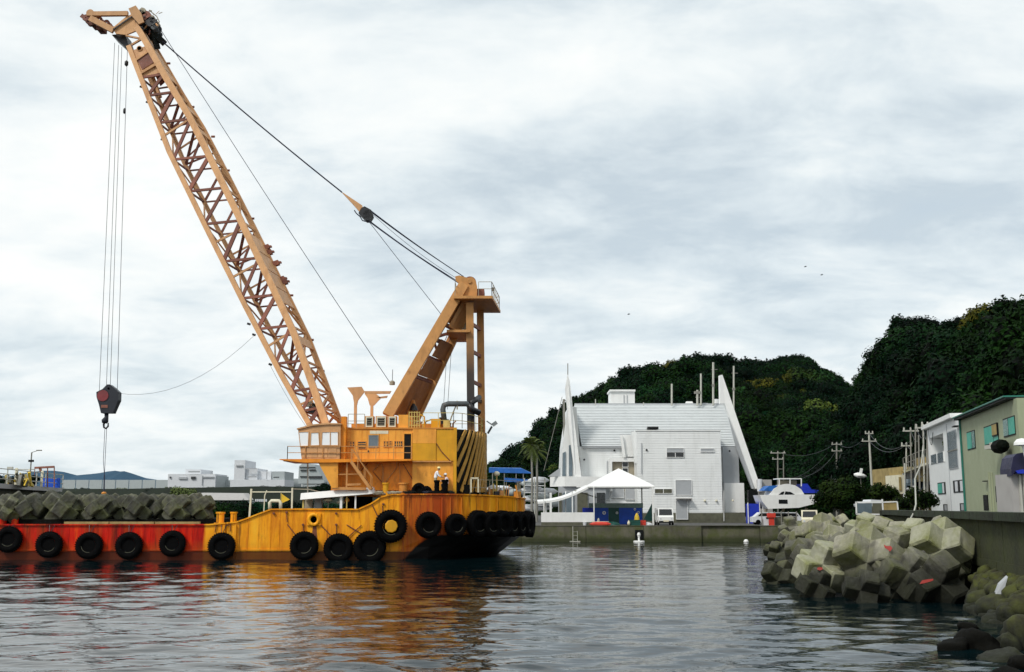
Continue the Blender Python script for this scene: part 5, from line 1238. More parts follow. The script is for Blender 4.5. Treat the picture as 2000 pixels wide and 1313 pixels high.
# entrance recess behind the tent
mb = MB(); a, b_ = P(1197, 960, FY - .12), P(1243, 902, FY - .12); mb.box((a.x, FY - .14, a.z), (b_.x, FY - .10, b_.z)); mb.build('entrance_recess', M['rail_grey'], cl)
mb = MB(); a, b_ = P(1192, 960, FY - .6), P(1246, 897, FY - .6); mb.box((a.x, FY - .7, b_.z - .35), (b_.x, FY - .145, b_.z + .15)); mb.box((a.x, FY - .7, a.z), (a.x + .3, FY - .145, b_.z - .352)); mb.box((b_.x - .5, FY - .7, a.z), (b_.x, FY - .145, b_.z - .352)); mb.build('entrance_frame', M['white_paint'], cl)
win(1216, 1226, 903, 912, FY - .15, 'window_dark'); win(1216, 1226, 915, 925, FY - .15, 'window_dark')
win(1194, 1218, 950, 972, FY - .12, 'panel_grey'); win(1160, 1190, 951, 975, FY - .12, 'panel_grey'); win(1222, 1250, 951, 975, FY - .12, 'panel_grey')
# left glazed end and curved balcony
mb = MB(); mb.prism([P(1110, 795, 150), P(1126, 795, 150), P(1138, 945, 150), P(1095, 945, 150), P(1099, 870, 150)], (0, 9, 0)); mb.build('end_wall', M['siding_white'], cl)
for q in ([(1111, 870), (1118, 868), (1118, 930), (1111, 930)], [(1099, 885), (1105, 882), (1105, 930), (1098, 930)], [(1120, 890), (1133, 895), (1135, 930), (1122, 930)]):
    mb = MB(); mb.prism([P(x, y, 149.85) for x, y in q], (0, .1, 0)); mb.build('tall_glazing', M['window_blue'] if q[0][0] < 1115 else M['panel_grey'], cl)
mb = MB(); bz0, bz1 = cz(951), cz(932)
mb.prism([(cx_(1074), FY - .6, bz0), (cx_(1101), FY - 3, bz0), (cx_(1182), FY - 3, bz0), (cx_(1182), FY - .12, bz0)], (0, 0, bz1 - bz0)); mb.build('balcony', M['white_paint'], cl)
mb = MB(); mb.prism([P(1070, 931, FY - 2), P(1094, 914, FY - 2), P(1094, 931, FY - 2)], (0, .15, 0)); mb.build('balcony_glass', M['panel_grey'], cl)
mb = MB(); mb.box((cx_(1090), FY - 2.6, GZ), (cx_(1180), FY - .1, bz0)); mb.build('ground_floor', M['panel_grey'], cl)
for a, b_, mt in ((1072, 1076, 'white_paint'), (1090, 1095, 'plinth'), (1098, 1118, 'window_blue'), (1125, 1145, 'plinth'), (1150, 1158, 'panel_grey'), (1162, 1178, 'window_dark')):
    mb = MB(); mb.box((cx_(a), FY - 2.8, GZ), (cx_(b_), FY - 2.61, cz(963))); mb.build('ground_window' if 'window' in mt else 'ground_pier', M[mt], cl)
# fins
mb = MB(); mb.prism([P(1104, 758, 148), P(1109, 731, 148), P(1113, 745, 148), P(1119, 800, 148), P(1138, 952, 147), P(1126, 952, 147), P(1112, 840, 148)], (0, 1.1, 0)); mb.build('left_fin', M['white_paint'], cl)
mb = MB(); mb.prism([P(1110, 790, 149), P(1117, 800, 149), P(1133, 905, 149), P(1124, 880, 149)], (0, .5, 0)); mb.build('fin_web', M['timber'], cl)
mb = MB(); mb.tube([P(1109, 733, 148.3), P(1109, 710, 148.3)], .07, 6); mb.build('fin_spike', M['pole_grey'], cl)
mb = MB(); mb.prism([P(1406, 733, 148), P(1411, 732, 148), P(1424, 770, 148), P(1486, 953, 147), P(1475, 955, 147), P(1416, 788, 148), P(1407, 788, 148)], (0, 1.1, 0)); mb.build('right_fin', M['white_paint'], cl)
mb = MB(); mb.prism([P(1418, 792, 148.4), P(1421, 795, 148.4), P(1473, 955, 147.4), P(1469, 955, 147.4), P(1440, 880, 148.4)], (0, .5, 0)); mb.build('fin_web', M['panel_grey'], cl)
mb = MB(); mb.tube([P(1442, 872, 149), P(1450, 890, 149), P(1468, 952, 149)], .12, 6); mb.tube([P(1440, 872, 149), P(1452, 870, 149)], .12, 6); mb.build('fin_tie', M['pole_pale'], cl)
mb = MB(); mb.prism([P(1462, 957, 146.5), P(1486, 957, 146.5), P(1478, 972, 146.5), P(1474, 986, 146.5), P(1462, 986, 146.5)], (0, 1, 0)); mb.build('fin_shoe', M['trim_dark'], cl)
mb = MB(); mb.bar(P(1101, 780, 152), P(1103, 900, 152), .3); mb.tube([P(1098, 775, 152), P(1062, 920, 152)], .04, 5); mb.build('stay_mast', M['pole_grey'], cl)
# roof box and masts
mb = MB(); mb.box((P(1193, 790, 158).x, 158, rz_ - .2), (P(1240, 790, 158).x, 162, P(1200, 765, 158).z)); rb = mb.build('roof_box', M['white_paint'], cl)
mb = MB(); mb.box((P(1191, 790, 158).x, 157.7, P(1200, 765, 158).z), (P(1241, 790, 158).x, 162.3, P(1200, 761.5, 158).z)); mb.build('box_cap', M['white_paint'], rb)
for px in (1218, 1224): mb = MB(); mb.box((P(px, 780, 158).x, 157.9, P(px, 788, 158).z), (P(px, 780, 158).x + .12, 157.998, P(px, 772, 158).z)); mb.build('box_seam', M['panel_grey'], rb)
for px, y1, r_ in ((1312, 750, .14), (1362, 762, .16), (1369, 730, .14), (1393, 708, .16), (1433, 715, .13), (1163, 780, .07), (1257, 786, .07)):
    mb = MB(); mb.tube([P(px, 800 if px > 1430 else 792, 156), P(px, y1, 156)], r_, 7); o = mb.build('mast', M['pole_pale'], cl)
    if px in (1362, 1393, 1433): m2 = MB(); m2.bar(P(px - 4, y1 + 14, 156), P(px + 8, y1 + 14, 156), .08); m2.rbox(P(px, y1 + (5 if px == 1362 else 45), 156), (.9 if px == 1362 else .35, .4, .35)); m2.build('aerial', M['pole_grey'], o)
for px, w, h in ((1347, 1.2, .45), (1400, .9, .8), (1378, 1, .2)): mb = MB(); c = P(px, 790, 157); mb.rbox((c.x, 157.5, c.z + h / 2), (w, 1, h), taper=.7); mb.build('roof_unit', M['white_paint'], cl)

# ================================================================== tent, sweep canopy, quay things
tn = thing('marquee', 'white peaked marquee with sweeping side cloth on the quay', 'marquee', P(1210, 1020, 131))
TY0, TY1 = 127.0, 135.0
def tp(px, py, Y): return P(px, py, Y)
pk = P(1208, 915, 131); c00, c10 = P(1148, 950, TY0), P(1279, 950, TY0); c11 = Vector((c10.x + .2, TY1, c10.z)); c01 = Vector((c00.x, TY1, c00.z))
mb = MB(); ns = 10; rings_ = []
per = []
for a, b_ in ((c00, c10), (c10, c11), (c11, c01), (c01, c00)):
    for i in range(6): per.append(a.lerp(b_, i / 6))
vs = []; 
for j in range(ns + 1):
    t = j / ns
    for p in per: q = p.lerp(pk, t); q.z = p.z + (pk.z - p.z) * (t ** .93); vs.append(q)
m_ = len(per); mb.add(vs, [(j * m_ + i, j * m_ + (i + 1) % m_, (j + 1) * m_ + (i + 1) % m_, (j + 1) * m_ + i) for j in range(ns) for i in range(m_)])
for i in range(m_): a, b_ = per[i], per[(i + 1) % m_]; mb.add([a, b_, b_ - Vector((0, 0, .14)), a - Vector((0, 0, .14))], [(0, 1, 2, 3)])
mb.build('roof_cloth', M['white_paint'], tn)
mb = MB(); vs = []
for i in range(13):
    t = i / 12; px = 1150 - 100 * t; py = 950 + 30 * t - 7 * math.sin(t * 3.1) * -1 + 0
    a = P(px, py, TY0 + .2); vs += [a, a + Vector((0, 6 - 3 * t, .25)), a - Vector((0, 0, .25))]
mb.add(vs, [f for i in range(12) for f in ((i * 3, i * 3 + 1, i * 3 + 4, i * 3 + 3), (i * 3 + 2, i * 3, i * 3 + 3, i * 3 + 5))]); mb.build('sweep_cloth', M['white_paint'], tn)
for px, Y, w in ((1160, TY0, .12), (1275, TY0, .16), (1254, TY1, .14), (1118, TY0 + .3, .14), (1062, TY0, .09), (1066, TY0 + 1, .2), (1105, 130, .1)):
    mb = MB(); mb.bar((P(px, 990, Y).x, Y, GZ), (P(px, 990, Y).x, Y, P(px, 951 if px > 1130 else (960 if px > 1100 else 975), Y).z), w); mb.build('post', M['white_paint'] if px != 1254 else M['pole_grey'], tn)
mb = MB(); mb.bar(P(1122, 958, 130), P(1165, 972, 129), .12); mb.build('stay', M['pole_grey'], tn)
mat('clear_sheet', (.16, .24, .21), .3)
sc_ = thing('screen_panels', 'row of blue and green sheet panels under the marquee', 'screen', P(1200, 1018, 134))
for a, b_, mt in ((1138, 1160, 'blue_deep'), (1160.5, 1188, 'blue_panel'), (1188.5, 1209, 'green_panel'), (1209.5, 1254, 'blue_panel')):
    mb = MB(); q, w = P(a, 1019, 134), P(b_, 992, 134); mb.box((q.x, 134, GZ), (w.x, 134.06, w.z)); mb.build('panel', M[mt], sc_)
mb = MB(); q, w = P(1150, 992, 133.9), P(1256, 983, 133.9); mb.box((q.x, 133.95, q.z), (w.x, 134.02, w.z)); mb.build('clear_band', M['clear_sheet'], sc_)
mb = MB(); mb.prism([P(1256, 1018, 130), P(1274, 982, 130), P(1274, 1018, 130)], (0, .1, 0)); mb.build('side_sheet', M['green_panel'], sc_)
for px, py, r_ in ((1180, 1002, .22), (1205, 1002, .16), (1240, 995, .15), (1247, 1001, .15)):
    mb = MB(); mb.lathe([(r_, 0), (r_ * .9, .02), (r_ * .5, .02), (r_ * .45, 0)], P(px, py, 133.94), (0, -1, 0), 16, close=True); mb.build('round_emblem', M['white_paint'], sc_)
bw = thing('barrier_board', 'long blank white board barrier on the quay left of the marquee', 'barrier', P(1105, 1022, 125))
mb = MB(); q, w = P(1057, 1020, 125), P(1159, 1001, 125); mb.box((q.x, 125, q.z), (w.x, 125.15, w.z)); mb.build('board', M['white_paint'], bw)
mb = MB(); mb.box((q.x, 125.02, GZ), (w.x, 125.13, q.z - .003)); mb.build('base_wall', M['plinth'], bw)
def small(nm, lab, cat, px, py, Y, parts, group=None):
    t = thing(nm, lab, cat, (P(px, py, Y).x, Y, GZ), 0, group)
    for pn, mbf, mt in parts:
        m2 = MB(); mbf(m2); m2.build(pn, M[mt], t, local=True, smooth=False)
    return t
small('dinghy', 'upturned red dinghy lying on the quay edge', 'boat', 1172, 1024, 122.4, [('hull', lambda m: m.lathe([(.02, -1.2), (.2, -.8), (.27, 0), (.22, .8), (.06, 1.2)], (0, 0, .2), (1, 0, 0), 10), 'red_item'), ('keel', lambda m: m.box((-1.0, -.04, .45), (1.0, .04, .5)), 'cream_paint')])
for i, (px, w, h, mt, nm, lab, cat) in enumerate(((1142, .45, .35, 'far_white', 'bucket', 'pale bucket at the left of the red dinghy', 'bucket'), (1150, .4, .3, 'pole_grey', 'bucket', 'grey bucket beside the pale bucket', 'bucket'),
        (1228, .35, .4, 'cream_paint', 'buoy', 'cream ball buoy on the quay under the marquee', 'buoy'), (1240, 1.2, .6, 'green_panel', 'crate', 'dark green crate under the marquee', 'crate'), (1244, .6, .8, 'yellow_item', 'bag', 'yellowish bag on the dark green crate', 'bag'),
        (1254, .8, .55, 'red_item', 'crate', 'red crate beside the marquee post', 'crate'), (1264, 1.3, .35, 'far_white', 'net_bundle', 'pale net bundle by the right marquee post', 'net'), (1169, .4, .8, 'cream_paint', 'jerrycan', 'cream jerrycan in front of the blue panels', 'can'), (1196, 1.9, .4, 'green_panel', 'net_bundle', 'green net heap in front of the panels', 'net'))):
    c = P(px, 1020, 125 + i * .4); mb = MB(); s_ = w / 2
    if cat in ('bucket',): mb.lathe([(s_ * .8, 0), (s_, h)], (0, 0, 0), n=12)
    elif cat == 'buoy': mb.lathe([(0, 0), (s_ * .8, .1), (s_, .25), (s_ * .7, .42), (.05, .5), (.04, .6)], (0, 0, 0), n=12)
    elif cat == 'crate': mb.box((-s_, -.3, 0), (s_, .3, h)); [mb.box((-s_ - .03, -.33, h * k), (s_ + .03, .33, h * k + .05)) for k in (.3, .6, .95)]
    else: mb.lathe([(s_, 0), (s_ * .95, h * .4), (s_ * .55, h * .8), (.05, h)], (0, 0, 0), n=9)
    o = mb.build(nm, M[mt], None, local=True); o.location = (c.x, 125 + i * .4, GZ + (.6 if cat == 'bag' else 0)); tag(o, lab, cat)
mb = MB(); q = P(1248, 1056, QY - 1.2); mb.lathe([(.6, -.1), (.62, .08), (.55, .14)], (q.x, q.y, 0.02), n=16); mb.lathe([(.12, .14), (.10, .5), (.2, .8), (.14, 1.0), (.04, 1.05)], (q.x, q.y, 0.0), n=12)
tag(mb.build('marker_float', M['white_paint'], None, org=(q.x, q.y, 0), smooth=False), 'white marker float on the water against the quay wall', 'float')
mb = MB(); q = P(1119, 1056, QY - .25); mb.tube([(q.x, q.y, .1), (q.x, q.y, 1.7)], .04, 6); mb.tube([(q.x + .5, q.y, .1), (q.x + .5, q.y, 1.2)], .03, 6); mb.box((q.x - .35, q.y - .2, .02), (q.x + .8, q.y + .2, .10)); [mb.bar((q.x, q.y, .3 + .4 * k), (q.x + .5, q.y, .3 + .4 * k), .03) for k in range(3)]
tag(mb.build('quay_ladder', M['pole_pale'], None, org=(q.x, q.y, 0)), 'pale metal ladder on the quay wall left of the white float', 'ladder')
mb = MB(); q = P(1457, 1052, QY - 1.5); mb.lathe([(0, -.1), (.25, -.05), (.3, .1), (.15, .3), (0, .33)], (q.x, q.y, 0), n=10); tag(mb.build('buoy', M['white_paint'], None, org=(q.x, q.y, 0), smooth=True), 'tiny white buoy floating near the heap of blocks', 'buoy')

def van(name, label, px, Y, col, w=1.5, h=1.75, ln=3.2, pickup=False, rz=0):
    t = thing(name, label, 'van' if not pickup else 'truck', (P(px, 1015, Y).x, Y, GZ), rz)
    mb = MB(); y0 = -ln / 2
    cabl = 1.3 if pickup else ln
    mb.prism([(-w / 2, y0, .35), (-w / 2, y0, .95), (-w / 2, y0 + .25, 1.15), (-w / 2, y0 + .5, h), (-w / 2, y0 + cabl, h), (-w / 2, y0 + cabl, .35)], (w, 0, 0)); b_ = mb.build('body', M[col], t, local=True)
    mb = MB(); mb.prism([(-w / 2 + .12, y0 + .235, 1.16), (-w / 2 + .16, y0 + .45, h - .12), (w / 2 - .16, y0 + .45, h - .12), (w / 2 - .12, y0 + .235, 1.16)], (0, -.02, .01)); mb.build('windscreen', M['window_dark'], t, local=True)
    if pickup: mb = MB(); mb.box((-w / 2, y0 + 1.35, .55), (w / 2, ln / 2, .65)); mb.box((-w / 2, y0 + 1.35, .65), (-w / 2 + .05, ln / 2, .95)); mb.box((w / 2 - .05, y0 + 1.35, .65), (w / 2, ln / 2, .95)); mb.box((-w / 2 + .05, ln / 2 - .05, .65), (w / 2 - .05, ln / 2, .95)); mb.build('cargo_bed', M[col], t, local=True)
    for sx in (-1, 1):
        mb = MB(); mb.box((sx * (w / 2 + .002) - .01, y0 + .5, 1.12), (sx * (w / 2 + .002) + .01, y0 + 1.2, h - .15)); mb.build('side_window', M['window_dark'], t, local=True)
        mb = MB(); mb.lathe([(.11, 0), (.1, .03)], (sx * (w / 2 - .25), y0 - .0, .78), (0, -1, 0), 12); mb.build('headlight', M['far_white'], t, local=True)
        for yy in (y0 + .55, ln / 2 - .55):
            mb = MB(); mb.lathe([(.27, -.08), (.28, 0), (.27, .08), (.12, .1)], (sx * (w / 2 - .05), yy, .28), (sx, 0, 0), 16); mb.build('wheel', M['black_rubber'], t, local=True)
    mb = MB(); mb.box((-w / 2 + .05, y0 - .05, .30), (w / 2 - .05, y0 - .001, .52)); mb.build('bumper', M['trim_dark'], t, local=True)
    mb = MB(); mb.box((-.3, y0 - .07, .42), (.3, y0 - .051, .6)); mb.build('number_plate', M['cream_paint'], t, local=True)
    return t
van('parked_van', 'small white van parked nose to the water right of the marquee', 1297, 127, 'white_paint', 1.75, 1.95, 3.3)
van('small_truck', 'cream light truck parked behind the concrete blocks', 1581, 103, 'cream_paint', 1.45, 1.8, 3.3, True, R(-15))

# ================================================================== boat yard right of the building
YY = 138
by = thing('motor_yacht', 'white motor yacht with blue canvas covers stored ashore behind the quay', 'boat', P(1540, 1000, YY))
def yq(x, y, Y=YY): return P(x, y, Y)
mb = MB(); sec = [(1484, 967), (1600, 966), (1600, 982), (1560, 992), (1500, 994), (1489, 980)]; mb.prism([yq(*q) for q in sec], (0, 4, 0)); mb.build('hull', M['white_paint'], by)
mb = MB(); mb.prism([yq(x, y, YY + .2) for x, y in ((1503, 967), (1511, 955), (1523, 948), (1537, 945), (1553, 948), (1565, 956), (1571, 966))], (0, 3.4, 0)); mb.build('coach_roof', M['white_paint'], by)
for q in ([(1520, 967), (1527, 961), (1532, 960), (1530, 967)], [(1532, 967), (1534, 960), (1544, 961), (1554, 967)]):
    mb = MB(); mb.prism([yq(x, y, YY + .15) for x, y in q], (0, .05, 0)); mb.build('cabin_window', M['window_dark'], by)
mb = MB(); mb.prism([yq(x, y, YY + .3) for x, y in ((1492, 958), (1502, 949), (1520, 948), (1508, 959))], (0, 3, 0)); mb.build('windscreen_cover', M['blue_tarp'], by)
mb = MB(); mb.prism([yq(x, y, YY + .3) for x, y in ((1567, 945), (1577, 945), (1585, 956), (1599, 958), (1600, 963), (1567, 963))], (0, 3, 0)); mb.build('aft_cover', M['blue_deep'], by)
mb = MB(); a, b_ = yq(1521, 936), yq(1566, 934); mb.box((a.x, YY + .3, a.z), (b_.x, YY + 3, b_.z)); [mb.bar(yq(x, 935, YY + .3), yq(x, 950, YY + .3), .12) for x in (1522, 1543, 1565)]; mb.build('flybridge_top', M['white_paint'], by)
mb = MB(); a, b_ = yq(1526, 947), yq(1562, 938); mb.box((a.x, YY + 1.5, a.z), (b_.x, YY + 1.6, b_.z)); mb.build('bridge_screen', M['rail_grey'], by)
mb = MB(); a, b_ = yq(1521, 984), yq(1538, 976); mb.box((a.x, YY - .03, a.z), (b_.x, YY - .005, b_.z)); mb.build('hull_window', M['window_dark'], by)
for px in (1497, 1530, 1575): mb = MB(); mb.bar(yq(px, 992, YY + 1.5), (yq(px, 990).x, YY + 1.5, GZ), .3); mb.build('cradle_leg', M['rail_grey'], by)
bc = thing('blue_booth', 'blue sheeted booth under the foot of the right fin', 'booth', P(1473, 1018, 140))
mb = MB(); a, b_ = P(1464, 1018, 140), P(1483, 984, 140); mb.box((a.x, 140, GZ), (b_.x, 142, b_.z)); mb.build('sheet_wall', M['blue_deep'], bc)
for px in (1461, 1484, 1490): mb = MB(); mb.bar((P(px, 1000, 139.8).x, 139.8, GZ), (P(px, 1000, 139.8).x, 139.8, P(px, 982, 139.8).z), .1); mb.build('post', M['white_paint'], bc)
pb = thing('yard_shed', 'low grey panelled shed behind the motor yacht bow', 'shed', P(1497, 1000, 146)); mb = MB(); a, b_ = P(1484, 1018, 146), P(1507, 937, 146); mb.box((a.x, 146, GZ), (b_.x, 149, b_.z)); mb.build('wall', M['roof_grey'], pb); mb = MB(); mb.tube([P(1484, 960, 145.5), P(1484, 936, 145.5)], .35, 10); mb.build('vent_stack', M['far_white'], pb)
# yard fence with glass and clutter, each boat or car behind
fn = thing('yard_fence', 'low yard fence of dark panels and posts beside the cream truck', 'fence', P(1525, 1010, 126))
for k, px in enumerate((1488, 1502, 1513, 1526, 1540, 1556)): mb = MB(); mb.bar((P(px, 1010, 126).x, 126, GZ), (P(px, 1010, 126).x, 126, GZ + 1.6), .1); mb.build('post', M['pole_grey'], fn)
for a, b_, h, mt in ((1514, 1525, .9, 'plinth'), (1527, 1555, 1.0, 'plinth'), (1489, 1501, .7, 'far_white')): mb = MB(); mb.box((P(a, 1010, 126.1).x, 126.1, GZ), (P(b_, 1010, 126.1).x, 126.15, GZ + h)); mb.build('panel', M[mt], fn)
mb = MB(); q = P(1506, 1000, 125.5); mb.rbox((q.x, 125.5, GZ + 1.15), (.9, .5, .5)); mb.box((q.x - .3, 125.4, GZ), (q.x + .3, 125.6, GZ + .9)); tag(mb.build('pump', M['red_item'], None, org=(q.x, 125.5, GZ)), 'small red pump standing by the yard fence', 'pump')
for i, (px, col, lab) in enumerate(((1496, 'far_white', 'white car seen behind the yard fence'), (1522, 'far_grey', 'grey car behind the dark fence panel'), (1545, 'far_white', 'white car right of the grey one in the yard'))):
    t = thing('parked_car', lab, 'car', (P(px, 1000, 131).x, 131, GZ), R(90), 'cars in the boat yard')
    mb = MB(); mb.prism([(-.8, -1.8, .3), (-.8, -1.8, .8), (-.8, -.9, .95), (-.8, -.5, 1.45), (-.8, .9, 1.45), (-.8, 1.5, .95), (-.8, 1.8, .9), (-.8, 1.8, .3)], (1.6, 0, 0)); mb.build('body', M[col], t, local=True)
    mb = MB(); mb.prism([(-.81, -.7, 1.0), (-.81, -.4, 1.36), (-.81, .8, 1.36), (-.81, 1.2, 1.0)], (1.62, 0, 0)); mb.build('side_glass', M['window_dark'], t, local=True)
    for sx in (-1, 1):
        for yy in (-1.15, 1.15): mb = MB(); mb.lathe([(.3, -.09), (.3, .09), (.12, .1)], (sx * .76, yy, .3), (sx, 0, 0), 14); mb.build('wheel', M['black_rubber'], t, local=True)
# poles
def upole(px, py0, py1, Y, arms, r_=.1, lab='', lean=0, mt='pole_grey', lat=False):
    b0 = P(px + lean, py0, Y); b0.z = GZ; t = thing('utility_pole', lab, 'pole', b0)
    mb = MB(); top_ = P(px, py1, Y); mb.tube([b0, top_], [r_ * 1.2, r_ * .8], 8); mb.build('shaft', M[mt], t)
    if lat:
        mb = MB(); o_ = Vector((.9, 0, 0)); mb.tube([b0 + o_, top_ + o_], .09, 6); [mb.bar(b0.lerp(top_, k) , b0.lerp(top_, k) + o_, .09) for k in (.45, .6, .75, .9)]; mb.build('second_leg', M[mt], t)
    for dy, hw_ in arms: mb = MB(); c = P(px, py1 + dy, Y); mb.bar(c + Vector((-hw_, -.1, 0)), c + Vector((hw_, -.1, 0)), .12); [mb.lathe([(.07, 0), (.07, .22), (.02, .25)], c + Vector((s_ * hw_ * .85, -.1, .06)), n=7) for s_ in (-1, 0, 1)]; mb.build('crossarm', M['pole_pale'], t)
    return top_
p1 = upole(1519, 1000, 883, 170, [(2, 1.2), (14, .9)], .13, 'twin legged pole with steel rungs above the motor yacht', lat=True)
p2 = upole(1634, 1000, 865, 165, [(3, .8), (16, .8)], .15, 'utility pole rising behind the round dark tree')
p3 = upole(1697, 1000, 845, 130, [(17, .9), (2, .5)], .14, 'tall pale utility pole right of the round dark tree', lean=9, mt='pole_pale')
cl_p = [(1770, 865, 100, 'pole_pale'), (1778, 838, 96, 'pole_grey'), (1788, 828, 92, 'pole_grey'), (1803, 832, 90, 'pole_pale'), (1811, 826, 84, 'pole_grey'), (1794, 850, 88, 'pole_pale'), (1767, 905, 90, 'pole_pale')]
tops = [upole(px, 1000, py, Y, [(4, .7)] if i in (1, 3) else [(6, .5)] if i in (0, 4) else [], .075, ['pole farthest left of the cluster beside the white house', 'second pole of the cluster beside the white house', 'third pole of the cluster, among wires', 'tallest pale pole in the cluster by the white house',
        'pole nearest the white house wall', 'short pale pole in the middle of the cluster', 'short pale post left of the old terrace house'][i], mt='pole_grey' if i % 3 else mt, lean=(2 if i % 2 else -2)) for i, (px, py, Y, mt) in enumerate(cl_p)]
def wire(a, b_, s_=.8, r_=.022, lab='overhead wire strung between the poles', mt='rope_grey'):
    mb = MB(); mb.tube(sag(a, b_, s_, 12), r_, 4); tag(mb.build('overhead_wire', M[mt], None, org=a), lab, 'wire', 'overhead wires among the poles')
V = Vector
for i, (a, b_) in enumerate(((p3, tops[0]), (p2, p3), (p1, p2), (p3 + V((0, 0, -1)), tops[1] + V((0, 0, -1))), (tops[0], tops[2]), (tops[1], tops[3]), (tops[2], tops[4]), (tops[3], tops[4]), (tops[0] + V((0, 0, -2)), tops[3] + V((0, 0, -2))), (tops[1] + V((0, 0, -3)), tops[4] + V((0, 0, -3))),
                             (P(1550, 935, 150), P(1640, 850, 200)), (P(1560, 937, 150), P(1650, 858, 200)), (p2 + V((0, 0, -1)), P(1560, 930, 150)), (tops[4], P(1822, 845, 68)))):
    wire(a, b_, 1.2, lab=['top wire from the tall pale pole to the pole cluster', 'wire from the tall pale pole to the pole behind the round tree', 'wire from the twin legged pole to the pole behind the round tree', 'second wire from the tall pale pole to the cluster', 'wire between the first and third cluster poles', 'wire between the second and tallest cluster poles', 'wire from the third cluster pole towards the white house', 'short wire between the tallest pole and the one by the white house', 'lower wire inside the pole cluster', 'lowest wire inside the pole cluster', 'upper stay wire running up the dark hillside', 'lower stay wire running up the dark hillside', 'wire dropping from the pole behind the round tree to the yacht', 'wire from the cluster to the white house wall'][i])
mb = MB(); q = [P(1803, 870, 92), P(1800, 905, 85), P(1787, 935, 76), P(1789, 985, 66), P(1785, 1001, 63), P(1776, 1018, 61), P(1760, 1035, 58)]; mb.tube(q, .05, 6); tag(mb.build('hanging_cable', M['pole_pale'], None, org=q[0]), 'pale cable dropping over the sea wall lip behind the blocks', 'cable')
# aeroplane-shaped vane
vn = thing('wind_vane', 'white aeroplane-shaped wind vane above the round dark tree', 'vane', P(1682, 1000, 128))
mb = MB(); a, b_ = P(1668, 927, 128), P(1693, 931, 128); mb.tube([a, a.lerp(b_, .3), a.lerp(b_, .75), b_], [.12, .32, .25, .08], 8); mb.build('fuselage', M['white_paint'], vn, smooth=True)
mb = MB(); mb.bar(P(1680, 928, 128), P(1683, 915, 128), .12, .3, w2=.1); mb.build('fin', M['white_paint'], vn); mb = MB(); mb.bar(P(1680, 929, 127), P(1680, 928, 129.5), .5, .06); mb.build('wing', M['white_paint'], vn); mb = MB(); mb.tube([P(1681, 930, 128), (P(1681, 930, 128).x, 128, GZ)], .05, 6); mb.build('pole', M['pole_grey'], vn)
# white framed glass fence
gf = thing('glazed_fence', 'white framed fence with clear panels at the head of the sea wall', 'fence', P(1710, 1004, 80))
for a, b_ in (((1672, 980), (1673, 1004)), ((1672, 1004), (1727, 1005)), ((1723, 975), (1725, 1005)), ((1752, 980), (1754, 998)), ((1672, 981), (1723, 981)), ((1725, 981), (1752, 980))):
    mb = MB(); mb.bar(P(*a, 80), P(*b_, 80), .09); mb.build('frame_bar', M['white_paint'], gf)
mb = MB(); mb.prism([P(1674, 983, 80), P(1703, 983, 80), P(1703, 1002, 80), P(1674, 1002, 80)], (0, .02, 0)); mb.build('panel', M['window_blue'], gf)
mb = MB(); mb.prism([P(1704, 983, 80), P(1722, 983, 80), P(1722, 1002, 80), P(1704, 1002, 80)], (0, .02, 0)); mb.build('panel', M['plinth'], gf); mb = MB(); mb.prism([P(1726, 983, 80), P(1751, 982, 80), P(1752, 997, 80), P(1726, 999, 80)], (0, .02, 0)); mb.build('panel', M['timber'], gf)
for px in (1675, 1706): mb = MB(); mb.bar((P(px, 1005, 80).x, 80.1, 1.5), P(px, 1004, 80.1), .12); mb.build('leg', M['rail_grey'], gf)
bt = thing('covered_skiff', 'small white covered skiff behind the white framed fence', 'boat', P(1706, 1000, 86)); mb = MB(); mb.prism([P(x, y, 86) for x, y in ((1682, 985), (1700, 980), (1702, 976), (1722, 977), (1722, 988), (1684, 990))], (0, 2, 0)); mb.build('hull', M['far_white'], bt)
mb = MB(); mb.box((P(1690, 995, 87).x, 87, GZ), (P(1718, 995, 87).x, 88, P(1700, 989, 87).z)); mb.build('cradle', M['rail_grey'], bt)

# ================================================================== houses at the right
HX0 = 14.4
def HX(Y): return HX0 + .214 * Y
ux = Vector((.214, 1, 0)).normalized(); un = Vector((-1, .214, 0)).normalized()      # along the wall, out of the wall
def solveY(px):                                                                       # where a view column meets the house front
    k = P(px, 950, 1.0).x; return HX0 / (k - .214)
def hpt(px, py, off=0.):
    Y_ = solveY(px); p = P(px, py, Y_); p.x = HX(Y_); return p + un * off
def hpoly(pts, off, thick, nm, mt, par):
    mb = MB(); mb.prism([hpt(x, y, off) for x, y in pts], -un * thick); return mb.build(nm, M[mt] if isinstance(mt, str) else mt, par)
def hrect(px0, px1, z0, z1, off, thick, nm, mt, par):
    Y0, Y1 = solveY(px0), solveY(px1); a, b_ = Vector((HX(Y0), Y0, 0)) + un * off, Vector((HX(Y1), Y1, 0)) + un * off
    mb = MB(); mb.prism([a + V((0, 0, z0)), b_ + V((0, 0, z0)), b_ + V((0, 0, z1)), a + V((0, 0, z1))], -un * thick); return mb.build(nm, M[mt], par)
def zat(px, py): return P(px, py, solveY(px)).z
wh = thing('white_house', 'narrow white three storey house with a planted corner balcony', 'house', hpt(1850, 998))
Ya, Yb_ = solveY(1815), solveY(1883.5)
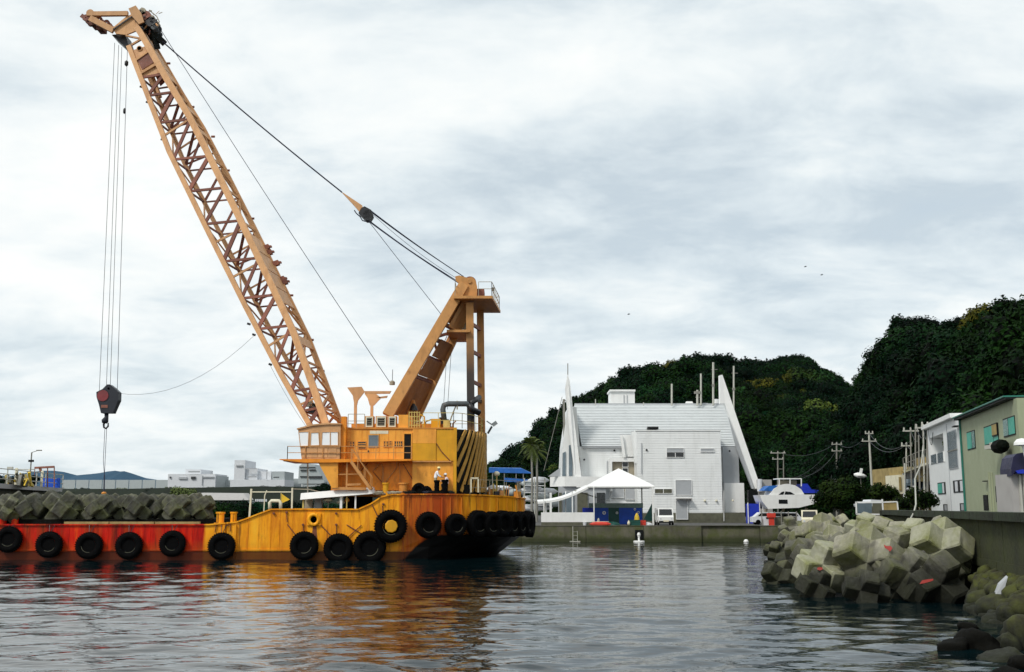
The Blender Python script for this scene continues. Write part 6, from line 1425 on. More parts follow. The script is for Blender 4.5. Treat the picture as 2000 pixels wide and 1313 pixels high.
# shell with the balcony opening left free
zt_ = zat(1850, 826)
hrect(1816.5, 1883.4, GZ, zat(1816, 898), 0, 7, 'wall', 'house_white', wh)
hrect(1848, 1883.4, zat(1816, 898) + .002, zt_, 0, 7, 'wall', 'house_white', wh)
hrect(1816.5, 1821, zat(1816, 898) + .002, zt_, 0, 7, 'wall', 'house_white', wh)
hrect(1821.1, 1847.9, zat(1835, 851), zt_, 0, 7, 'wall', 'house_white', wh)
hrect(1821.1, 1847.9, zat(1816, 898) + .002, zat(1835, 851) - .003, -2.5, 4, 'balcony_back', 'plinth', wh)
hrect(1815, 1875, zt_, zt_ + .3, .35, 7.8, 'roof', 'white_paint', wh)
hrect(1875, 1884, zt_ - .15, zt_ - .004, .05, 7, 'roof_end', 'trim_dark', wh)
hrect(1821.1, 1848, zat(1816, 909), zat(1835, 886), .03, .05, 'balcony_rail', 'window_blue', wh)
for a in (1821, 1834, 1847.5): hrect(a, a + .8, zat(1816, 909), zat(1835, 885), .06, .08, 'rail_post', 'white_paint', wh)
hrect(1838, 1846, zat(1838, 898), zat(1838, 886), -.1, .05, 'laundry', 'far_white', wh)
def hwin(px0, px1, py0, py1, mt, par, frm='trim_dark', nm='window', mull=(), off=.03, trans=()):
    z0, z1 = zat((px0 + px1) / 2, py1), zat((px0 + px1) / 2, py0); f = .07
    o = hrect(px0, px1, z0, z1, off, off - .004, nm, frm, par)
    n_ = len(mull) + 1; e = [px0] + list(mull) + [px1]
    mts = mt if isinstance(mt, (list, tuple)) else [mt] * n_
    for i in range(n_):
        m_ = .7
        q = hrect(e[i] + m_ * .6, e[i + 1] - m_ * .6, z0 + f, z1 - f, off + .012, .011, 'pane', mts[i], o)
    return o
hwin(1857, 1875, 841, 916, 'window_blue', wh, 'panel_grey', off=.04)
hrect(1857, 1875.5, zat(1866, 881), zat(1866, 879), .09, .04, 'transom', 'pole_grey', wh)
hwin(1832, 1847, 942.5, 965.5, ['curtain_teal', 'far_white', 'trim_dark'], wh, 'trim_dark', mull=(1841, 1845))
hwin(1862.5, 1889 - 6, 938, 962, ['trim_dark', 'far_white', 'trim_dark', 'far_white'], wh, 'trim_dark', mull=(1866, 1872, 1876))
for a, b_, y in ((1840.5, 1848, 985), (1873, 1881, 983)): hwin(a, b_, y, 999, ['trim_dark', 'panel_grey'], wh, 'trim_dark', nm='low_window', mull=(a + 2.2,))
for px in (1856, 1883): hrect(px, px + .5, GZ, zt_ - .2, .03, .028, 'wall_joint' if px < 1870 else 'downpipe', 'panel_grey' if px < 1870 else 'trim_dark', wh)
hrect(1877, 1883, zat(1880, 834), zat(1880, 832), .35, .3, 'bracket', 'trim_dark', wh)
mb = MB(); q = hpt(1862, 822); mb.tube([q, q + V((0, 0, .5))], .03, 5); mb.build('aerial', M['trim_dark'], wh)
gh = thing('green_house', 'sage green tiled house with teal curtained windows and teal roof edge', 'house', hpt(1950, 998))
zg = zat(1885.5, 821)
hrect(1885, 1998, GZ, zg, 0, 9, 'wall', 'house_green', gh)
hrect(1884, 1992, zg + .003, zg + .12, .4, 9.6, 'roof', 'trim_dark', gh); hrect(1884, 1992, zg + .123, zg + .2, .5, 9.7, 'roof_edge', 'trim_teal', gh)
hrect(1884, 1885, GZ, zg, .12, .1, 'downpipe', 'trim_teal', gh)
hwin(1895.5, 1911.5, 842, 878, ['curtain_teal', 'window_teal'], gh, mull=(1905,))
hwin(1930, 1958, 830, 868, ['curtain_teal', 'curtain_teal'], gh, mull=(1948,)); hwin(1948, 1958.3, 827, 852, 'timber', gh, off=.10, nm='shutter')
hwin(1968.5, 1992, 815, 852, ['window_teal', 'curtain_teal'], gh, mull=(1979,))
hwin(1919.5, 1928.5, 964, 997, 'trim_dark', gh, nm='doorway'); hrect(1919, 1929, zat(1924, 967), zat(1924, 963.5), .08, .07, 'door_hood', 'house_green', gh)
hwin(1944.5, 1955.5, 949.5, 981, 'trim_dark', gh, nm='opening'); hwin(1953.5, 1963, 938, 964.5, 'trim_dark', gh, nm='opening', off=.05)
for px, y, w in ((1934, 923, 1.3), (1939, 923, 1.2), (1964.5, 915, 2.6), (1972, 915, 1.5)): hrect(px, px + w, GZ, zat(px, y), .10, .09, 'wall_pipe', 'house_green', gh)
hrect(1928, 1932, zat(1930, 941), zat(1930, 939), .25, .2, 'bracket', 'trim_dark', gh)
# wall mounted unit, tarpaulin bundle and cabinet at the picture edge
q = hpt(1978, 872, .5); mb = MB(); mb.lathe([(.1, -.9), (.34, -.7), (.4, 0), (.36, .6), (.12, .95)], q, (.214, 1, 0), 10); tag(mb.build('wall_unit', M['leaf_dark'], None, org=q), 'dark green rounded bundle fixed under the right window of the green house', 'cabinet')
q = hpt(1962, 873, .5); mb = MB(); mb.rbox(q, (.4, 1.1, .22)); mb.lathe([(.12, 0), (.16, .1), (0, .14)], q + V((0, 0, .12)), n=10); tag(mb.build('wall_lamp', M['pole_pale'], None, org=q), 'pale bracket lamp left of the dark green bundle', 'lamp')
Ys = 47.0
q = P(1996, 866, Ys); mb = MB(); mb.lathe([(0, .22), (.2, .18), (.32, .04), (.34, -.08), (.1, -.12)], q, n=18); mb.tube([q, (q.x + .9, q.y, 1.7)], .05, 6); tag(mb.build('street_lamp', M['white_paint'], None, org=(q.x, q.y, GZ)), 'white rounded lamp head cut by the right picture edge', 'lamp')
bt = thing('outboard_boat', 'boat stern wrapped in dark purple tarpaulin on a pale cabinet at the right edge', 'boat', P(2000, 990, 48))
mb = MB(); pts = [(1976, 930), (1975, 915), (1979, 893), (1986, 886), (2004, 883), (2020, 884), (2020, 925), (1996, 926), (1984, 921)]; mb.prism([P(x, y, 47.6) for x, y in pts], (.4, 2, 0)); mb.build('tarpaulin', M['navy_tarp'], bt)
mb = MB(); mb.prism([P(x, y, 47.5) for x, y in ((1984, 920), (1996, 917), (2020, 918), (2020, 925), (1988, 925))], (.4, 2, 0)); mb.build('hull_stripe', M['blue_deep'], bt)
mb = MB(); a, b_ = P(1979, 985, 48), P(2022, 926, 48); mb.box((a.x, 48, GZ), (b_.x, 49.6, b_.z)); mb.build('cabinet', M['roof_grey'], bt)
for px in (1992, 1999): mb = MB(); mb.box((P(px, 950, 47.9).x, 47.9, 2.2), (P(px, 950, 47.9).x + .08, 47.998, P(px, 927, 47.9).z)); mb.build('cabinet_pipe', M['pole_pale'], bt)
# old terrace house behind the poles
oh = thing('terrace_house', 'weathered cream house with a curved terrace behind the cluster of poles', 'house', P(1790, 1000, 100))
mb = MB(); mb.prism([P(1752, 925, 104), P(1762, 920, 100), P(1800, 906, 92), P(1822, 902, 90), P(1822, 906, 90), P(1800, 911, 92), P(1762, 925, 100), P(1752, 931, 104)], (3, 3, 0)); mb.build('terrace_edge', M['cream_paint'], oh)
mb = MB(); a, b_ = P(1764, 998, 100), P(1822, 912, 100); mb.box((a.x, 100, GZ), (b_.x, 108, b_.z)); mb.build('wall', M['timber'], oh)
for i, px in enumerate((1765, 1772, 1780, 1789, 1798, 1807)): mb = MB(); a, b_ = P(px, 955, 99.8), P(px + 5.5, 925 - i, 99.8); mb.box((a.x, 99.8, a.z), (b_.x, 99.95, b_.z)); o = mb.build('window', M['far_white'] if i % 2 else M['panel_grey'], oh)
mb = MB(); a, b_ = P(1753, 965, 100), P(1762, 928, 100); mb.box((a.x, 99.5, a.z), (b_.x, 103, b_.z)); mb.build('bay', M['cream_paint'], oh)
mb = MB(); a, b_ = P(1757, 958, 99.4), P(1760, 932, 99.4); mb.box((a.x, 99.4, a.z), (b_.x, 99.49, b_.z)); mb.build('bay_window', M['timber'], oh)
rail([P(1765, 919, 98), P(1800, 906, 91), P(1820, 902, 89)], 1.1, M['pole_grey'], 'terrace_railing', oh, 1.)
mb = MB(); a, b_ = P(1806, 940, 95), P(1824, 893, 95); mb.box((a.x, 95, a.z), (b_.x, 97, b_.z)); mb.build('side_wall', M['timber'], oh)
rd = random.Random(8)
for i in range(14):
    q = P(rd.uniform(1768, 1812), rd.uniform(940, 975), 97); mb = MB(); mb.rbox(q, (rd.uniform(.4, 1.1), .5, rd.uniform(.25, .8))); mb.build('stored_item', M[rd.choice(['far_white', 'panel_grey', 'far_grey', 'window_blue'])], oh)
# ================================================================== vegetation
def leaf_cloud(name, lobes, nleaf, size, mt, seed, inner=True, flat=.75, loc=(0, 0, 0), parent=None, seg_mat='leaf_dark'):
    """leaf-sized faces spread through several lobes, with a dark lumpy core"""
    rg = np.random.default_rng(seed); V_, F_ = [], []
    tot = sum(l[3] ** 2 for l in lobes); vs = []; 
    for (lx, ly, lz, lr) in lobes:
        k = int(nleaf * lr ** 2 / tot); d = rg.normal(size=(k, 3)); d /= np.linalg.norm(d, axis=1)[:, None]
        rr = lr * rg.uniform(.62, 1.06, k) * (1 + .16 * np.sin(d[:, 0] * 7 + seed) * np.sin(d[:, 1] * 6) + .12 * np.sin(d[:, 2] * 9))
        c = d * rr[:, None] * np.array([1, 1, flat]) + np.array([lx, ly, lz])
        n_ = d + rg.normal(size=(k, 3)) * .55 + np.array([0, 0, .35]); n_ /= np.linalg.norm(n_, axis=1)[:, None]
        t_ = np.cross(n_, rg.normal(size=(k, 3))); t_ /= np.linalg.norm(t_, axis=1)[:, None]; b_ = np.cross(n_, t_)
        s_ = size * rg.uniform(.55, 1.35, k)[:, None]
        quad = np.stack([c - t_ * s_, c - b_ * s_ * .55 + n_ * s_ * .12, c + t_ * s_, c + b_ * s_ * .55 - n_ * s_ * .1], 1); vs.append(quad.reshape(-1, 3))
    vs = np.concatenate(vs); nq = len(vs) // 4
    fs = np.arange(nq * 4).reshape(-1, 4)
    me = bpy.data.meshes.new(name)
    verts = vs.tolist(); faces = fs.tolist(); mi = [0] * nq
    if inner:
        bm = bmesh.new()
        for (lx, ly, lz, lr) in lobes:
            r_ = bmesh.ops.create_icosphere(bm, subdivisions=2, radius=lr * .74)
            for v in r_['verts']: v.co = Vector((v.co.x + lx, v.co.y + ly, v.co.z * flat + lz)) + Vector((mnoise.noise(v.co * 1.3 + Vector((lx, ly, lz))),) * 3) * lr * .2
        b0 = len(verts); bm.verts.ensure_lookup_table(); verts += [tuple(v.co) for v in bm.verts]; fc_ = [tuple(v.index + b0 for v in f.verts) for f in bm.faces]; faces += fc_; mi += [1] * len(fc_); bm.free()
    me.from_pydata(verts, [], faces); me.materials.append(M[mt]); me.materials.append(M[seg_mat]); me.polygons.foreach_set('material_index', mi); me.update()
    o = bpy.data.objects.new(name, me); COL.objects.link(o); o.location = loc
    if parent: o.parent = parent
    return o
def lobes_for(r_, seed, n_=9):
    rd = random.Random(seed); out_ = [(0, 0, 0, r_ * .62)]
    for i in range(n_):
        a = i * 2.4 + rd.uniform(-.3, .3); e = rd.uniform(-.25, .75); d = r_ * rd.uniform(.42, .66)
        out_.append((d * math.cos(a) * math.cos(e), d * math.sin(a) * math.cos(e), d * math.sin(e) * .9, r_ * rd.uniform(.28, .46)))
    return out_
def tree(nm, label, base, h, r_, seed, mt='leaf', nleaf=2600, size=.16, group=None, cat='tree', trunk=.25, flat=.8, data=None, n_=9, zc=None):
    t = thing(nm, label, cat, base, random.uniform(0, 6), group); zc = zc if zc is not None else h - r_ * flat
    if data: o = bpy.data.objects.new('crown', data); COL.objects.link(o); o.parent = t; o.location = (0, 0, zc); 
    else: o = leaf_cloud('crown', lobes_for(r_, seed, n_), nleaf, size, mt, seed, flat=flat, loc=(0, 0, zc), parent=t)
    rd = random.Random(seed); mb = MB(); mb.tube([(0, 0, -.5), (.1, .05, h * .3), (rd.uniform(-.2, .2), 0, zc)], [trunk, trunk * .75, trunk * .45], 8); 
    for i in range(5):
        a = i * 1.3 + rd.uniform(-.3, .3); q = (math.cos(a) * r_ * .6, math.sin(a) * r_ * .6, zc + rd.uniform(-.1, .5) * r_); mb.tube([(0, 0, h * .35 + i * .1), (q[0] * .45, q[1] * .45, (h * .4 + q[2]) / 2), q], [trunk * .5, trunk * .3, .04], 6)
    mb.build('trunk', M['bark'], t, local=True); return t, o

# terrain of the hills: ridge line and foot line swept down towards the viewer
def hill(nm, ridge, foot, mt, ny=26, back=60, bulge=.35, noise_=3., crown_fn=None):
    """ridge: (px, py, Y) ; foot: (px, Y)"""
    nx = 90; vs = []
    def at_(tab, t, k):
        f_ = t * (len(tab) - 1); i = min(int(f_), len(tab) - 2); u = f_ - i; return tab[i][k] * (1 - u) + tab[i + 1][k] * u
    grid = []
    for j in range(ny + 6):
        row = []
        for i in range(nx):
            t = i / (nx - 1); p = P(at_(ridge, t, 0), at_(ridge, t, 1), at_(ridge, t, 2)); q = P(at_(foot, t, 0), 990, at_(foot, t, 1)); q.z = GZ - .5
            if j < ny:
                s_ = j / (ny - 1); w = p.lerp(q, s_); w.z = q.z + (p.z - q.z) * (math.cos(s_ * math.pi / 2) ** (1 - bulge) if True else 1 - s_)
            else:
                s_ = (j - ny + 1) / 6; w = Vector((p.x, p.y + back * s_, p.z * (1 - s_ ** 2)))
            w.z += noise_ * mnoise.noise(Vector((w.x / 18, w.y / 18, 1.7))) * min(1, max(0, (w.z - 2) / 8)) * (0.25 if j == 0 else 1) - 1.0
            row.append(w)
        grid.append(row)
    order = grid[ny:][::-1] + grid[:ny]
    mb = MB(); vs = [w for r_ in order for w in r_]; J = len(order)
    mb.add(vs, [(j * nx + i, j * nx + i + 1, (j + 1) * nx + i + 1, (j + 1) * nx + i) for j in range(J - 1) for i in range(nx - 1)])
    o = struct(mb, nm, mt, smooth=True); return o, grid, order
midr = [(930, 905, 380), (960, 880, 385), (985, 862, 390), (1010, 850, 395), (1045, 838, 400), (1065, 812, 405), (1085, 790, 410), (1110, 766, 415), (1160, 741, 420), (1215, 716, 425), (1260, 706, 430), (1330, 703, 430), (1390, 709, 430), (1450, 711, 430), (1500, 704, 430), (1545, 699, 430), (1590, 713, 430), (1640, 730, 425), (1668, 752, 420), (1720, 780, 420), (1800, 830, 420)]
midf = [(900, 330), (1000, 300), (1150, 250), (1300, 245), (1450, 240), (1600, 235), (1750, 240), (1850, 240)]
midr = [(a, b + 2126 * 6.6 / c + (0, 12, 26)[(a > 1560) + (a > 1620)] + (12 if a < 1300 else 0), c) for a, b, c in midr]
mo, mg, mord = hill('far_hill', midr, midf, 'hill_soil', bulge=.25)
rgr = [(1640, 830, 230), (1668, 770, 222), (1688, 735, 214), (1698, 705, 205), (1722, 675, 195), (1760, 640, 185), (1800, 625, 175), (1840, 638, 165), (1880, 628, 152), (1920, 612, 142), (1955, 605, 132), (1985, 590, 122), (2010, 570, 115), (2100, 540, 105), (2250, 520, 95), (2600, 500, 80)]
rgf = [(1520, 190), (1600, 175), (1660, 158), (1720, 140), (1790, 122), (1850, 106), (1900, 98), (1980, 90), (2080, 80), (2250, 66), (2600, 50)]
rgr = [(a, b + 2126 * 3.3 / c + (34 if a < 1750 else 14 if a < 1850 else 0), c) for a, b, c in rgr]
rgr = [(a + (30 if a < 1750 else 0), b, c) for a, b, c in rgr]
ro, rg_, rord = hill('near_hill', rgr, rgf, 'net_rock', bulge=.3, noise_=2.5)

# a few individual trees: their crowns are also the seed shapes of the forest
base1 = [('ridge_tree', 'tall leafy tree standing out on the skyline at the left shoulder of the near hill', 1768, 612, 186, 8.5, 3.6), ('ridge_tree', 'spreading tree on the near hill skyline above the orange tinged crown', 1795, 606, 178, 9, 4.4),
         ('ridge_tree', 'airy tree breaking the skyline near the right end of the near hill', 1912, 589, 146, 8.5, 3.5), ('ridge_tree', 'small tree at the hill skyline left of the airy one', 1866, 614, 158, 8, 3.0),
         ('ridge_tree', 'dark tree on the skyline at the far right picture edge', 1988, 566, 124, 9, 4.2), ('ridge_tree', 'tree halfway up the left edge of the near hill', 1742, 672, 195, 9, 4.4), ('ridge_tree', 'tree at the notch where the two hills meet', 1690, 752, 220, 9, 4.2)]
protos = []
for i, (nm, lab, px, py, Y_, h, r_) in enumerate(base1):
    top_ = P(px, py, Y_)
    if i < 3: t, o = tree(nm, lab, (top_.x, Y_, top_.z - h), h, r_, 30 + i, 'leaf_far' if i == 2 else 'leaf', 6500, .21, 'trees on the hill skyline', n_=10, flat=.85); protos.append(o)
    else: t, o = tree(nm, lab, (top_.x, Y_, top_.z - h), h, r_, 30 + i, data=protos[i % 2].data, group='trees on the hill skyline'); o.scale = (r_ / 4.3,) * 3
pr_dat = [p.data for p in protos]

def forest(nm, label, grid_order, n_pts, sc, seed, mt, region, zoff=.4, jit=1.):
    rg = np.random.default_rng(seed); J = len(grid_order); I = len(grid_order[0]); pts, scs, rots, idx = [], [], [], []
    # area weights per cell
    cells = []; ws = []
    for j in range(J - 1):
        for i in range(I - 1):
            a, b_, c = grid_order[j][i], grid_order[j][i + 1], grid_order[j + 1][i]
            ar = (b_ - a).cross(c - a).length
            cells.append((j, i)); ws.append(ar * region(i / (I - 1), j / (J - 1)))
    ws = np.array(ws); ws /= ws.sum(); pick = rg.choice(len(cells), size=n_pts, p=ws)
    for k in pick:
        j, i = cells[k]; u, v = rg.uniform(), rg.uniform(); a = grid_order[j][i].lerp(grid_order[j][i + 1], u); b_ = grid_order[j + 1][i].lerp(grid_order[j + 1][i + 1], u); q = a.lerp(b_, v)
        s_ = sc * rg.uniform(.55, 1.1) ** 1.0 * (1.5 if rg.uniform() < .12 else 1); pts.append((q.x, q.y, q.z + zoff * s_)); scs.append(s_); rots.append(rg.uniform(0, 6.28)); idx.append(2 if (nm == 'far_forest' and rg.uniform() < .8) else int(rg.integers(0, 3)))
    me = bpy.data.meshes.new(nm); me.from_pydata(pts, [], [])
    for an, ty, dat in (('scl', 'FLOAT', scs), ('rot', 'FLOAT', rots), ('idx', 'INT', idx)): me.attributes.new(an, ty, 'POINT').data.foreach_set('value', dat)
    o = bpy.data.objects.new(nm, me); COL.objects.link(o); tag(o, label, 'forest', None, 'stuff')
    g = bpy.data.node_groups.new(nm + '_nodes', 'GeometryNodeTree'); g.interface.new_socket('Geometry', in_out='INPUT', socket_type='NodeSocketGeometry'); g.interface.new_socket('Geometry', in_out='OUTPUT', socket_type='NodeSocketGeometry')
    gi, go = g.nodes.new('NodeGroupInput'), g.nodes.new('NodeGroupOutput'); jn = g.nodes.new('GeometryNodeJoinGeometry')
    for p in (protos if nm != 'near_forest' else protos[:2] + protos[:1]):
        oi = g.nodes.new('GeometryNodeObjectInfo'); oi.inputs['Object'].default_value = p; oi.inputs['As Instance'].default_value = True; oi.transform_space = 'ORIGINAL'; g.links.new(oi.outputs['Geometry'], jn.inputs[0])
    ip = g.nodes.new('GeometryNodeInstanceOnPoints'); g.links.new(gi.outputs[0], ip.inputs['Points']); g.links.new(jn.outputs[0], ip.inputs['Instance']); ip.inputs['Pick Instance'].default_value = True
    def attr(nm_, ty): a = g.nodes.new('GeometryNodeInputNamedAttribute'); a.data_type = ty; a.inputs['Name'].default_value = nm_; return a.outputs[0]
    g.links.new(attr('idx', 'INT'), ip.inputs['Instance Index'])
    cx = g.nodes.new('ShaderNodeCombineXYZ'); g.links.new(attr('rot', 'FLOAT'), cx.inputs[2]); g.links.new(cx.outputs[0], ip.inputs['Rotation'])
    g.links.new(attr('scl', 'FLOAT'), ip.inputs['Scale'])
    last = ip.outputs[0]
    g.links.new(last, go.inputs[0]); m_ = o.modifiers.new('forest', 'NODES'); m_.node_group = g
    return o
forest('far_forest', 'dense mixed green wood covering the rounded hill behind the white building', mord, 2300, 1.35, 3, 'leaf_far', lambda u, v: 1. if v > .1 else .2)
# wooded everywhere except the netted slope
def rgn(u, v):
    if v < .08: return .3
    # the netted slope: lower part of the left shoulder
    if .10 < u < .33 and v > .50: return .16
    return 1.
forest('near_forest', 'dark evergreen wood on the steep near hill at the right', rord, 1700, .92, 5, 'leaf', rgn)
mat('net_wire', (.07, .075, .07), .8)
# protective netting on the slope: fine wires lying over the bare rock
mb = MB(); rd = random.Random(2)
J, I = len(rord), len(rord[0])
def rp(u, v, up):
    fi, fj = u * (I - 1), v * (J - 1); i, j = min(int(fi), I - 2), min(int(fj), J - 2); a = rord[j][i].lerp(rord[j][i + 1], fi - i); b_ = rord[j + 1][i].lerp(rord[j + 1][i + 1], fi - i); return a.lerp(b_, fj - j) + Vector((-up * .6, -up, up * .8))
for k in range(34):
    u0 = .10 + .235 * k / 33; mb.tube([rp(u0 + rd.uniform(-.004, .004) + .02 * (v - .5), v, .9) for v in np.linspace(.46, .97, 14)], .03, 3, cap=False)
for k in range(26):
    v0 = .47 + .5 * k / 25; mb.tube([rp(u, v0 + rd.uniform(-.004, .004), .9) for u in np.linspace(.10, .335, 12)], .03, 3, cap=False)
o = mb.build('slope_netting', M['net_wire'], None, org=rp(.2, .7, 0)); tag(o, 'grey wire netting draped over the bare slope between the two hills', 'netting', None, 'stuff')

# round tree, bushes
def at_ground(px, Y): p = P(px, 990, Y); return (p.x, Y, GZ)
b = P(1642, 922, 98)
tree('round_tree', 'big round dark evergreen tree behind the heap of blocks', at_ground(1642, 98), b.z - GZ, 2.7, 61, 'leaf_bush', 9000, .13, trunk=.3, flat=.82, n_=12)
tree('bush', 'rounded bush right of the big round tree, beside the tall pale pole', at_ground(1723, 100), P(1723, 937, 100).z - GZ, 1.7, 62, 'leaf_bush', 4000, .12, cat='bush', trunk=.15)
tree('bush', 'bush at the foot of the poles left of the white house', at_ground(1772, 84), P(1772, 962, 84).z - GZ, 1.25, 63, 'leaf_bush', 2500, .1, cat='bush', trunk=.12)
tree('bush', 'leafy bush against the left side of the white house', at_ground(1800, 78), P(1800, 950, 78).z - GZ, 1.3, 64, 'leaf_bush', 3200, .1, cat='bush', trunk=.12)
tree('bush', 'low hedge bush between the round tree and the fence', at_ground(1690, 92), P(1690, 985, 92).z - GZ, .9, 65, 'leaf_bush', 1600, .09, cat='bush', trunk=.1)
q = hpt(1836, 870, -1.0); 
tree('potted_tree', 'yellow green potted tree on the corner balcony of the white house', (q.x, q.y, zat(1816, 898)), q.z - zat(1816, 898) + .6, .75, 66, 'leaf_palm', 900, .12, cat='plant', trunk=.05)
# palms
def palm(label, px, Y, py_top, rcr, seed, lean=0):
    base_ = P(px + lean, 990, Y); base_.z = GZ; t = thing('palm_tree', label, 'palm tree', base_, 0, 'palm trees left of the white building'); top_ = P(px, py_top, Y) - base_
    mb = MB(); mb.tube([(0, 0, 0), top_ * .5 + Vector((.1, 0, 0)), top_], [.2, .15, .13], 8); mb.build('trunk', M['pole_grey'], t, local=True); rd = random.Random(seed)
    for i in range(34):
        a = rd.uniform(0, 6.28); el = rd.uniform(-.9, 1.25); ln = rcr * rd.uniform(.8, 1.15); mb = MB(); d = Vector((math.cos(a) * math.cos(el), math.sin(a) * math.cos(el), math.sin(el))); spine = []
        for k in range(7): u = k / 6; spine.append(top_ + d * ln * u + Vector((0, 0, -1)) * ln * .55 * u * u)
        side = d.cross(Vector((0, 0, 1))).normalized()
        for k in range(1, 7):
            for s_ in (-1, 1):
                for h_ in (0, .5):
                    p0 = spine[k - 1].lerp(spine[k], h_); w = .42 * rcr * math.sin(min(1, (k + h_) / 6.5) * 2.6 + .3) ; tip_ = p0 + side * s_ * w * .6 + d * w * .7 + Vector((0, 0, -.35 * w)); nrm_ = Vector((0, 0, .05))
                    mb.add([p0, p0 + d * .10 * rcr, tip_], [(0, 1, 2)])
        mb.build('frond', M['leaf_palm'], t, local=True)
palm('left palm of the pair, shaggy crown and taller trunk', 1038, 152, 868, 2.1, 1)
palm('right palm of the pair, lower drooping crown', 1048, 156, 880, 1.9, 2)
# blue tarpaulin roofs and racked boats left of the building
bs = thing('boat_shelter', 'blue tarpaulin roofed shelter in front of the hill left of the palms', 'shelter', P(1000, 1000, 175))
mb = MB(); mb.prism([P(955, 914, 172), P(1018, 915, 172), P(1040, 925, 172), P(955, 923, 172)], (0, 9, .4)); mb.build('roof', M['blue_tarp'], bs)
mb = MB(); mb.prism([P(985, 934, 171), P(1040, 938, 171), P(1040, 943, 171), P(985, 941, 171)], (0, 6, .3)); mb.build('lower_roof', M['blue_tarp'], bs)
for px in (962, 985, 1008, 1022): mb = MB(); mb.bar((P(px, 950, 172).x, 172.2, GZ), P(px, 922, 172.2), .14); mb.build('post', M['pole_grey'], bs)
rk = thing('boat_rack', 'white steel racking with shrouded boats left of the white building', 'rack', P(1045, 1000, 158))
for px in (1024, 1044, 1064): mb = MB(); mb.bar((P(px, 990, 158).x, 158, GZ), P(px, 934, 158), .16); mb.build('upright', M['pole_pale'], rk)
for py in (940, 948, 962, 976, 986): mb = MB(); mb.bar(P(1024, py, 158), P(1066, py + 1, 158), .12); mb.build('shelf_beam', M['far_white'], rk)
for i, (px, py, ln) in enumerate(((1034, 945, 1.5), (1052, 938, 1.6), (1040, 957, 1.9), (1055, 970, 1.8), (1038, 974, 1.6), (1068, 960, 1.7), (1072, 984, 2.4), (1046, 992, 2.6), (975, 955, 2.2), (1000, 962, 2.4))):
    q = P(px, py, 158.6 + i * .3); mb = MB(); mb.lathe([(.05, -ln), (.4, -ln * .6), (.52, 0), (.42, ln * .6), (.05, ln)], q, (1, .15, 0), 9); tag(mb.build('shrouded_boat', M['far_white'] if i % 3 else M['far_grey'], None, org=q, smooth=True), ['white wrapped boat on the top shelf of the rack', 'white wrapped boat at the top right of the rack', 'white wrapped boat on the second shelf, left', 'grey wrapped boat on the third shelf, right', 'white boat on the third shelf, left',
        'white wrapped boat beside the rack, under the balcony', 'pale boat low beside the balcony', 'pale long boat lowest by the rack', 'white wrapped boat behind the bow of the barge', 'grey boat hull between barge bow and rack'][i], 'boat')

# ================================================================== far left: embankment, buildings, pier, mountains
def strip_hill(nm, pts, depth, z0, mt):
    mb = MB(); n_ = len(pts); vs = []
    for px, py, Y in pts: p = P(px, py, Y); vs += [(p.x, Y - depth, z0), (p.x, Y, p.z), (p.x, Y + depth * 2, p.z), (p.x, Y + depth * 3, z0)]
    mb.add(vs, [(i * 4 + k, (i + 1) * 4 + k, (i + 1) * 4 + k + 1, i * 4 + k + 1) for i in range(n_ - 1) for k in range(3)]); return struct(mb, nm, mt)
emb = [(-120, 954, 262), (60, 955, 260), (130, 955, 258), (240, 955, 256), (330, 953, 255), (420, 952, 255), (500, 950, 255), (600, 951, 255), (660, 948, 255), (760, 948, 255), (930, 960, 255)]
strip_hill('embankment', emb, 12, .5, 'hill_soil')
eg = []
for j in range(6):
    row = []
    for i in range(60):
        t = i / 59; f_ = t * (len(emb) - 1); k = min(int(f_), len(emb) - 2); u = f_ - k
        px, py, Y = [emb[k][m_] * (1 - u) + emb[k + 1][m_] * u for m_ in range(3)]; p = P(px, py, Y); s_ = j / 5; row.append(Vector((p.x, Y - 12 * s_ + 3, p.z - (p.z - 1) * s_ * .95 - .8)))
    eg.append(row)
forest('embankment_forest', 'low green belt of bushes along the far embankment behind the barge', eg, 620, .40, 12, 'leaf', lambda u, v: 1.)
tree('round_tree', 'light green round topped tree behind the blocks on the barge', (P(360, 990, 205).x, 205, 1.4), P(360, 944, 205).z - 1.4, 3.6, 71, 'leaf_palm', 5000, .22, trunk=.3)
tree('round_tree', 'dark green tree under the crane cab', (P(640, 990, 225).x, 225, 1.4), P(640, 938, 225).z - 1.4, 3.2, 72, 'leaf', 4000, .22, trunk=.3)
for i, (px, py, r_) in enumerate(((430, 978, 3.4), (470, 976, 3.2), (510, 968, 3.2), (555, 966, 3.4), (600, 968, 3.2), (640, 966, 3.2), (690, 972, 3.0), (400, 992, 2.6))):
    tree('shore_tree', ['dark tree below the grey flat roof, left', 'dark tree below the grey flat roof, right', 'dark tree behind the left yellow post of the barge frame', 'dark tree behind the yellow pennant board', 'dark tree behind the white shelter, left end', 'dark tree behind the white shelter under the cab', 'dark tree behind the right of the white shelter', 'dark low tree right of the barge blocks'][i],
         (P(px, 990, 212 + i % 3).x, 212 + i % 3, 1.2), P(px, py, 212).z - 1.2, r_, 80 + i, data=pr_dat[i % 3], zc=1.2)
wr = thing('flat_roofed_shed', 'long low shed with a pale grey flat roof beyond the barge', 'shed', P(440, 990, 218))
mb = MB(); mb.prism([P(388, 963, 218), P(476, 964, 218), P(486, 977, 214), P(400, 977, 214)], (0, 4, .1)); mb.build('roof', M['roof_grey'], wr); mb = MB(); a, b_ = P(395, 990, 219), P(484, 978, 219); mb.box((a.x, 219, 1), (b_.x, 225, b_.z)); mb.build('wall', M['far_grey'], wr)
for i in range(6): mb = MB(); q = P(498 + i * 4, 978, 218); mb.box((q.x, 218, q.z - .2), (q.x + .3, 218.2, q.z + .3)); mb.build('sign_letter_panel' if False else 'bright_panel', M['far_white'], wr)
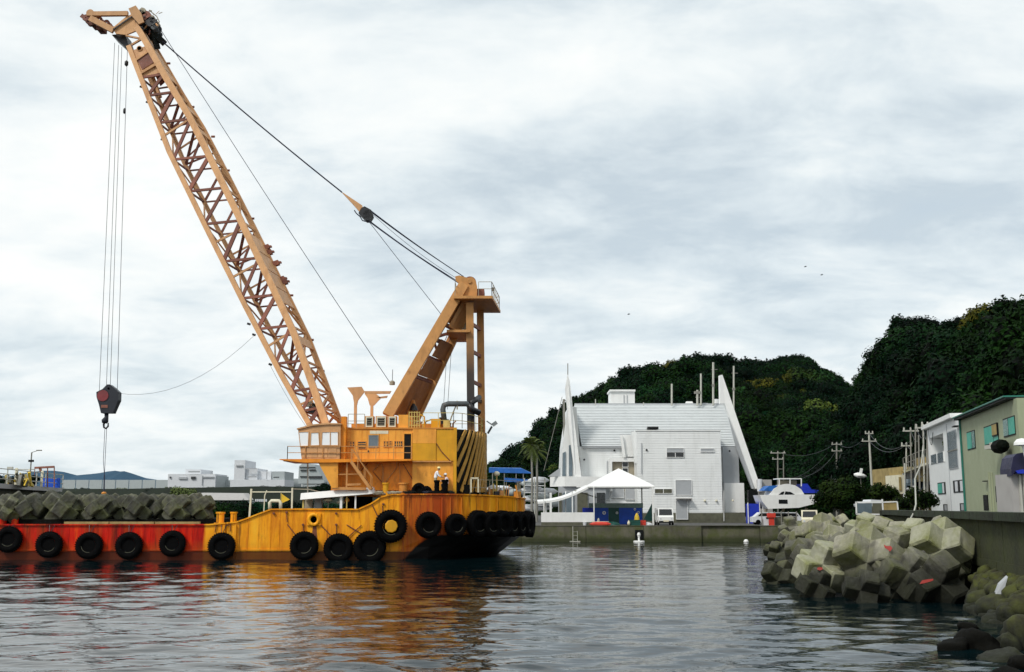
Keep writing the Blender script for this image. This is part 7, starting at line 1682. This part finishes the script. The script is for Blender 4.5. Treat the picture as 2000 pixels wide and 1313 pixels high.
# sound barrier
mb = MB(); bar_ = thing('sound_barrier', 'long pale translucent barrier wall running along the far shore', 'wall', P(300, 960, 300))
for i in range(22):
    a, b_ = P(122 + i * 26, 951, 300), P(122 + (i + 1) * 26 - .8, 937.5 - (1 if i > 12 else 0) - (i > 16) * 1.5, 300); mb = MB(); mb.box((a.x, 300, a.z - 2), (b_.x, 300.3, b_.z)); mb.build('panel', M['far_grey'], bar_)
# far white buildings
def fb(label, Y, parts_, wins_=()):
    px = parts_[0][0]; t = thing('office_building', label, 'building', (P(px, 950, Y).x, Y, 1.4))
    for i, (x0, x1, y0, y1, mt, dy) in enumerate(parts_): a, b_ = P(x0, y1, Y + dy), P(x1, y0, Y + dy); mb = MB(); mb.box((a.x, Y + dy, a.z), (b_.x, Y + dy + 12, b_.z)); mb.build('wing' if i else 'main_block', M[mt], t)
    for x0, x1, y0, y1, mt in wins_: a, b_ = P(x0, y1, Y - .3), P(x1, y0, Y - .3); mb = MB(); mb.box((a.x, Y - .35, a.z), (b_.x, Y - .05, b_.z)); mb.build('window', M[mt], t)
    return t
fb('low white office block with a small roof penthouse, leftmost beyond the barge', 290, [(327, 421, 926, 955, 'far_white', 0), (362, 392, 917, 926.2, 'far_white', 2), (405, 424, 929, 955, 'far_grey', 1)], [(331, 334, 931, 934, 'window_dark'), (349, 365, 932, 936, 'panel_grey'), (373, 382, 931, 936, 'window_dark'), (394, 395.5, 929, 948, 'panel_grey'), (368, 390, 920, 923, 'panel_grey'), (396, 418, 931, 933, 'panel_grey')])
fb('stepped white office building with a tall square tower at its left', 285, [(456, 479, 899, 955, 'far_white', 0), (479.2, 503, 915, 955, 'far_white', 1), (503.2, 530, 921, 955, 'far_white', 2), (530.2, 556, 921, 955, 'far_grey', 1), (449, 556, 937, 955.2, 'far_white', -.04 + -.02)],
   [(461, 474, 908, 911, 'panel_grey'), (479.5, 501, 914.5, 916.5, 'panel_grey'), (482, 500, 930, 932.5, 'panel_grey'), (534, 545, 931.5, 933.5, 'window_dark'), (520, 522, 918, 936, 'panel_grey')])
t = thing('control_tower_building', 'pale building with a sloping right side seen under the crane cab', 'building', P(600, 950, 260))
mb = MB(); mb.prism([P(582, 945, 260), P(584, 911, 260), P(591, 905, 260), P(614, 907, 260), P(632, 938, 260), P(634, 945, 260)], (0, 10, 0)); mb.build('main_block', M['far_grey'], t)
for x0, x1, y0, y1 in ((587, 599, 917.5, 920), (604, 617, 917, 919.5), (586, 600, 930, 932), (603, 630, 930, 934), (585, 616, 912, 913)): a, b_ = P(x0, y1, 259.8), P(x1, y0, 259.8); mb = MB(); mb.box((a.x, 259.7, a.z), (b_.x, 259.95, b_.z)); mb.build('window', M['window_dark'], t)
# elevated pier at the left edge
pr = thing('elevated_pier', 'elevated concrete road deck with railing entering from the left edge', 'bridge', P(40, 990, 150))
A_, B_ = P(-260, 925, 120), P(122, 953.5, 165)
mb = MB(); mb.hexa([A_ + V((0, 0, -.8)), B_ + V((0, 0, -.55)), B_ + V((-6, 12, -.55)), A_ + V((-6, 12, -.8)), A_, B_, B_ + V((-6, 12, 0)), A_ + V((-6, 12, 0))]); mb.build('deck', M['roof_grey'], pr)
mb = MB(); mb.hexa([A_ + V((0, 1.2, -4.6)), B_ + V((-1.5, 1.2, -.9)), B_ + V((-6, 11, -.9)), A_ + V((-6, 11, -4.6)), A_ + V((0, 1.2, -.81)), B_ + V((-1.5, 1.2, -.56)), B_ + V((-6, 11, -.56)), A_ + V((-6, 11, -.81))]); mb.build('girder', M['plinth'], pr)
rail([A_, B_], 2.0, M['pole_pale'], 'railing', pr, 2.6, .07, 2)
for k in (.70, .78, .86): mb = MB(); q = A_.lerp(B_, k); mb.box((q.x - .2, q.y - .12, q.z), (q.x + .15, q.y - .02, q.z + 2.3)); mb.build('railing_post', M['cream_paint'], pr)
for k in (.5, .8): mb = MB(); q = A_.lerp(B_, k); mb.box((q.x - 2, q.y + 3, -2), (q.x - .5, q.y + 8, q.z - .6)); mb.build('pier_column', M['plinth'], pr)
def lamp(px, py, base, Y, arm, label):
    q = P(px, py, Y); t = thing('street_lamp', label, 'street lamp', (q.x, Y, P(px, base, Y).z)); mb = MB(); mb.tube([(q.x, Y, P(px, base, Y).z), q], .09, 6); mb.tube([q, q + V((arm, 0, .25))], .05, 5); mb.build('pole', M['pole_grey'], t); mb = MB(); mb.rbox(q + V((arm + .3, 0, .3)), (.7, .3, .14)); mb.build('head', M['pole_grey'], t); mb = MB(); mb.rbox(q - V((0, 0, 1.6 * abs(arm))), (.7, .3, .3)); mb.build('speaker', M['trim_dark'], t)
lamp(62, 884, 948, 155, .75, 'tall single arm street lamp on the elevated deck at the left')
t = thing('sign_gantry', 'rusty brown pipe gantry on the end of the elevated deck', 'gantry', P(85, 952, 160))
for a, b_, w in (((68, 914), (106, 912), .3), ((106, 912), (106, 952), .12), ((93, 911), (93, 952), .12), ((68, 914), (67, 952), .09), ((78, 914), (80, 921), .3)): mb = MB(); mb.bar(P(*a, 160), P(*b_, 160), w); mb.build('gantry_bar', M['brace_rust'], t)
mb = MB(); mb.tube([P(22, 917, 158), P(68, 917, 158)], .08, 6); mb.rbox(P(20, 914, 158), (.8, .3, .3)); tag(mb.build('lamp_arm', M['pole_pale'], None, org=P(45, 917, 158)), 'long pale horizontal lamp arm above the yellow stacks', 'lamp')
rd = random.Random(6)
st = thing('scaffold_stack', 'stack of yellow and grey scaffold frames behind the railing at the left', 'stack', P(30, 952, 152))
for i in range(26):
    px = rd.uniform(2, 50); q = P(px, 949, 150); h = rd.uniform(.6, 2.0); mb = MB(); mb.bar((q.x, 150 + rd.uniform(0, 4), q.z), (q.x + rd.uniform(-.5, .5), 151, q.z + h), rd.uniform(.12, .4)); mb.build('frame_bar', M[rd.choice(['yellow_item', 'rail_yellow', 'pole_grey', 'plinth'])], st)
for i, (px, py, r_) in enumerate(((15, 932, 1.7), (62, 940, 1.3), (-15, 925, 1.9))): tree('bush', ['bush growing over the scaffold stack at the left', 'low bush right of the street lamp on the deck', 'bush beyond the left picture edge'][i], (P(px, 950, 158).x, 158, P(px, 952, 158).z), P(px, py, 158).z - P(px, 952, 158).z, r_, 90 + i, 'leaf', 900, .16, cat='bush', trunk=.08, n_=6, zc=.9)
t = thing('blue_fence', 'blue mesh fence panels on the elevated deck below the brown gantry', 'fence', P(100, 952, 163))
for a, b_ in ((82, 92), (92.5, 105), (105.5, 118)): mb = MB(); q, w = P(a, 953, 163), P(b_, 934, 163); mb.box((q.x, 163, q.z), (w.x, 163.05, w.z)); mb.build('mesh_panel', M['mountain'] if False else M['blue_panel'], t)
# mountains
def mountain(nm, pts, Y, mt):
    mb = MB(); vs = []
    for px, py in pts:
        p = P(px, py, Y); vs += [(p.x, Y - 1500, -2), (p.x, Y - 500, p.z * .55), (p.x, Y, p.z), (p.x, Y + 2000, -2)]
    mb.add(vs, [(i * 4 + k, (i + 1) * 4 + k, (i + 1) * 4 + k + 1, i * 4 + k + 1) for i in range(len(pts) - 1) for k in range(3)]); return struct(mb, nm, mt)
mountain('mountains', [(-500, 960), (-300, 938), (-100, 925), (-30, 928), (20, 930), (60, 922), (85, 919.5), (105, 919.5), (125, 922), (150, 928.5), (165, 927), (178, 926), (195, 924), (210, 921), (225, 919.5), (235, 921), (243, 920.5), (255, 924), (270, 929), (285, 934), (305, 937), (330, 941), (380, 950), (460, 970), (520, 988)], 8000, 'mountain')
# birds
for i, (px, py) in enumerate(((1573, 521), (1605, 537), (1228, 614))):
    q = P(px, py, 200); t = thing('bird', ['distant dark bird, left one of the two high over the right hill', 'distant dark bird, right one of the two high over the right hill', 'lone distant dark bird above the white building'][i], 'bird', q, 0, 'birds in the sky')
    mb = MB(); mb.lathe([(0, -.3), (.09, -.1), (.08, .1), (0, .35)], q, (1, 0, .2), 8)
    for s_ in (-1, 1): mb.add([q, q + V((.12, 0, 0)), q + V((0, s_ * .35, .2)), q + V((-.1, s_ * .75, .05))], [(0, 1, 2), (0, 2, 3)])
    mb.build('body', M['trim_dark'], t)

# ================================================================== water
def water():
    rg = np.random.default_rng(2)
    r1 = np.geomspace(3, 420, 760); ths = np.radians(np.concatenate([np.linspace(-180, -50, 14)[:-1], np.linspace(-50, 50, 760), np.linspace(50, 180, 14)[1:]]))
    r_ = np.concatenate([[.5, 1.5], r1, [700, 1500, 4000, 12000, 40000]])
    RR, TT = np.meshgrid(r_, ths, indexing='ij'); Xg = RR * np.sin(TT); Yg = RR * np.cos(TT); Z_ = np.zeros_like(Xg)
    sp_ = np.maximum(RR * .0066, RR * np.radians(100 / 760)) * 1.0
    for k in range(90):
        lam = np.exp(rg.uniform(math.log(.42), math.log(4.2))); th = rg.normal(0, .50) + R(94)
        kx, ky = math.cos(th) * 2 * math.pi / lam, math.sin(th) * 2 * math.pi / lam; amp = .0030 * lam ** 1.0 * rg.uniform(.5, 1.2)
        fade = np.clip((lam / sp_ - 2.2) / 3, 0, 1)
        ph = kx * Xg + ky * Yg + rg.uniform(0, 6.28); Z_ += amp * fade * (np.sin(ph) + .18 * np.sin(2 * ph + 1.57))
    patch = .72 + .28 * np.sin(Xg * .11 + 1.3) * np.sin(Yg * .07 + .4); Z_ *= patch
    Z_ *= np.clip((420 - RR) / 200, 0, 1)
    Z_[np.abs(TT) > np.radians(50.01)] = 0
    nr, ntn = RR.shape; me = bpy.data.meshes.new('water'); co = np.stack([Xg, Yg, Z_], -1).reshape(-1, 3)
    ii, jj = np.meshgrid(np.arange(nr - 1), np.arange(ntn - 1), indexing='ij'); a = (ii * ntn + jj).ravel(); q = np.stack([a, a + 1, a + ntn + 1, a + ntn], -1)[:, ::-1]
    me.vertices.add(len(co)); me.vertices.foreach_set('co', co.ravel()); me.loops.add(q.size); me.loops.foreach_set('vertex_index', q.ravel()); me.polygons.add(len(q)); me.polygons.foreach_set('loop_start', np.arange(0, q.size, 4)); me.polygons.foreach_set('loop_total', np.full(len(q), 4)); me.polygons.foreach_set('use_smooth', np.ones(len(q), bool)); me.update(); me.validate()
    o = bpy.data.objects.new('water', me); COL.objects.link(o); o['kind'] = 'structure'
    m = bpy.data.materials.new('sea_water'); m.use_nodes = True; t = m.node_tree; b_ = t.nodes['Principled BSDF']; b_.inputs['Base Color'].default_value = (.0015, .008, .010, 1); b_.inputs['Roughness'].default_value = .04; b_.inputs['IOR'].default_value = 1.33; b_.inputs['Specular IOR Level'].default_value = .5
    g = t.nodes.new('ShaderNodeNewGeometry')
    def nz(sc_, st, rot, d=4):
        mp = t.nodes.new('ShaderNodeMapping'); L(t, g.outputs['Position'], mp.inputs[0]); mp.inputs[3].default_value = st; mp.inputs[2].default_value = (0, 0, R(rot)); n_ = t.nodes.new('ShaderNodeTexNoise'); L(t, mp.outputs[0], n_.inputs['Vector']); n_.inputs['Scale'].default_value = sc_; n_.inputs['Detail'].default_value = d; n_.inputs['Roughness'].default_value = .55; return n_.outputs[0]
    h = mth(t, 'ADD', mth(t, 'MULTIPLY', nz(2.6, (.5, 1.3, 1), 6, 2), .018), mth(t, 'MULTIPLY', nz(.6, (.6, 1.1, 1), -8, 3), .045))
    bn = t.nodes.new('ShaderNodeBump'); bn.inputs['Strength'].default_value = 1; bn.inputs['Distance'].default_value = 1.0; L(t, h, bn.inputs['Height']); L(t, bn.outputs[0], b_.inputs['Normal']); me.materials.append(m); return o
water()
# ================================================================== air
mb = MB(); mb.box((-9000, -60, -2.5), (9000, 9900, 420)); hz = mb.build('haze', M['far_white'], None); hz.data.materials.clear()
hm = bpy.data.materials.new('haze_air'); hm.use_nodes = True; t = hm.node_tree; t.nodes.clear(); o_ = t.nodes.new('ShaderNodeOutputMaterial'); pv = t.nodes.new('ShaderNodeVolumePrincipled'); pv.inputs['Color'].default_value = (.35, .65, .95, 1); pv.inputs['Density'].default_value = 6e-6; pv.inputs['Anisotropy'].default_value = .2; L(t, pv.outputs[0], o_.inputs['Volume'])
hz.data.materials.append(hm); hz['kind'] = 'stuff'; hz.display_type = 'WIRE'
